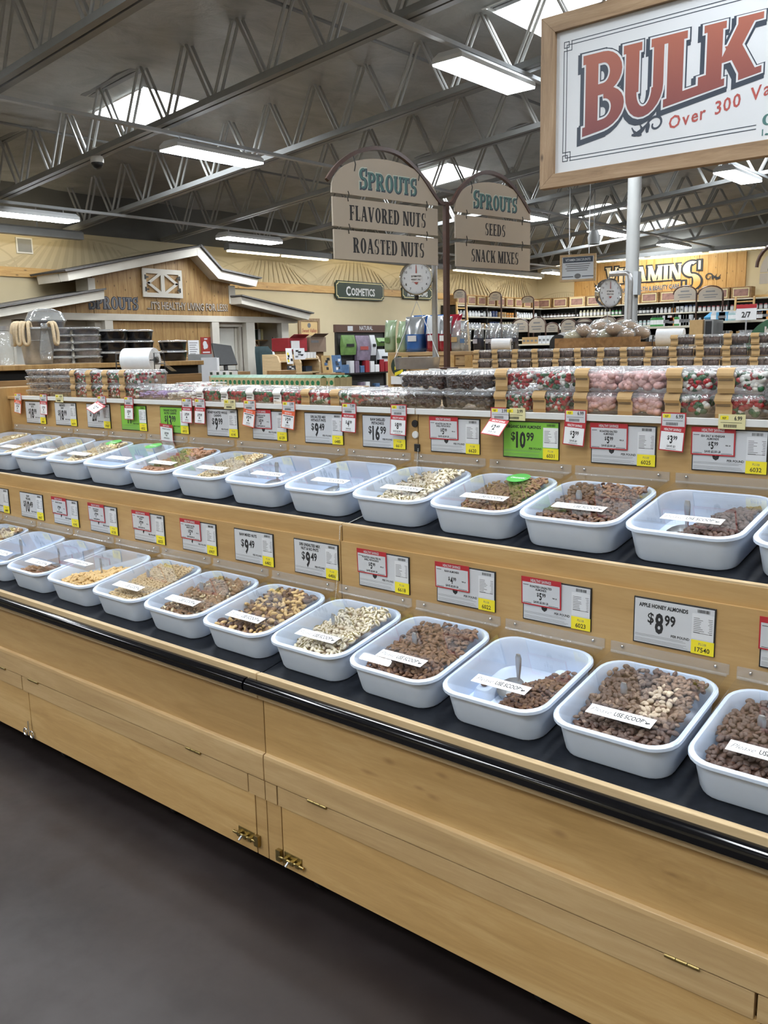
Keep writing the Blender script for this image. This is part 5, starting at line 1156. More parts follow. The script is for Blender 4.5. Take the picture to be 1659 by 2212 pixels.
def arm1(t,p):
    X=at(939,640,Y=5.35); l=Vector((X.x-p.x,0,0)).length; a=t.rotation_euler.z; q=Matrix.Rotation(-a,3,'Z')@Vector((X.x-p.x,X.y-p.y,0))
    zb=-p.z; mb=MB().tube([(q.x,q.y,zb),(q.x,q.y,.22),(q.x*.9,q.y*.9,.27),(0,.03,.28)],.021,10); mb.build('stand',M['steel'],t,1); MB().tube([(0,.03,.28),(0,.03,.12)],.006,6).build('link',M['steel'],t,1); MB().lathe([(.06,zb),(.06,zb+.012),(.03,zb+.02)],(q.x,q.y,0),14).build('stand_base',M['steel'],t,1)
def tray1(t,p):
    zt=at(880,772,Y=5.2).z-p.z; top=(0,.03,-.16); mb=MB()
    for dx,dy in ((-.16,-.10),(.16,-.10),(.16,.14),(-.16,.14)): mb.tube([top,(dx,dy+.02,zt)],.0022,4)
    mb.build('chain',M['steel'],t); R=lambda i,z:rrect(-.17+i,.17-i,-.12+i,.16-i,.05,z,4)
    MB().rings([R(.02,zt-.085),R(.012,zt-.082),R(0,zt),R(.004,zt),R(.016,zt-.075)]).build('pan',M['steel'],t,.7)
scale('chrome hanging scale with steel pan, beside the brown sign post',899,601,5.2,.118,.0+math.radians(36),arm1,tray1)
def arm2(t,p):
    Y3=7.1; a=t.rotation_euler.z; q=at(1362,610,Y=Y3); q=Matrix.Rotation(-a,3,'Z')@(q-p); f=at(1318,592,Y=Y3); f=Matrix.Rotation(-a,3,'Z')@(f-p)
    zb=-p.z
    mb=MB().tube([(q.x,q.y,zb),(q.x,q.y,f.z-.07),(q.x*.95,q.y*.95,f.z-.02),(q.x*.8,q.y*.8,f.z),(f.x,f.y,f.z)],.022,10); mb.build('stand',M['steel'],t,1); MB().tube([(f.x,f.y,f.z),(0,.03,.11)],.007,6).build('link',M['steel'],t,1)
def tray2(t,p): MB().tube([(0,.03,-.15),(0,.03,-.34)],.005,5).build('chain',M['steel'],t)
scale('chrome hanging scale on a bent steel arm, in front of the white column',1318,633,7.1,.118,math.radians(62),arm2,tray2)
# ---- small framed sign hung near the vitamins wall
t=thing('discount_sign','small framed white sign reading vitamin discounts, hung on two wires','sign')
pl=[at(*q,Y=13.0) for q in ((1210,551),(1280,559),(1279,618),(1209,610))]
o=pl[3]; ux=(pl[1]-pl[0]); Wd=ux.length; ux=Vector((1,.0,0)); Hd=((pl[0]-pl[3]).length+(pl[1]-pl[2]).length)/2; t.location=o; t.rotation_euler=(0,0,math.radians(14))
MB().box(0,Wd,0,.02,0,Hd).build('panel',M['signwhite'],t)
for a in ((0,Wd,0,.035),(0,Wd,Hd-.035,Hd),): MB().box(a[0],a[1],-.012,.025,a[2],a[3]).build('frame_rail',M['crate'],t)
for a in ((0,.035),(Wd-.035,Wd)): MB().box(a[0],a[1],-.0125,.026,.035,Hd-.035).build('frame_stile',M['crate'],t)
mb=MB().add([(.05,-.002,Hd*.70),(Wd-.05,-.002,Hd*.70),(Wd-.05,-.002,Hd*.90),(.05,-.002,Hd*.90)],[(0,1,2,3)],0); text(mb,'VITAMIN DISCOUNTS',(Wd/2,-.004,Hd*.755),(1,0,0),(0,0,1),Hd*.13,1,.02,.75,maxw=Wd*.74)
for i in range(4): mb.add([(.09+.02*(i%2),-.003,Hd*(.62-.075*i)),(Wd-.09-.015*i,-.003,Hd*(.62-.075*i)),(Wd-.09-.015*i,-.003,Hd*(.62-.075*i)+.012),(.09+.02*(i%2),-.003,Hd*(.62-.075*i)+.012)],[(0,1,2,3)],2)
for a,b in ((.06,.38),(.62,.94)): mb.add([(Wd*a,-.003,Hd*.17),(Wd*b,-.003,Hd*.17),(Wd*b,-.003,Hd*.20),(Wd*a,-.003,Hd*.20)],[(0,1,2,3)],0)
mb.add([(Wd*.5+Wd*.09*math.cos(2*PI*k/14),-.003,Hd*.2+Wd*.07*math.sin(2*PI*k/14)) for k in range(14)],[tuple(range(14))],2)
mb.build('print',[M['navy'],M['signwhite'],M['greyink']],t)
for f in (.25,.8): MB().cyl((Wd*f,.005,Hd),(Wd*f,.005,deck(o.x)-o.z+.02),.006,5).build('wire',M['steel'],t)
# ---- wall signs
def plaque(label,L,R,zt,zb,words,X=XW+.03):
    t=thing('wall_sign',label,'sign',(X,L,zb)); w_,h_=R-L,zt-zb; c=.05
    poly=lambda i:[(i+c,i),(w_-i-c,i),(w_-i-c,i+c*.5),(w_-i,i+c),(w_-i,h_-i-c),(w_-i-c,h_-i-c*.5),(w_-i-c,h_-i),(i+c,h_-i),(i+c,h_-i-c*.5),(i,h_-i-c),(i,i+c),(i+c,i+c*.5)]
    MB().prism(poly(0),(0,0,0),(0,1,0),(0,0,1),.03).build('back_board',M['forest'],t); MB().prism(poly(.025),(.028,0,0),(0,1,0),(0,0,1),.005).build('border',M['pale_yellow'],t); MB().prism(poly(.04),(.031,0,0),(0,1,0),(0,0,1),.005).build('face',M['forest'],t)
    mb=MB(); f=words[0]; a=_glyphs(f,.03)[2]; b=_glyphs(words[1:],.03)[2]; hh=h_*.60; k=w_*.80/((a*1.15+b*.92)*hh*.8+.02); k=min(k,1)*.8
    x=w_*.5-((a*1.15+b*.92)*hh*k+.02)/2; x+=text(mb,f,(.037,x,h_*.22),(0,1,0),(0,0,1),hh*1.15,0,.03,k,'l')+.02; text(mb,words[1:],(.037,x,h_*.24),(0,1,0),(0,0,1),hh*.92,0,.03,k,'l'); mb.build('lettering',M['signwhite'],t)
plaque('dark green plaque reading cosmetics on the cream wall',13.92,15.5,H+1.475,H+1.09,'COSMETICS')
plaque('dark green plaque reading restrooms behind the round scale',16.15,17.3,H+1.455,H+1.165,'RESTROOMS')
t=thing('wall_vent','white framed grey vent high on the left wall','vent',(XW+.002,7.0,H+1.575)); MB().box(0,.02,-.02,.24,-.02,.21).build('frame',M['white'],t); MB().box(.004,.022,.0,.22,.0,.19).build('grille',M['joist'],t)
# ---- vitamins sign on golden boards
t=thing('vitamins_sign','golden pine board wall panel reading vitamins in cream letters','sign',(-11.84,YB-.002,H+1.06))
bw=.2275
for i in range(20):
    o=MB().box(bw*i+.003,bw*(i+1)-.003,-.03-.004*(i%3),0,0,1.10).build('board',M['pine_gold'],t)
M['vitgold']=gradient('cream to gold letter paint',(.50,.27,.07),(.72,.62,.40),.46,.80)
xo=lambda X:X+11.84; zo=lambda z:z-1.06
for e,mi,y,sh in ((.09,0,-.041,(.03,-.04)),(.045,0,-.043,(0,0)),(0,1,-.047,(0,0))):
    mb=MB(); tmp=MB(); serif(tmp,'VITAMIN',(xo(-10.90),y,zo(1.615)),(1,0,0),(0,0,1),.42,0,.25,.09,.04,e,1.12,.10,'l',.90)
    W_=max(v[0] for v in tmp.v)-xo(-10.90); k=(10.90-8.86)/W_
    tmp.v=[(xo(-10.90)+(a-xo(-10.90))*k,b,c) for a,b,c in tmp.v]; mb.add(tmp.v,tmp.f)
    serif(mb,'S',(xo(-8.83),y-.001,zo(1.36)),(1,0,0),(0,0,1),.66,0,.26,.09,.04,e*.7,1.25,.1,'l')
    mb.build(['letter_shadow','letter_outline','lettering'][(e<.08)+(e==0)],M['vitgold'] if e==0 else M['ink'],t)
mb=MB(); text(mb,'NATURAL HEALTH & BEAUTY CARE',(xo(-9.78),-.045,zo(1.385)),(1,0,.02),(0,0,1),.15,0,.02,.85,maxw=1.75); mb.build('small_lettering',M['ink'],t)
mb=MB(); text(mb,'NATURAL HEALTH & BEAUTY CARE',(xo(-9.78),-.0445,zo(1.383)),(1,0,.02),(0,0,1),.15,0,.045,.85,maxw=1.75); mb.build('letter_halo',M['signwhite'],t)
for sx_,X in ((-1,-10.85),(1,-8.27)):
    mb=MB(); flourish(mb,(xo(X)-.0,-.045,zo(1.56)),(1,0,0),(0,0,1),.42,0,-sx_) if 0 else flourish(mb,(xo(X)+(.42 if sx_>0 else -.42)*1.0,-.045,zo(1.53)),(1,0,0),(0,0,1),.42,0,-1 if sx_>0 else 1); mb.build('scroll_ornament',M['ink'],t)
# ================================================================ the white house front on the left wall
XH=-12.2
t=thing('house_front','white trimmed pine house front built against the cream wall','house front',(XH,0,H))
def fp(nm,poly,x0,dep,mat,par=None,bev=0): return MB().prism(poly,(x0,0,0),(0,1,0),(0,0,1),dep).build(nm,mat,par or t,bevel=bev)
top=lambda y: 1.12+(y-7.2)*(1.64-1.12)/(9.54-7.2) if y<9.54 else (1.64-(y-9.54)*(1.64-1.27)/.42 if y<9.96 else 1.27-(y-9.96)*.11/.9)
low=lambda y: .60+(y-6.23)*.25/1.47 if y<7.7 else (.86-(y-10.385)*.26/1.62)
y=7.70
while y<10.40:                               # gable planks, each its own board
    y1=min(y+.225,10.40); pts=[(y,.64),(y1,.64),(y1,top(y1))]+([(9.54,top(9.54))] if y<9.54<y1 else [])+[(y,top(y))]
    fp('plank',pts,.0+.004*(int(y*7)%2),.022,M['pine']); y=y1+.004
for a,b in ((6.25,7.69),(10.41,12.0)):
    y=a
    while y<b-.05:
        y1=min(y+.225,b); fp('plank',[(y,.62),(y1,.62),(y1,max(.63,low(y1))),(y,max(.63,low(y)))],.004*(int(y*7)%2),.02,M['pine']); y=y1+.004
y=8.0
while y<9.94:
    y1=min(y+.235,9.945); fp('plank',[(y,-1.56),(y1,-1.56),(y1,.57),(y,.57)],-.05+.004*(int(y*9)%2),.03,M['pine']); y=y1+.004
fp('fascia',[(7.18,1.09),(9.54,1.60),(9.54,1.735),(7.16,1.21)],.02,.24,M['offwhite'],bev=.004)
fp('fascia',[(9.54,1.60),(9.96,1.25),(10.80,1.155),(10.86,1.285),(10.02,1.385),(9.60,1.735),(9.54,1.735)],.02,.24,M['offwhite'],bev=.004)
fp('fascia',[(6.0,.545),(7.70,.847),(7.71,.975),(6.0,.655)],.02,.30,M['offwhite'],bev=.004)
fp('fascia',[(10.39,.845),(12.02,.595),(12.08,.705),(10.39,.965)],.02,.30,M['offwhite'],bev=.004)
fp('roof',[(7.12,1.215),(9.60,1.74),(9.60,1.765),(7.10,1.24)],-.7,1.0,M['shingle']); fp('roof',[(9.54,1.76),(9.60,1.745),(10.02,1.39),(10.90,1.29),(10.92,1.315),(10.03,1.42),(9.62,1.775)],-.7,1.0,M['shingle'])
fp('roof',[(5.9,.655),(7.72,.98),(7.72,1.005),(5.9,.68)],-.7,1.06,M['shingle']); fp('roof',[(10.38,.975),(12.12,.705),(12.14,.73),(10.38,1.0)],-.7,1.06,M['shingle'])
fp('eave_return',[(7.18,1.09),(7.66,1.19),(7.66,1.2),(7.16,1.21)],-.6,.6,M['offwhite'])
for a,b in ((7.62,7.74),(10.36,10.50)): fp('corner_post',[(a,.86),(b,.86),(b,1.17),(a,1.17)],-.3,.34,M['offwhite'])
fp('header',[(6.15,.545),(12.0,.545),(12.0,.648),(6.15,.648)],-.08,.125,M['offwhite'],bev=.003)
for a,b in ((6.15,6.36),(7.86,8.0),(9.945,10.10),(10.72,10.92),(11.58,11.76)): fp('post',[(a,-1.56),(b,-1.56),(b,.545),(a,.545)],-.08,.12,M['offwhite'])
# recessed grey window panel at the left, door, dark opening
fp('recess_panel',[(6.36,-1.56),(7.86,-1.56),(7.86,.545),(6.36,.545)],-.35,.03,M['house_door'])
for a,b in ((6.36,6.46),(7.76,7.86)): fp('jamb',[(a,-1.56),(b,-1.56),(b,.545),(a,.545)],-.32,.24,M['offwhite'])
fp('door_panel',[(10.14,-1.56),(10.60,-1.56),(10.60,.47),(10.14,.47)],-.20,.04,M['house_door'])
fp('door_head',[(10.1,.47),(10.72,.47),(10.72,.545),(10.1,.545)],-.20,.12,M['offwhite'])
for k in range(2): fp('jamb',[(10.60+.06*k,-1.56),(10.655+.06*k,-1.56),(10.655+.06*k,.47+.03*k),(10.60+.06*k,.47+.03*k)],-.20,.06+.05*k,M['offwhite'])
fp('room_back',[(10.92,-1.56),(11.7,-1.56),(11.7,.6),(10.92,.6)],-.78,.02,M['dark_wood']); fp('side_wall',[(11.76,-1.56),(11.80,-1.56),(11.80,.62),(11.76,.62)],-.78,.72,M['offwhite'])
fp('side_wall',[(6.15,-1.56),(6.19,-1.56),(6.19,.62),(6.15,.62)],-.78,.72,M['offwhite']); fp('inner_wall',[(10.88,-1.56),(10.92,-1.56),(10.92,.545),(10.88,.545)],-.78,.70,M['dark_wood'])
sh=fp('room_shelf',[(10.93,.23),(11.7,.23),(11.7,.25),(10.93,.25)],-.70,.22,M['pine'])
# shuttered loft window
wq=[(8.60,1.345),(9.33,1.345),(9.33,.94),(8.60,.94)]
s=bpy.data.objects.new('loft_window',MB().prism([(8.60,.94),(9.33,.94),(9.33,1.345),(8.60,1.345)],(.03,0,0),(0,1,0),(0,0,1),.012).mesh('loft_window',M['pine'])); C.objects.link(s); s.parent=t
for nm,poly in (('rail',[(8.58,.92),(9.35,.92),(9.35,.99),(8.58,.99)]),('rail',[(8.58,1.29),(9.35,1.29),(9.35,1.365),(8.58,1.365)]),('stile',[(8.58,.99),(8.65,.99),(8.65,1.29),(8.58,1.29)]),('stile',[(9.28,.99),(9.35,.99),(9.35,1.29),(9.28,1.29)]),('stile',[(8.93,.99),(9.0,.99),(9.0,1.29),(8.93,1.29)]),
    ('brace',[(8.65,1.14),(8.88,.99),(8.93,.99),(8.93,1.01),(8.70,1.16)]),('brace',[(8.65,1.14),(8.70,1.12),(8.93,1.27),(8.93,1.29),(8.88,1.29)]),('brace',[(9.28,1.14),(9.23,1.16),(9.0,1.01),(9.0,.99),(9.05,.99)]),('brace',[(9.28,1.14),(9.05,1.29),(9.0,1.29),(9.0,1.27),(9.23,1.12)])): fp(nm,poly,.04,.025,M['offwhite'],s)
for yy in (8.62,9.24):
    for zz in (1.03,1.22): fp('strap_hinge',[(yy,zz),(yy+.07,zz),(yy+.07,zz+.022),(yy,zz+.022)] ,.066,.006,M['blackmetal'],s); fp('strap_hinge',[(yy+(.0 if yy<9 else .045),zz-.025),(yy+(.025 if yy<9 else .07),zz-.025),(yy+(.025 if yy<9 else .07),zz+.047),(yy+(.0 if yy<9 else .045),zz+.047)],.0655,.006,M['blackmetal'],s)
mb=MB()
for e,mi,x,sf in ((.07,1,.028,(0,0)),(.0,0,.034,(0,0))): serif(mb,'SPROUTS',(x,7.62,.722),(0,1,0),(0,0,1),.21,mi,.2,.08,.05,e,.92,.13,'l',.82)
ob=mb.build('lettering',[M['greyink'],M['navy']],t)
mb=MB(); text(mb,"...IT'S HEALTHY LIVING FOR LESS!",(.034,8.66,.735),(0,1,.0),(0,0,1),.165,0,.02,.72,'l',maxw=1.66); text(mb,"...IT'S HEALTHY LIVING FOR LESS!",(.031,8.655,.733),(0,1,.0),(0,0,1),.165,1,.05,.72,'l',maxw=1.67); mb.build('lettering',[M['taupe'],M['ink']],t)
# ring binders and a person inside the opening
GB_='binders on the shelf of the house opening'
for i,(cm,hh) in enumerate((('black',.20),('paper',.19),('paper',.20),('black',.20),('black',.19),('paper',.21),('black',.2),('forest',.19),('paper',.2),('pale_yellow',.2))):
    tb=MB().box(0,.16,0,.055,0,hh); tag(tb.build('binder',M[cm],None,bevel=.003,loc=(XH-.68,10.96+.068*i,H+.2505)),f'{dict(black="black",paper="white",forest="green",pale_yellow="yellow")[cm]} binder on the shelf in the house opening, {ordn[i]} along',"binder",GB_)
# things pinned or hung on the house front
def flat_sheet(nm,label,cat,y0,y1,z0,z1,mat,x=XH-.015,extra=None):
    t2=thing(nm,label,cat,(x,y0,H+z0)); MB().box(0,.004,0,y1-y0,0,z1-z0).build('sheet',mat,t2)
    if extra: extra(t2,y1-y0,z1-z0)
    return t2
def lines(t2,w_,h_,n=7,m='greyink'):
    mb=MB()
    for i in range(n): mb.add([(.005,w_*.12,h_*(.86-.1*i)),(.005,w_*(.85-.1*(i%3)),h_*(.86-.1*i)),(.005,w_*(.85-.1*(i%3)),h_*(.89-.1*i)),(.005,w_*.12,h_*(.89-.1*i))],[(0,1,2,3)])
    mb.build('print',M[m],t2)
flat_sheet('notice','white paper notice pinned to the pine planks','notice',9.02,9.36,.02,.21,M['paper'],XH-.012,lines)
flat_sheet('notice','narrow white paper notice beside the red poster','notice',9.45,9.68,-.12,.24,M['paper'],XH-.012,lines)
def post(t2,w_,h_):
    mb=MB()
    for cx,cz,r in ((w_*.40,h_*.66,w_*.20),(w_*.52,h_*.56,w_*.17),(w_*.36,h_*.50,w_*.13)): mb.add([(.005+cx*.0005,cx+r*math.cos(2*PI*k/14),cz+r*1.2*math.sin(2*PI*k/14)) for k in range(14)],[tuple(range(14))])
    mb.add([(.0055,w_*.15,h_*.10),(.0055,w_*.85,h_*.10),(.0055,w_*.85,h_*.16),(.0055,w_*.15,h_*.16)],[(0,1,2,3)]); mb.add([(.0055,w_*.15,h_*.22),(.0055,w_*.85,h_*.22),(.0055,w_*.85,h_*.28),(.0055,w_*.15,h_*.28)],[(0,1,2,3)]); mb.add([(.0055,w_*.35,h_*.88),(.0055,w_*.65,h_*.88),(.0055,w_*.65,h_*.94),(.0055,w_*.35,h_*.94)],[(0,1,2,3)]); mb.build('print',M['signwhite'],t2)
flat_sheet('poster','red poster with pale round shapes on the pine planks','poster',9.72,9.94,-.05,.29,plain('red poster paper',(.30,.03,.02),.5,0,.1,6),XH-.012,post)
# framed valley poster on the cream wall
t=thing('framed_poster','wood framed cream poster hung right of the house front','picture',(XW+.001,12.83,H-.1))
MB().box(0,.02,.06,.55,.06,.72).build('sheet',plain('cream poster',(.66,.47,.22),.6,0,.04,4),t)
for a in ((0,.61,0,.06),(0,.61,.72,.78)): MB().box(0,.035,a[0],a[1],a[2],a[3]).build('frame_rail',M['sign_wood'],t)
for a in ((0,.06),(.55,.61)): MB().box(0,.0345,a[0],a[1],.06,.72).build('frame_stile',M['sign_wood_up'],t)
mb=MB(); text(mb,'Sweet Valley',(.022,.305,.50),(0,1,0),(0,0,1),.11,0,.01,.75,slant=.15); mb.add([(.022,.305+.05*math.cos(2*PI*k/16),.64+.05*math.sin(2*PI*k/16)) for k in range(16)],[tuple(range(16))],1)
for i in range(3): mb.add([(.022,.2,.42-.06*i),(.022,.41,.42-.06*i),(.022,.41,.432-.06*i),(.022,.2,.432-.06*i)],[(0,1,2,3)],1)
mb.build('print',[M['rust'],M['greyink']],t)
# ---------------------------------------------------------------- person standing in the opening
M['cloth']=plain('dark clothing',(.012,.013,.018),.85,0,.3,20); M['skin']=plain('skin',(.30,.17,.11),.55,0,.06,30); M['hair']=plain('grey brown hair',(.12,.075,.045),.6,0,.3,60)
def skin(name,verts,edges,rad,mat,parent,sub=1):
    me=bpy.data.meshes.new(name); me.from_pydata(verts,edges,[]); o=bpy.data.objects.new(name,me); C.objects.link(o); o.parent=parent; me.materials.append(mat)
    me.skin_vertices.new() if hasattr(me.skin_vertices,'new') and not me.skin_vertices else None
    m=o.modifiers.new('skin','SKIN')
    if not me.skin_vertices: 
        bpy.context.view_layer.update()
    for i,r in enumerate(rad): me.skin_vertices[0].data[i].radius=(r,r) if not isinstance(r,tuple) else r
    me.skin_vertices[0].data[0].use_root=True; m.use_smooth_shade=True
    s=o.modifiers.new('sub','SUBSURF'); s.levels=s.render_levels=sub; return o
t=thing('person','person in dark clothes with greying hair, standing in the house opening','person',(-12.55,11.24,0),math.radians(100))
V=[(0,0,.95),(0,0,1.12),(0,-.01,1.30),(0,0,1.44),(0,.0,1.50),(.10,0,.90),(.11,-.01,.50),(.11,.02,.09),(.11,-.13,.04),(-.10,0,.90),(-.11,-.01,.50),(-.11,.02,.09),(-.11,-.13,.04),(.18,0,1.41),(.23,.02,1.14),(.22,-.10,.92),(-.18,0,1.41),(-.23,.02,1.14),(-.22,-.10,.92)]
E_=[(0,1),(1,2),(2,3),(3,4),(0,5),(5,6),(6,7),(7,8),(0,9),(9,10),(10,11),(11,12),(3,13),(13,14),(14,15),(3,16),(16,17),(17,18)]
Rr=[(.155,.11),(.135,.095),(.165,.11),(.10,.075),(.055,.055),.085,.062,.045,.04,.085,.062,.045,.04,.062,.047,.036,.062,.047,.036]
skin('body',V,E_,Rr,M['cloth'],t)
hd=MB(); hd.ell((0,-.01,1.64),.073,.092,.115,nu=14,nv=10); hd.ell((0,-.105,1.63),.012,.022,.02,nu=7,nv=5); hd.cyl((0,.0,1.48),(0,-.005,1.56),.05,10)
for s_ in (-1,1): hd.ell((s_*.074,.0,1.635),.012,.018,.03,nu=6,nv=5)
h=hd.build('head',M['skin'],t,4)
ey=MB(); 
for s_ in (-1,1): ey.ell((s_*.03,-.092,1.655),.012,.008,.007,nu=8,nv=5)
ey.build('eyes',M['black'],h,4); MB().ell((0,-.092,1.575),.026,.01,.006,nu=8,nv=5).build('mouth',M['rust'],h,4)
mb=MB(); mb.ell((0,.012,1.672),.082,.095,.102,nu=14,nv=9); mb.f=[f for f in mb.f if all(mb.v[i][1]>-.055 or mb.v[i][2]>1.715 for i in f)]; mb.m=[0]*len(mb.f); mb.build('hair',M['hair'],h,4)
for s_ in (-1,1):
    mb=MB(); b=Vector((s_*.22,-.115,.90)); mb.ell(b+Vector((0,-.01,-.05)),.02,.035,.05,nu=8,nv=6)
    for k in range(4): mb.tube([b+Vector((0,-.035+.018*k,-.09)),b+Vector((-s_*.006,-.037+.018*k,-.13)),b+Vector((-s_*.018,-.035+.018*k,-.155+.006*abs(k-1.5)))],[.009,.0085,.006],6)
    mb.tube([b+Vector((0,-.04,-.03)),b+Vector((0,-.07,-.06)),b+Vector((0,-.075,-.09))],[.011,.0095,.007],6); mb.build('hand',M['skin'],t,4)
# ================================================================ goods in the middle distance
# ---- gondola at the left with pails and tubs
XG=-5.7; zg=at(80,788,X=XG).z; y0,y1=2.5,at(440,770,X=XG).y
t=thing('gondola','brown wooden gondola end carrying pails and tubs, beyond the left end panel','gondola',(XG,0,0))
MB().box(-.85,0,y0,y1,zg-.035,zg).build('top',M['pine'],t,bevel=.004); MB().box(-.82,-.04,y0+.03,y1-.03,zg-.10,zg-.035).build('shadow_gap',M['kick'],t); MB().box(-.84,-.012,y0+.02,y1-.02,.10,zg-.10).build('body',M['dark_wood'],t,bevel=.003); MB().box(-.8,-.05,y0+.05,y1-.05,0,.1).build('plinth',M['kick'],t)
yy=lambda px:at(px,770,X=XG-.2).y
# galvanised pail
yb=yy(83); r=.5*abs(yy(120)-yy(48)); hp=at(83,708,X=XG-.2).z-zg
t=thing('pail','galvanised steel pail with beige rope loops over its rim','pail',(XG-.2,yb,zg+.001))
MB().lathe([(r*.72,0),(r*.74,.004),(r*.98,hp*.93),(r*1.02,hp*.94),(r*1.03,hp*.97),(r*1.0,hp),(r*.96,hp*.99),(r*.95,hp*.93),(r*.70,.012)],n=28).build('body',M['galv'],t,.7)
MB().lathe([(r*.90,hp*.62),(r*.92,hp*.635),(r*.915,hp*.65),(r*.89,hp*.655)],n=28).build('bead',M['galv'],t,1)
M['rope']=plain('beige rope',(.58,.46,.30),.8,0,.15,90,.3)
GR='beige rope loops on the pail'
for k in range(5):
    a=math.radians((-118,-97,-76,-55,22)[k]); o=Vector((math.cos(a),math.sin(a),0)); tv=Vector((-o.y,o.x,0)); b=Vector((XG-.2,yb,zg+hp))+o*r
    pts=[b+o*u+tv*v+Vector((0,0,w_)) for u,v,w_ in ((-.03,-.012,-.05),(-.012,-.012,.022),(.022,-.014,.022),(.034,-.018,-.05),(.034,-.012,-.105),(.034,.008,-.118),(.034,.022,-.10),(.036,.024,-.04),(.022,.018,.026),(-.014,.014,.024),(-.03,.012,-.05))]
    tag(MB().tube(smooth(pts,3),.012,7).build('rope_loop',M['rope'],None,4),f'beige rope loop hooked over the pail rim, {ordn[k]} from the outer side','rope',GR)
t=thing('bag','clear plastic bag hanging down the front of the pail','bag',(XG-.2+r*.95,yb-.01,zg))
MB().rings([[(.01+.012*math.cos(q),w_*math.sin(q),z) for q in [2*PI*i/10 for i in range(10)]] for w_,z in ((.045,.03),(.05,.10),(.03,.2),(.02,.28),(.028,hp-.01))]).build('film',M['film'],t,4)
# clear and black tubs
M['darkfill']=plain('dark sweets seen through plastic',(.05,.04,.045),.4,0,.6,60); M['greyfill']=plain('pale sweets seen through plastic',(.28,.26,.27),.5,0,.5,50)
def tub(nm,label,grp,x,y,z,r,h,mat,lidm,dome=0,fillm=None):
    t=thing(nm,label,'tub',(x,y,z),0,grp)
    MB().lathe([(r*.84,0),(r*.88,.004),(r*.98,h*.78),(r*1.02,h*.80),(r*1.02,h*.83)],n=20).build('base',mat,t,.7)
    if fillm: MB().lathe([(r*.8,.004),(r*.90,h*.70),(0,h*.8)],n=16).build('filling',fillm,t,1)
    if dome: MB().lathe([(r*1.03,h*.83),(r*1.0,h*.9),(r*.8,h*.9+dome*.7),(r*.4,h*.9+dome*.95),(0,h*.9+dome)],n=20).build('lid',lidm,t,1)
    else: MB().lathe([(r*1.04,h*.82),(r*1.04,h*.90),(r*.95,h*.99),(r*.90,h),(r*.86,h*.97),(0,h*.97)],n=20).build('lid',lidm,t,.7)
M['blacktub']=plain('black tub plastic',(.010,.010,.012),.22,0,.2,20)
r2=.5*abs(yy(277)-yy(220)); hb=(at(250,712,X=XG-.2).z-zg)/3
for c,px in enumerate((249,305)):
    for j in range(3): tub('black_tub',f'black round tub with clear lid, {["bottom","middle","top"][j]} of the {"left" if c==0 else "right"} tall stack','black tubs on the gondola',XG-.22,yy(px),zg+.001+hb*j,r2,hb*.985,M['blacktub'],M['clamlid'])
for c,px in enumerate((345,378)):
    for j in range(2): tub('black_tub',f'black round tub with clear lid, {["bottom","top"][j]} of the {"left" if c==0 else "right"} short stack','black tubs on the gondola',XG-(.5 if c==0 else .22),yy(px),zg+.001+hb*j,r2*.98,hb*.985,M['blacktub'],M['clamlid'])
hc=(at(170,707,X=XG-.2).z-zg)/5
for c,px in enumerate((147,192)):
    for j in range(5): tub('clear_tub',f'clear round tub of sweets, {ordn[j]} from the bottom, {"left" if c==0 else "right"} stack by the pail','clear tubs on the gondola',XG-(.32 if c==0 else .22),yy(px),zg+.001+hc*j,r2*.92,hc*.985,M['clam'],M['clamlid'],0,M['darkfill'] if (j+c)%2 else M['greyfill'])
tub('domed_tub','clear domed tub of dark sweets on top of the stacks by the pail','clear tubs on the gondola',XG-.42,yy(140),zg+.002+hc*5,r2*1.25,.06,M['clam'],M['film'],.085,M['darkfill'])
t=thing('clear_canister','clear empty canister at the left picture edge','canister',(XG-.2,yy(2),zg+.001)); MB().lathe([(.08,0),(.085,.01),(.085,.2),(.06,.23)],n=18).build('body',M['film'],t,1); MB().lathe([(.065,.23),(.065,.26),(0,.26)],n=18).build('lid',M['steel'],t,.7)
# ---- roll of produce bags in a wire stand on the nut display
p=at(303,778,Y=2.75)
t=thing('bag_roll','white roll of plastic bags in a black wire stand behind the sweets','roll',(p.x,p.y,p.z),math.radians(25))
rr=.062; MB().lathe([(rr,-.085),(rr,.085),(.018,.085)],n=24,ax=(1,0,0)).build('roll',plain('white bag film',(.74,.77,.80),.4,0,.04,40),t,.7); MB().lathe([(.017,-.1),(.017,.1)],n=10,ax=(1,0,0)).build('core',M['black'],t,1)
mb=MB(); zb=ZT-p.z
for s_ in (-1,1):
    mb.tube([(s_*.11,-.06,zb+.003),(s_*.11,-.05,.035),(s_*.11,.05,.035),(s_*.11,.06,zb+.003)],.003,5); mb.tube([(s_*.11,-.055,-.02),(s_*.11,.055,-.02)],.003,5)
mb.tube([(-.11,-.06,zb+.003),(.11,-.06,zb+.003)],.003,5); mb.tube([(-.11,.06,zb+.003),(.11,.06,zb+.003)],.003,5); mb.tube([(-.11,-.052,0),(.11,-.052,0)],.003,5); mb.build('wire_stand',M['blackmetal'],t,1)
mb=MB(); mb.rings([[(-.08,.0,rr),(.08,.0,rr)],[(-.08,.045,rr*.5),(.08,.045,rr*.5)],[(-.08,.10,-.03),(.075,.105,-.03)],[(-.078,.13,-.075),(.07,.135,-.075)]],cap0=False,cap1=False,closed=False) if 0 else mb.add([(.07,-.03,rr*.9),(.09,-.03,rr*.9),(.15,.0,-.02),(.12,.0,-.02),(.19,.03,-.06),(.16,.03,-.06)],[(0,1,2,3),(3,2,4,5)]); mb.build('loose_bag',M['film'],t)
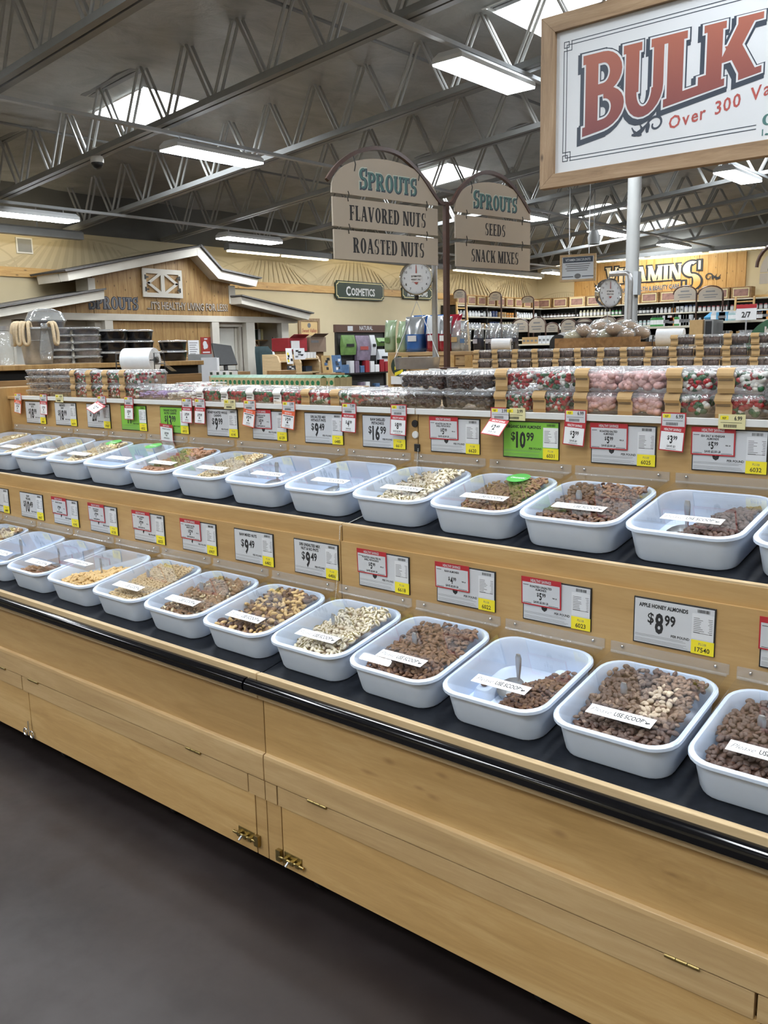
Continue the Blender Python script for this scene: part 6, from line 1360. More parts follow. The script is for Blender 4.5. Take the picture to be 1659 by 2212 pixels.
# ---- cartons with green caps on a low table
Yc=5.2; za=at(640,838,Y=Yc).z-.0; M['carton']=plain('cream soup carton',(.50,.43,.24),.5,0,.12,30); M['greencap']=plain('green carton top',(.02,.17,.07),.45,0,.2,30)
xa,xb=at(455,822,Y=Yc).x,at(700,822,Y=Yc).x
t=thing('low_table','low wooden table stacked with green topped cartons','table',(0,0,0)); MB().box(xa-.5,xb+.05,Yc-.03,Yc+.5,za-.04,za).build('top',M['maple'],t,bevel=.003); MB().box(xa-.45,xb+.03,Yc,Yc+.47,.08,za-.04).build('body',M['dark_wood'],t); MB().box(xa-.4,xb,Yc+.05,Yc+.45,0,.08).build('plinth',M['kick'],t)
hcart=at(640,812,Y=Yc).z-za
cm=MB().box(0,.058,0,.07,0,hcart*.82); cm.prism([(0,0),(.07,0),(.035,hcart*.18)],(0,0,hcart*.82),(0,1,0),(0,0,1),.058,1); cm.add([(.029+.02*math.cos(2*PI*k/12),-.0008,hcart*.42+.02*math.sin(2*PI*k/12)) for k in range(12)],[tuple(range(12))],1); cm.add([(.012,-.0008,hcart*.12),(.046,-.0008,hcart*.12),(.046,-.0008,hcart*.22),(.012,-.0008,hcart*.22)],[(0,1,2,3)],2)
cme=cm.mesh('soup_carton',[M['carton'],M['greencap'],M['paper']]); n=int((xb-xa)/.0605)
for j in range(4):
    for i in range(n+(3 if j else 0)):
        o=link('soup_carton',cme,None,0,(xa+.0605*i-(.1 if j else 0),Yc+.002+.073*j,za+.0005)); tag(o,f'cream carton with green top, {"front row" if j==0 else ordn[j]+" row"}, on the low table','carton','green topped cartons on the low table')
for i in range(4):
    px=(452,466,480,494)[i]; q=at(px,806,Y=Yc+.45); o=MB().box(0,.062,0,.06,0,.05); o.add([(.012,-.001,.012),(.05,-.001,.012),(.05,-.001,.038),(.012,-.001,.038)],[(0,1,2,3)],1); tag(o.build('small_box',[M['silver_paper'],M['forest']],None,loc=(q.x,Yc+.45,za+hcart*0+.001+max(0,q.z-za-.03))),f'small silver green packet standing behind the cartons, {ordn[i]} from the left','packet','silver packets behind the cartons')
    tag(MB().box(0,.066,0,.066,0,max(.02,q.z-za-.03)).build('riser',M['crate'],None,loc=(q.x-.002,Yc+.447,za)),f'pale wooden riser under the {ordn[i]} silver packet','riser','risers behind the cartons')
# ---- service counter and screen before the house
XC=-9.2; z1=at(430,772,X=XC).z; ya,yb_=at(300,790,X=XC).y,at(455,790,X=XC).y
t=thing('service_counter','brown wooden service counter before the house front','counter',(XC,0,0)); MB().box(-.7,0,ya,yb_,z1-.04,z1).build('worktop',M['pine'],t,bevel=.004); MB().box(-.66,-.03,ya+.03,yb_-.03,0,z1-.04).build('front',M['pine'],t); MB().box(-.032,-.02,ya+.1,yb_-.25,z1-.14,z1-.06).build('slot',M['kick'],t)
q=at(490,790,X=-9.5); t=thing('monitor','black checkout screen tilted back, before the white door','monitor',(q.x,q.y,q.z),math.radians(75))
MB().prism([(-.16,0),(.16,0),(.12,.26),(-.16,.30)],(0,.02,0),(1,0,0),(0,.35,1),.035).build('screen_back',M['black'],t,bevel=.006); MB().cyl((0,.03,-.06),(0,.06,.12),.03,10).build('neck',M['black'],t,1); MB().box(-.12,.12,-.10,.12,-.08,-.06).build('foot',M['black'],t,bevel=.004); MB().box(-.20,.20,-.3,.3,-q.z,-.08).build('pedestal',M['dark_wood'],t)
q=at(470,785,X=-8.7); t=thing('card_sign','small red and white counter card beside the screen','card',(q.x,q.y-.1,q.z-.06),math.radians(70)); MB().box(-.09,.0,0,.008,-.06,.16).build('card',M['red'],t); MB().box(-.02,.10,-.01,-.002,-.06,.13).build('card_front',M['paper'],t); MB().box(-.1,.1,-.06,.08,-(q.z-.06),-.06).build('stand',M['dark_wood'],t)
# brochure stand
q=at(438,795,X=-8.3); t=thing('brochure_stand','grey upright brochure stand left of the screen','stand',(q.x,q.y,0),math.radians(60)); MB().box(-.16,.12,0,.03,q.z-.2,q.z+.16).build('panel',M['joist'],t); MB().box(-.02,.16,-.05,-.02,q.z-.18,q.z+.12).build('brochure',M['silver_paper'],t); MB().box(-.18,.18,-.1,.1,0,q.z-.2).build('base',M['dark_wood'],t)
# ---- magazine and book racks
XM_=-9.6
def zz(px,py,X=XM_): return at(px,py,X=X)
def rack(label,pl,pr,ptop,pbot,mats,shelves,X=XM_):
    ya,yb=zz(pl,760,X).y,zz(pr,760,X).y; zt=zz((pl+pr)/2,ptop,X).z; zb=zz((pl+pr)/2,pbot,X).z
    t=thing('book_rack',label,'rack',(X,ya,0)); w_=yb-ya
    def side(y): MB().prism([(-.38,0),(.0,0),(.0,zt-.12),(-.05,zt-.03),(-.13,zt),(-.38,zt)],(0,y+.03,0),(1,0,0),(0,0,1),.03).build('side_panel',M['maple_light'],t,bevel=.003)
    side(0); side(w_-.03); MB().box(-.38,-.36,.03,w_-.03,0,zt-.02).build('back',M['crate'],t)
    for i,z in enumerate(shelves): MB().box(-.36,-.01,.03,w_-.03,zt-z-.02,zt-z).build('shelf',M['maple_light'],t)
    return t,w_,zt
t,w_,zt=rack('light maple book rack with white papers on its upper shelf',648,692,765,805,None,(.06,.26,.75,1.2))
for i in range(5): tag(MB().box(0,.16,0,w_*.12,0,.09).build('booklet',M['paper'],None,loc=(XM_-.20,zz(648,760).y+.06+i*w_*.155,zt-.059)),f'white booklet on the upper shelf of the maple rack, {ordn[i]} from the left','booklet','booklets on the maple rack')
tag(MB().box(0,.14,0,w_*.3,0,.08).build('book_stack',M['navy'],None,loc=(XM_-.18,zz(648,760).y+w_*.35,zt-.259)),'low stack of blue books on the second rack shelf','book')
t,w_,zt=rack('light maple rack side holding black and white magazines',603,634,765,805,None,(.10,.5,.9),XM_-.1)
def prints(nm,label,cat,pl,pr,pt,pb,X,cols,lean=.12,grp=None):
    a=at(pl,pt,X=X); b=at(pr,pb,X=X); t=thing(nm,label,cat,(X,a.y,b.z),(0,-lean,0),grp); w_,h_=b.y-a.y,a.z-b.z
    MB().box(-.01,0,0,w_,0,h_).build('cover',cols[0],t); mb=MB(); rnd=random.Random(int(pl))
    for k in range(5): y=rnd.uniform(.05,.6)*w_; z=rnd.uniform(.06,.75)*h_; mb.add([(.001+.0008*k,y,z),(.001+.0008*k,y+w_*rnd.uniform(.2,.35),z),(.001+.0008*k,y+w_*rnd.uniform(.2,.35),z+h_*.16),(.001+.0008*k,y,z+h_*.16)],[(0,1,2,3)],k%max(1,len(cols)-1))
    mb.build('print',cols[1:],t); return t
SKYB=plain('blue cover',(.08,.16,.30),.5,0,.3,12); GOLD=plain('sunset cover',(.45,.30,.12),.5,0,.3,8); BROWNB=plain('brown box',(.22,.155,.11),.7,0,.08,10); REDB=plain('red box',(.33,.02,.03),.5,0,.1,10); GREENB=plain('leaf green print',(.12,.22,.06),.5,0,.3,12); LILAC=plain('mauve print',(.20,.16,.22),.5,0,.4,10)
prints('magazine','black and white magazine upright on the rack by the red box','magazine',620,634,752,786,-9.25,[M['paper'],M['ink'],M['yellow']]); prints('magazine','newspaper with dark masthead upright on the rack by the brown box','magazine',636,660,752,776,-9.22,[M['strip_paper'],M['ink'],M['greyink']])
prints('magazine','small black framed portrait magazine low on the rack','magazine',622,640,790,805,-9.2,[M['ink'],M['silver_paper'],M['greyink']]); prints('travel_book','book with a sunset cover standing by the black rack','book',698,718,768,805,-8.55,[GOLD,M['black'],SKYB]); prints('travel_book','book with a blue sea cover standing by the black rack','book',720,740,767,803,-8.55,[SKYB,M['navy'],M['strip_paper']])
for a in ((613,800),(650,806),(719,806)):
    XX=-8.55 if a[0]==719 else -9.1; q=at(*a,X=XX); tag(MB().box(-.14,.14,-.15,.15,0,q.z).build('plinth_box',M['dark_wood'],None,bevel=.004,loc=(XX-.05,q.y,0)),{613:'dark plinth under the magazine rack end',650:'dark plinth under the small maple rack',719:'dark plinth under the travel books'}[a[0]],'plinth')
def carton(label,pl,pr,pt,pb,X,mat,extra=None):
    a=at(pl,pt,X=X); b=at(pr,pb,X=X); t=thing('cardboard_box',label,'box',(X,a.y,b.z)); w_,h_=b.y-a.y,a.z-b.z
    MB().box(-w_*.9,0,0,w_,0,h_).build('body',mat,t,bevel=.004); MB().prism([(-.0,h_),(.10,h_+.05),(.10,h_+.056),(0,h_+.006)],(0,w_*.9,0),(1,0,0),(0,0,1),w_*.8).build('flap',mat,t)
    MB().box(.0005,.002,w_*.1,w_*.55,h_*.62,h_*.78).build('label',M['greyink'],t); MB().box(-w_*.8,-.05,.05*w_,.95*w_,-b.z,0).build('table_stack',M['dark_wood'],t)
    return t
carton('brown cardboard box with open flap, right of the red leaflet box',668,705,728,760,-10.3,BROWNB); c=carton('red box with a white leaflet face, leaning back',622,664,730,758,-10.3,REDB)
a=at(626,732,X=-10.28); b=at(652,752,X=-10.28); MB().box(.012,.02,.05,(b.y-a.y)*.9,.03,(a.z-b.z)*1.1).build('leaflet',M['paper'],c)
# coat, bag and chair at the left of the racks
q=at(593,790,X=-11.9); t=thing('coat_stand','black coat stand with black bag beside the house opening','coat stand',(q.x,q.y,0)); zt=at(593,728,X=-11.9).z
MB().cyl((0,0,.03),(0,0,zt),.018,8).build('pole',M['blackmetal'],t,1); MB().lathe([(.2,0),(.2,.02),(.02,.05)],n=16).build('base',M['blackmetal'],t,.6)
mb=MB(); mb.rings([[(.0+.10*math.cos(k),.16+w_*math.sin(k),z) for k in [2*PI*i/12 for i in range(12)]] for w_,z in ((.06,zt-.50),(.13,zt-.46),(.14,zt-.25),(.12,zt-.12),(.05,zt-.06))]); mb.build('bag',M['cloth'],t,4); mb=MB().ell((.03,-.09,zt-.33),.06,.075,.09,nu=12,nv=8); mb.build('white_cap',M['signwhite'],t,4)
q=at(578,800,X=-11.5); zt=at(578,748,X=-11.5).z; t=thing('chair','dark green upholstered high back chair by the house opening','chair',(q.x,q.y,0),math.radians(15)); GCH=plain('dark green upholstery',(.012,.035,.04),.8,0,.2,20)
mb=MB(); mb.rings([[(x-.04,-w_/2,z),(x+.05,-w_/2+.02,z),(x+.05,w_/2-.02,z),(x-.04,w_/2,z)] for x,w_,z in ((0,.44,.48),(-.02,.46,.8),(-.06,.44,zt-.1),(-.10,.30,zt))]); mb.build('backrest',GCH,t,.9); MB().box(-.02,.46,-.24,.24,.40,.50).build('seat',GCH,t,bevel=.03)
for sx_ in (.02,.42):
    for sy in (-.2,.2): MB().cyl((sx_,sy,0),(sx_,sy,.41),.018,8).build('leg',M['blackmetal'],t,1)
for sy in (-.25,.25): MB().box(.0,.36,sy-.025,sy+.025,.64,.68).build('arm',GCH,t,bevel=.01)
# ---- natural rack with header, hung with dark printed bags
XR_=-9.0; a=at(725,701,X=XR_); b=at(835,718,X=XR_); t=thing('display_rack','black rack with brown header board, hung with dark printed bags','rack',(XR_,a.y,0)); w_=b.y-a.y
MB().box(-.05,0,0,w_,b.z+.0,a.z).build('header',plain('brown header board',(.10,.055,.04),.6,0,.1,6),t); mb=MB(); text(mb,'NATURAL',(.004,w_*.58,b.z+.035),(0,1,0),(0,0,1),.085,0,.02,.8,maxw=w_*.6); mb.add([(.003,w_*.22,b.z+.02),(.003,w_*.32,b.z+.02),(.003,w_*.32,a.z-.02),(.003,w_*.22,a.z-.02)],[(0,1,2,3)],0); mb.build('header_print',M['silver_paper'],t)
for y in (.02,w_-.05): MB().box(-.05,-.01,y,y+.035,0,b.z).build('upright',M['blackmetal'],t)
MB().box(-.04,-.03,.05,w_-.05,.1,b.z).build('back_panel',plain('dark rack back',(.05,.05,.048),.6),t)
for k in range(3): MB().box(-.35,.12,.03,w_-.03,b.z-.62-.32*k,b.z-.60-.32*k).build('shelf',M['blackmetal'],t)
for k,(f0,f1,pt,pb,cm,lb) in enumerate(((.06,.30,724,766,GREENB,'green printed bag hung on the left of the black rack'),(.32,.58,725,778,LILAC,'mauve landscape printed bag hung in the middle of the black rack'),(.60,.70,724,768,M['silver_paper'],'narrow grey bag hung beside the mauve one'),(.74,.95,730,748,GREENB,'pale green box high on the right of the black rack'),(.76,.96,755,790,M['signwhite'],'white box with dark print on the right of the black rack'))):
    zt_,zb_=at(780,pt,X=XR_).z,at(780,pb,X=XR_).z; t2=thing('printed_bag',lb,'bag',(XR_+.02,a.y+w_*f0,zb_)); MB().rings([[(-.0,0,0),(.05,0,0),(.05,w_*(f1-f0),0),(0,w_*(f1-f0),0)],[(-.01,0,(zt_-zb_)*.5),(.07,0,(zt_-zb_)*.5),(.07,w_*(f1-f0),(zt_-zb_)*.5),(-.01,w_*(f1-f0),(zt_-zb_)*.5)],[(.015,0,zt_-zb_),(.025,0,zt_-zb_),(.025,w_*(f1-f0),zt_-zb_),(.015,w_*(f1-f0),zt_-zb_)]]).build('pouch',cm,t2,.9)
    MB().box(.071,.074,w_*(f1-f0)*.2,w_*(f1-f0)*.8,(zt_-zb_)*.42,(zt_-zb_)*.56).build('print',M['ink'] if k!=1 else M['rust'],t2)
rnd=random.Random(5)
for k in range(3):
    for i in range(9):
        cm=rnd.choice([M['ink'],M['paper'],M['silver_paper'],REDB,SKYB,M['kraft'],LILAC]); nmc={M['ink']:'black',M['paper']:'white',M['silver_paper']:'grey',REDB:'red',SKYB:'blue',M['kraft']:'tan',LILAC:'mauve'}[cm]
        tag(MB().box(0,.08,0,w_*.075,0,rnd.uniform(.10,.2)).build('small_carton',cm,None,bevel=.003,loc=(XR_+.02,a.y+w_*(.06+.1*i),b.z-.5995-.32*k)),f'small {nmc} carton on the {ordn[k]} shelf of the black rack, {ordn[i]} along','carton','small cartons on the black rack')
# ---- pine crate stand with bags of snacks
Yk=5.75; xa,xb=at(838,780,Y=Yk).x,at(1018,760,Y=Yk).x; zk=at(930,760,Y=Yk).z
t=thing('crate_stand','knotty pine crate stand carrying upright snack bags','stand',(0,0,0)); MB().box(xa,xb,Yk,Yk+.42,zk-.03,zk).build('top',M['crate'],t,bevel=.003)
z=.03
while z<zk-.06:
    MB().box(xa+.05,xb-.05,Yk+.012,Yk+.03,z,min(z+.17,zk-.03)).build('plank',M['crate'],t,bevel=.002); z+=.178
for x in (xa,xb-.06,xa+.62): MB().box(x,x+.06,Yk-.004,Yk+.02,0,zk-.03).build('post',M['pine_trim'],t,bevel=.003)
MB().box(xa+.02,xb-.02,Yk+.03,Yk+.40,0,zk-.03).build('body',M['crate'],t)
q0,q1=at(840,768,Y=Yk-.02),at(868,830,Y=Yk-.02); t=thing('crate_poster','orange leaf poster with a round green emblem on the crate stand','poster',(q0.x,Yk-.012,q1.z)); w_,h_=max(.2,q1.x-q0.x),q0.z-q1.z
MB().box(0,w_,-.004,0,0,h_).build('sheet',GOLD,t); MB().box(w_*.08,w_*.95,-.006,-.004,0,h_*.28).build('note',M['paper'],t); mb=MB().add([(w_*.52+w_*.42*math.cos(2*PI*k/20),-.0065,h_*.62+w_*.42*math.sin(2*PI*k/20)) for k in range(20)],[tuple(range(20))]); [mb.add([(w_*.30,-.009,h_*.62+.05*q-.03),(w_*.74,-.009,h_*.62+.05*q),(w_*.74,-.009,h_*.62+.05*q+.028),(w_*.30,-.009,h_*.62+.05*q-.002)],[(0,1,2,3)],1) for q in (-1,0,1)]; mb.build('emblem',[M['forest'],M['yellow']],t)
def pouch(nm,label,x,y,z,w_,h_,mats,grp,bend=0,band=.5,d=.07):
    t=thing(nm,label,'bag',(x,y,z),random.Random(int(x*1000)).uniform(-.15,.15),grp)
    def rg(z_,d_,w2,dy=0): return [(-w2/2,dy,z_),(-w2/4,dy-d_/2,z_),(0,dy-d_*.56,z_),(w2/4,dy-d_/2,z_),(w2/2,dy,z_),(w2/4,dy+d_/2,z_),(0,dy+d_*.56,z_),(-w2/4,dy+d_/2,z_)]
    R=[rg(0,d*.6,w_*.94),rg(h_*.12,d,w_),rg(h_*band,d,w_*.98)]; MB().rings(R,cap1=False).build('lower_half',mats[0],t,4); R=[rg(h_*band,d,w_*.98),rg(h_*.8,d*.6,w_*.97,bend*.4),rg(h_*.93,d*.16,w_,bend),rg(h_,d*.06,w_,bend*1.3)]; MB().rings(R,cap0=False).build('upper_half',mats[1],t,4)
    mb=MB(); mb.add([(-w_*.22,-d*.60-.003,h_*.30),(w_*.22,-d*.60-.003,h_*.30),(w_*.22,-d*.60-.003,h_*.46),(-w_*.22,-d*.60-.003,h_*.46)],[(0,1,2,3)]); mb.build('label',mats[2],t); return t
gb=plain('pale green bag',(.36,.47,.30),.25,0,.15,12,coat=.5); bb=plain('blue snack bag',(.03,.13,.42),.2,0,.25,10,coat=.6); rb=plain('red snack bag',(.30,.012,.03),.2,0,.3,10,coat=.6); gl=plain('grey silver bag',(.36,.38,.40),.2,.3,.3,12,coat=.5)
bz=lambda px,pt:(at(px,760,Y=Yk+.12).x,at(px,pt,Y=Yk+.12).z-zk)
for k,(pc,pw,pt,ms,lb) in enumerate(((843,30,692,(gb,gb,GREENB),'pale green snack bag at the left end of the crate stand'),(866,26,694,(gb,gb,GREENB),'pale green snack bag, second on the crate stand'),(896,48,684,(bb,gl,M['strip_paper']),'blue snack bag with silver top in front of the scale chains'),(936,46,682,(rb,M['signwhite'],M['strip_paper']),'red and white snack bag beside the steel scale post'),(962,30,684,(rb,gl,M['paper']),'red snack bag behind the brown sign post'))):
    x,h_=bz(pc,pt); pouch('snack_bag',lb,x,Yk+.12+.02*(k%2),zk+.001,pw*.0039,h_,ms,'snack bags on the crate stand',.02)
for k,(pc,pw,pt,ms,lb) in enumerate(((880,40,682,(bb,bb,M['paper']),'blue snack bag in the back row of the crate stand'),(915,50,681,(bb,bb,M['paper']),'second blue snack bag in the back row of the crate stand'),(952,46,680,(rb,rb,M['paper']),'red snack bag in the back row of the crate stand'))):
    x,h_=bz(pc,pt); pouch('snack_bag',lb,x,Yk+.28,zk+.001,pw*.0039,h_*1.02,ms,'snack bags on the crate stand',.02)
for k,(pc,pw,pt,ms,lb) in enumerate(((985,34,692,(gl,M['film'],M['kraft']),'clear and silver snack bag right of the brown post'),(1003,26,700,(M['film'],M['film'],SKYB),'clear snack bag leaning at the right end of the crate stand'))):
    x,h_=bz(pc,pt); pouch('snack_bag',lb,x,Yk+.14,zk+.001,pw*.0039,h_,ms,'snack bags on the crate stand',.05)
# ---- island behind, back half: dark pouches, rolls, bread, signs
Yp=6.35; t=thing('back_table','plain maple table behind the chocolate boxes, holding pouches, rolls and bread','table'); zp=at(1060,760,Y=Yp).z
xa,xb=at(1022,760,Y=Yp).x,.6; MB().box(xa,xb,Yp-.15,Yp+.62,zp-.03,zp).build('top',M['maple'],t,bevel=.003); MB().box(xa+.04,xb-.04,Yp-.1,Yp+.60,.08,zp-.03).build('body',M['maple'],t); MB().box(xa+.08,xb-.08,Yp-.05,Yp+.55,0,.08).build('plinth',M['kick'],t)
for k,pc in enumerate((1031,1050,1068,1086,1104)):
    x=at(pc,750,Y=Yp).x; h_=at(pc,700,Y=Yp).z-zp; pouch('coffee_pouch',f'clear topped pouch with dark contents behind the chocolate boxes, {ordn[k]} from the left',x,Yp+.02+.05*(k%2),zp+.001,.115,h_,(plain('dark glossy pouch',(.05,.055,.075),.15,0,.5,20) if k==0 else bpy.data.materials['dark glossy pouch'],M['film'],M['silver_paper']),'dark pouches behind the chocolate boxes',.01)
def roll(label,px,py,Y,r,w_,z,yaw=.3):
    x=at(px,py,Y=Y).x; t=thing('bag_roll',label,'roll',(x,Y,z+r*1.15),yaw,'rolls of plastic bags'); MB().lathe([(r,-w_/2),(r,w_/2),(.015,w_/2)],n=20,ax=(1,0,0)).build('roll',bpy.data.materials['white bag film'],t,.7)
    mb=MB()
    for s_ in (-1,1): mb.tube([(s_*w_*.6,-r,-r*1.13),(s_*w_*.6,-r*.9,.02),(s_*w_*.6,r*.9,.02),(s_*w_*.6,r,-r*1.13)],.004,5)
    mb.tube([(-w_*.6,0,0),(w_*.6,0,0)],.006,6); mb.build('wire_stand',M['blackmetal'],t,1)
roll('white roll of bags right of the dark pouches',1084,748,Yp-.08,.05,.16,zp); roll('white roll of bags right of the wrapped bread',1448,738,Yp+.3,.07,.2,zp,.2)
# bread bags heaped on a tray
xa,xb=at(1238,740,Y=Yp+.3).x,at(1408,740,Y=Yp+.3).x; zt=zp+.075
t=thing('bread_tray','dark wooden tray under the heap of wrapped bread','tray',(0,0,0)); MB().box(xa,xb,Yp+.05,Yp+.6,zp+.001,zt-.02).build('base',M['dark_wood'],t); MB().box(xa-.02,xb+.02,Yp+.03,Yp+.05,zp+.001,zt+.02).build('front_board',M['dark_wood'],t)
M['bread']=plain('baked crust',(.34,.20,.10),.7,0,.4,18); rnd=random.Random(9)
for k in range(16):
    row=k//6; x=xa+.09+(xb-xa-.18)*((k%6)+.5*(row%2))/5.6; y=Yp+.14+.16*row; z=zt+.03+.045*((k%3)==1)+.02*row; R=Matrix.Rotation(rnd.uniform(-.6,.6),3,'Z')@Matrix.Rotation(rnd.uniform(-.35,.35),3,'Y')
    t=thing('bread_bag',f'wrapped bread roll in clear film on the tray, {["front","middle","back"][row]} row, {ordn[k%6]} from the left','bread',(x,y,z),0,'wrapped bread on the tray'); MB().ell((0,0,0),.085,.055,.045,R,10,7).build('loaf',M['bread'] if k%3 else M['carton'],t,4); MB().ell((0,0,.004),.098,.064,.055,R,8,6).build('film',M['film'],t,4)
# stand signs
q0,q1=at(1244,696,Y=8.2),at(1313,716,Y=8.2); t=thing('wellness_sign','dark sign board reading seasonal wellness over product panels','sign',(q0.x,8.2,0)); w_=q1.x-q0.x
MB().box(0,w_,-.02,0,q1.z,q0.z).build('board',plain('dark brown sign',(.03,.016,.014),.5),t); mb=MB(); a=text(mb,'Seasonal',(w_*.04,-.024,q1.z+(q0.z-q1.z)*.3),(1,0,0),(0,0,1),(q0.z-q1.z)*.6,0,-.005,.75,'l',maxw=w_*.42,slant=.25); text(mb,'WELLNESS',(w_*.48,-.024,q1.z+(q0.z-q1.z)*.25),(1,0,0),(0,0,1),(q0.z-q1.z)*.62,1,.03,.7,'l',maxw=w_*.48); mb.build('lettering',[M['rust'],M['signwhite']],t)
for x in (0,w_-.03): MB().box(x,x+.03,-.02,0,0,q1.z).build('leg',M['blackmetal'],t)
ze=at(1280,760,Y=8.2).z
for k,(f0,f1,cm) in enumerate(((.0,.5,GREENB),(.52,.74,M['kraft']),(.76,1.0,M['silver_paper']))): MB().box(w_*f0+.005,w_*f1-.005,-.03,-.021,ze,q1.z-.01).build('product_panel',cm,t)
mb=MB().add([(w_*.10+.05*math.cos(2*PI*k/14),-.032,q1.z-.07+.05*math.sin(2*PI*k/14)) for k in range(14)],[tuple(range(14))]); mb.build('round_tag',M['yellow'],t)
q=at(1208,752,Y=7.55); t=thing('dark_case','white hooded case with a round black opening','case',(q.x,7.55,0),.25); rr=.5*(at(1230,740,Y=7.55).x-at(1191,740,Y=7.55).x); zc=at(1208,738,Y=7.55).z
arch=[(-rr*.9,0),(rr*.9,0)]+[(rr*.9*math.cos(a),zc-rr*.2+rr*.9*math.sin(a)) for a in [PI*i/16 for i in range(17)]]
MB().prism(arch,(0,-.02,0),(1,0,0),(0,0,1),.01).build('opening',M['black'],t); MB().prism([(x*1.12,z*1.0+(.02 if z>.1 else 0)) for x,z in arch],(.05,.5,0),(1,0,0),(0,0,1),.515).build('hood',M['signwhite'],t)
# round green sign at the right edge
q=at(1685,745,Y=6.0); t=thing('keto_sign','round topped dark green sign reading keto friendly at the right edge','sign',(q.x,6.0,zp-.02)); rr=.21; h0=at(1680,746,Y=6.0).z-zp+.02
MB().prism([(-rr,0),(rr,0),(rr,.02)]+[(rr*math.cos(a),h0-.02+rr*.95*math.sin(a)) for a in [PI*i/20 for i in range(21)]],(0,0,0),(1,0,0),(0,0,1),.012).build('board',plain('mid green board',(.03,.12,.07),.5,0,.04,4),t); mb=MB(); text(mb,'KETO',(-.005,-.014,h0+.06),(1,0,0),(0,0,1),.085,0,.03,.85); text(mb,'FRIENDLY',(.02,-.014,h0-.02),(1,0,0),(0,0,1),.085,0,.03,.8,maxw=.36); mb.build('lettering',M['signwhite'],t)
# ================================================================ far shelves: vitamins wall, corner bay, gondolas
def bottle_m(nm,body,cap,r=.036,h=.13,neck=.5):
    mb=MB().lathe([(r*.95,0),(r,.004),(r,h*.72),(r*neck,h*.80),(r*neck,h*.82)],n=8); n=len(mb.f); mb.lathe([(r*(neck+.06),h*.82),(r*(neck+.06),h),(0,h)],n=8,mi=1)
    mb.cyl((0,0,h*.18),(0,0,h*.58),r*1.012,8,mi=2,cap=False); return mb.mesh(nm,[body,cap,M['paper']],.7)
def box_m(nm,body,w_,d,h):
    mb=MB().box(-w_/2,w_/2,-d/2,d/2,0,h); mb.add([(-w_*.3,-d/2-.001,h*.3),(w_*.3,-d/2-.001,h*.3),(w_*.3,-d/2-.001,h*.6),(-w_*.3,-d/2-.001,h*.6)],[(0,1,2,3)],1); return mb.mesh(nm,[body,M['greyink']])
CR=plain('cream bottle',(.60,.57,.42),.4,0,.06,10); AM=plain('dark amber jar',(.05,.025,.018),.25,0,.2,10); WH=plain('white bottle',(.62,.64,.66),.4,0,.04,10); TEAL=plain('pale teal bottle',(.40,.58,.58),.4,0,.05,10); PINK=plain('pink red cap',(.42,.10,.11),.4,0,.1,10); ORG=plain('orange box',(.55,.24,.05),.5,0,.1,10); GRN=plain('green bottle',(.06,.28,.08),.35,0,.15,10); BLK=plain('black bottle',(.012,.013,.018),.3,0,.1,10); NVY=plain('navy box',(.03,.05,.13),.5,0,.1,10); CYN=plain('light blue pack',(.10,.33,.55),.35,0,.15,10)
BM=dict(cream=bottle_m('bottle',CR,CR,.04,.17,.6),amber=bottle_m('jar',AM,BLK,.045,.12,.85),white=bottle_m('bottle',WH,WH,.038,.14,.6),teal=bottle_m('bottle',TEAL,WH,.042,.13,.7),pink=bottle_m('bottle',WH,PINK,.042,.125,.75),black=bottle_m('bottle',BLK,BLK,.042,.16,.6),green=bottle_m('bottle',GRN,BLK,.038,.16,.5),blue=bottle_m('bottle',WH,NVY,.045,.17,.7),
    orange=box_m('carton',ORG,.085,.06,.12),whitebox=box_m('carton',WH,.075,.06,.15),navybox=box_m('carton',NVY,.08,.06,.15),tan=box_m('carton',M['kraft'],.09,.06,.13),cyan=box_m('carton',CYN,.12,.08,.12))
def brow(P,Q,z,seq,where):
    """one shelf of goods from P to Q; seq = [(kind, count)]"""
    P=Vector(P); Q=Vector(Q); n=sum(c for _,c in seq); d=(Q-P)/n; yaw=math.atan2(d.y,d.x); i=0
    for k,c in seq:
        for _ in range(c):
            o=link(BM[k].name.split('.')[0],BM[k],None,0,tuple(P+d*(i+.5))[:2]+(z,),(0,0,yaw)); nm=BM[k].name.split('.')[0]
            desc={'orange':'orange carton','whitebox':'white carton','navybox':'navy carton','tan':'tan carton','cyan':'light blue pack','pink':'white bottle with pink cap','blue':'white bottle with navy cap'}.get(k,f'{k} {nm}')
            tag(o,f'{desc} standing on {where}',nm,f'{desc}s on {where}'); i+=1
def wall_shelf(nm,label,P,Q,depth,levels,cat='shelf unit',back=True,topz=None):
    """shelf unit from P to Q (left to right seen from the front)"""
    P=Vector((*P,0)); Q=Vector((*Q,0)); L=(Q-P).length; t=thing(nm,label,cat,P,math.atan2(Q.y-P.y,Q.x-P.x))
    tz=topz or levels[0]
    MB().box(0,L,depth-.03,depth,0,tz).build('back_panel',M['blackmetal'],t)
    for z in levels: MB().box(0,L,0,depth-.03,z-.03,z).build('shelf',M['pale_shelf'],t,bevel=.002)
    for x in [0]+[L*k/max(1,round(L/1.25)) for k in range(1,round(L/1.25))]+[L-.03]: MB().box(x,x+.03,.05,depth-.03,0,tz).build('upright',M['blackmetal'],t)
    return t
M['pale_shelf']=plain('pale shelf edge',(.60,.56,.45),.5,0,.05,5)
zs1,zs2,zs3,zs4=H+1.05,H+.785,H+.50,H+.22
wall_shelf('wall_shelf','long black backed shelving under the vitamins sign',(-12.9,YB-.52),(-6.2,YB-.52),.5,[zs1,zs2,zs3,zs4,H-.1])
SHT='the vitamins wall, '
Yb=YB-.40
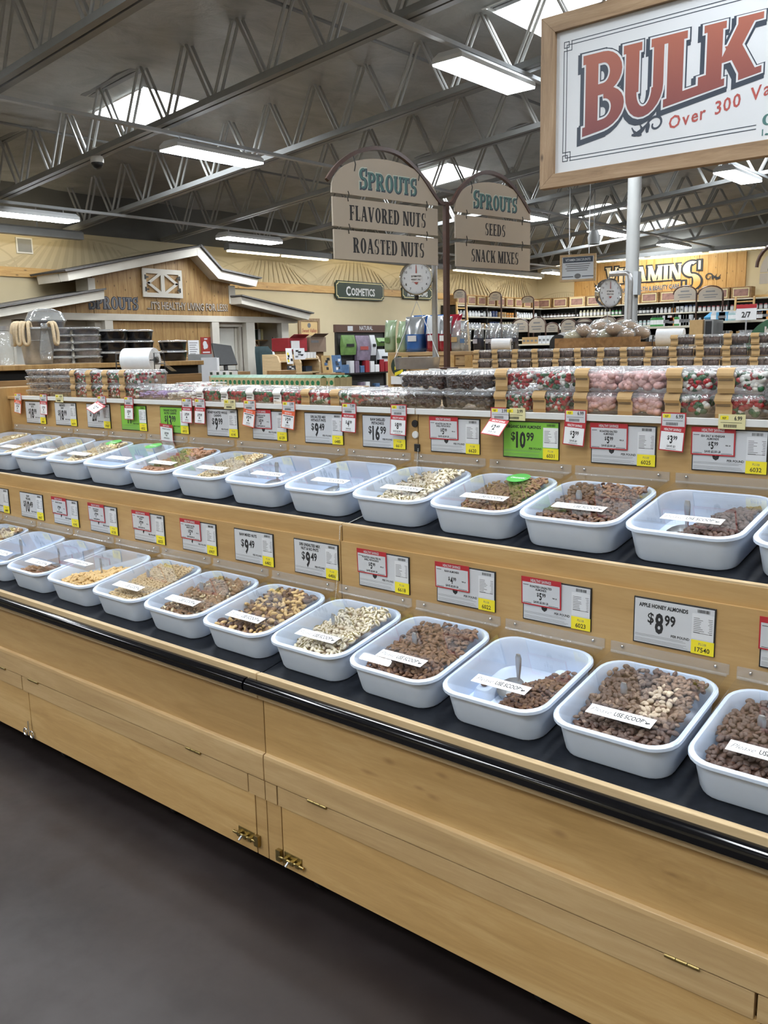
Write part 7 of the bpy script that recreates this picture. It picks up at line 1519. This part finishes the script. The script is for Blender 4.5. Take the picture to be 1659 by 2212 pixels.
brow((-12.7,Yb,0),(-11.5,Yb,0),zs2,[('amber',11)],SHT+'second shelf down'); brow((-11.48,Yb,0),(-10.25,Yb,0),zs2,[('cream',9),('green',3)],SHT+'second shelf down'); brow((-10.2,Yb,0),(-9.4,Yb,0),zs2,[('black',8)],SHT+'second shelf down'); brow((-9.35,Yb,0),(-8.3,Yb,0),zs2,[('white',4),('orange',1),('whitebox',2),('blue',3)],SHT+'second shelf down'); brow((-8.28,Yb,0),(-6.4,Yb,0),zs2,[('pink',17)],SHT+'second shelf down')
brow((-12.6,Yb,0),(-11.4,Yb,0),zs3,[('white',10)],SHT+'third shelf down'); brow((-11.4,Yb,0),(-10.0,Yb,0),zs3,[('cream',13)],SHT+'third shelf down'); brow((-9.9,Yb,0),(-8.5,Yb,0),zs3,[('teal',13)],SHT+'third shelf down'); brow((-8.4,Yb,0),(-6.4,Yb,0),zs3,[('white',8),('blue',4),('orange',2),('green',2)],SHT+'third shelf down')
# picture crates on the top shelf
pic=plain('sepia crate picture',(.28,.15,.12),.6,0,.45,9); GCR='picture fronted crates along the top shelves'
def crate(x,y,z,yaw,w_,h_,label,pink=0):
    t=thing('picture_crate',label,'crate',(x,y,z),yaw,GCR); MB().box(-w_/2,w_/2,0,.28,0,h_).build('box',M['dark_wood'] if not pink else M['crate'],t,bevel=.006); MB().box(-w_*.40,w_*.40,-.012,0,h_*.12,h_*.88).build('picture_border',M['pale_yellow'],t); MB().box(-w_*.36,w_*.36,-.016,-.012,h_*.19,h_*.81).build('picture',pic,t)
for i in range(11):
    x=-12.55+.505*i+(.25 if i>8 else 0); crate(x,YB-.42,zs1+.001,0,.47,.27,f'crate with a sepia picture on the vitamins wall top shelf, {ordn[i]} from the corner',i%3==2)
# corner bay on the left wall
wall_shelf('wall_shelf','black backed corner shelving along the left wall',(XW+.52,17.7),(XW+.52,21.7),.5,[zs1,zs2,zs3,zs4,H-.1])
SHL='the corner shelving, '
for i in range(9): crate(XW+.42,17.98+.44*i,zs1+.001,PI/2,.38,.24,f'crate with a sepia picture on the corner top shelf, {ordn[i]} from the brown post')
brow((XW+.40,17.8,0),(XW+.40,19.6,0),zs2,[('white',8),('black',1),('white',3),('navybox',2)],SHL+'second shelf down'); brow((XW+.40,19.65,0),(XW+.40,21.6,0),zs2,[('tan',3),('orange',4),('whitebox',1),('white',8)],SHL+'second shelf down')
brow((XW+.40,17.8,0),(XW+.40,21.6,0),zs3,[('white',9),('tan',3),('blue',4),('cream',10),('white',6)],SHL+'third shelf down')
def ladder(label,px,pt,pb,Y,w_,X=None):
    a=at(px,pt,Y=Y) if X is None else at(px,pt,X=X); zt=a.z; t=thing('ladder',label,'ladder',(a.x,a.y,0),0 if X is None else PI/2)
    for s_ in (-1,1): MB().obox((s_*w_/2,.0,zt/2),(.022,0,0),(0,.018,0),(0,.12,zt/2)).build('rail',M['pine_trim'],t)
    z=.3
    while z<zt-.08: MB().cyl((-w_/2,.12*(2*z/zt-1),z),(w_/2,.12*(2*z/zt-1),z),.016,6).build('rung',M['pine_trim'],t,1); z+=.28
ladder('light pine ladder leaning on the shelves right of the vitamins sign',1606,640,690,YB-.75,.42)
ladder('light pine ladder leaning on the corner shelves behind the brown post',1005,652,700,None,.40,XW+.68)
# ---- gondolas in front of the wall
def arch_marker(label,px,ptop,pbot,Y,wpx):
    a=at(px-wpx/2,pbot,Y=Y); b=at(px+wpx/2,ptop,Y=Y); w_=b.x-a.x; h_=b.z-a.z; t=thing('aisle_marker',label,'sign',(a.x,Y,0),0,'small arched aisle markers')
    poly=[(0,a.z),(w_,a.z)]+[(w_/2+w_/2*math.cos(q),a.z+h_*.45+h_*.55*math.sin(q)) for q in [PI*i/14 for i in range(15)]]
    MB().prism(poly,(0,.01,0),(1,0,0),(0,0,1),.02).build('board',M['taupe'],t); MB().tube([(w_/2+w_*.54*math.cos(q),0,a.z+h_*.47+h_*.60*math.sin(q)) for q in [PI*i/14 for i in range(15)]],.014,5).build('arch_bar',M['brownmetal'],t,1)
    MB().cyl((w_*1.04,0,0),(w_*1.04,0,a.z+h_*.5),.02,6).build('post',M['brownmetal'],t,1)
    mb=MB(); mb2=[(.30,.70,.62,.10),(.18,.82,.38,.07),(.25,.75,.20,.07)]
    for f0,f1,z,hh in mb2: mb.add([(w_*f0,-.011,a.z+h_*z),(w_*f1,-.011,a.z+h_*z),(w_*f1,-.011,a.z+h_*(z+hh)),(w_*f0,-.011,a.z+h_*(z+hh))],[(0,1,2,3)])
    mb.build('lettering',M['greyink'],t)
ym=18.2
for i,(px,pt,pb,wp) in enumerate(((1124,690,718,34),(1160,686,719,36),(1193,698,718,26),(1228,690,718,32),(1262,689,712,34),(1312,684,712,36),(1345,688,712,34))): arch_marker(f'small arched taupe aisle marker over the low shelves, {ordn[i]} from the brown sign post',px,pt,pb,ym,wp)
for i,(px,wp) in enumerate(((1480,48),(1535,52))): arch_marker(f'larger arched taupe aisle marker below the vitamins sign, {"left" if i==0 else "right"} of the pair',px,618,650,19.5,wp)
for i,(px,pt,pb,X) in enumerate(((993,626,645,0),(1070,631,650,0),(1140,640,655,0))): arch_marker(f'small arched marker over the corner shelving crates, {ordn[i]} from the brown post',px,pt,pb,(17.4,19.1,20.3)[i],24)
def gondola(label,pl,pr,Y,zt,levels,seqs,where,depth=.6):
    xa,xb=at(pl,720,Y=Y).x,at(pr,720,Y=Y).x; wall_shelf('store_shelf',label,(xa,Y),(xb,Y),depth,levels,topz=zt)
    for z,sq in zip(levels,seqs): brow((xa+.05,Y+.12,0),(xb-.05,Y+.12,0),z,sq,where+(' top' if z==levels[0] else ' lower shelf'))
z0=at(1180,742,Y=15.0).z; gondola('low black shelving with small cartons left of the wellness sign',1118,1242,15.0,z0,[z0,z0-.32],[[('tan',4),('whitebox',4),('navybox',1),('cyan',1),('whitebox',3)],[('white',6),('navybox',3),('white',6)]],'the low shelving left of the wellness sign')
z0=at(1480,703,Y=12.5).z; gondola('black shelving with white cartons between the column and the tan end panel',1392,1492,12.5,z0,[z0,z0-.27,z0-.54],[[('green',5),('whitebox',2),('orange',2),('green',2),('whitebox',4)],[('whitebox',8),('navybox',2),('whitebox',3)],[('whitebox',5),('blue',4)]],'the shelving right of the white column')
xe=at(1504,720,Y=11.85).x; t=thing('shelf_end','tan end panel with a dark screen between two shelving units','panel',(xe,11.85,0)); zt=at(1504,691,Y=11.85).z; MB().box(-.09,.09,-.02,.40,0,zt).build('end_panel',M['kraft'],t,bevel=.004); MB().box(.11,.19,.02,.03,zt-.32,zt-.02).build('screen',M['ink'],t); MB().box(.09,.21,.03,.40,0,zt).build('post',M['joist'],t)
z0=at(1590,692,Y=12.3).z; gondola('white wire shelving of bottles and packs at the right, behind the chocolate boxes',1522,1659,12.3,z0,[z0,z0-.27,z0-.54],[[('white',3),('cyan',2),('teal',4),('blue',2),('cyan',2),('whitebox',2),('amber',3),('orange',2)],[('white',6),('tan',2),('white',6),('amber',2)],[('cream',4),('white',8)]],'the wire shelving at the right')
q=at(1612,676,Y=12.2); t=thing('price_sign','square white two for seven price sign above the right shelving','sign',(q.x,12.2,q.z-.09)); MB().box(-.13,.13,0,.01,0,.20).build('card',M['paper'],t); MB().box(-.13,.13,-.002,.0,.15,.20).build('header',M['red'],t); mb=MB(); text(mb,'2/7',(0,-.004,.035),(1,0,0),(0,0,1),.10,0,.02,.9); mb.build('lettering',M['ink'],t); MB().box(-.01,.01,.01,.02,-(q.z-.09),0.02).build('stake',M['steel'],t)
for i,(px,py,cm,nm) in enumerate(((1555,690,CYN,'light blue'),(1640,683,CYN,'sky blue'),(1575,684,WH,'white'))):
    q=at(px,py,Y=12.6); tag(MB().rings([[(-.16,-.1,0),(.16,-.1,0),(.16,.1,0),(-.16,.1,0)],[(-.19,-.12,.06),(.19,-.12,.06),(.19,.12,.06),(-.19,.12,.06)],[(-.12,-.06,.13),(.12,-.06,.13),(.12,.06,.13),(-.12,.06,.13)]]).build('soft_pack',cm,None,.9,loc=(q.x,12.62,z0+.155 if 0 else z0+.001)),f'{nm} soft pack lying on top of the right shelving','pack')
# partial arched sign at the right edge of the picture
Ya=9.0; a=at(1640,615,Y=Ya); b=at(1640,545,Y=Ya); t=thing('aisle_sign','arched taupe aisle sign cut by the right picture edge','sign',(a.x,Ya,0)); w_=.55; zb=at(1650,613,Y=Ya).z; zm=at(1650,588,Y=Ya).z; zt=at(1700,530,Y=Ya).z
MB().box(0,w_,0,.015,zb,zm-.01).build('board',M['taupe'],t); MB().prism([(0,zm),(w_,zm)]+[(w_/2+w_/2*math.cos(q),zm+.01+(zt-zm)*math.sin(q)) for q in [PI*i/16 for i in range(17)]],(0,.015,0),(1,0,0),(0,0,1),.015).build('arch_board',M['taupe'],t); MB().tube([(w_/2+w_*.56*math.cos(q),.008,zm+.05+(zt-zm)*1.1*math.sin(q)) for q in [PI*i/16 for i in range(17)]],.018,5).build('arch_bar',M['brownmetal'],t)
mb=MB(); serif(mb,'T',(w_*.17,-.001,zb+.05),(1,0,0),(0,0,1),.09,0,.25,.085,.05,0,.8) ; mb.build('lettering',M['ink'],t); MB().cyl((w_*1.08,.008,0),(w_*1.08,.008,zm+.1),.02,8).build('post',M['brownmetal'],t,1)
# small dark speaker hung under the far joists
q=at(1283,512,Y=13.3); t=thing('hanging_speaker','round grey speaker hung under the joists near the framed sign','speaker',q); MB().lathe([(.0,-.12),(.09,-.11),(.10,0),(.06,.10),(0,.11)],n=14).build('shell',M['joist'],t,1); MB().cyl((0,0,.1),(0,0,deck(q.x)-q.z-.02),.008,6).build('cable',M['joist'],t,1)
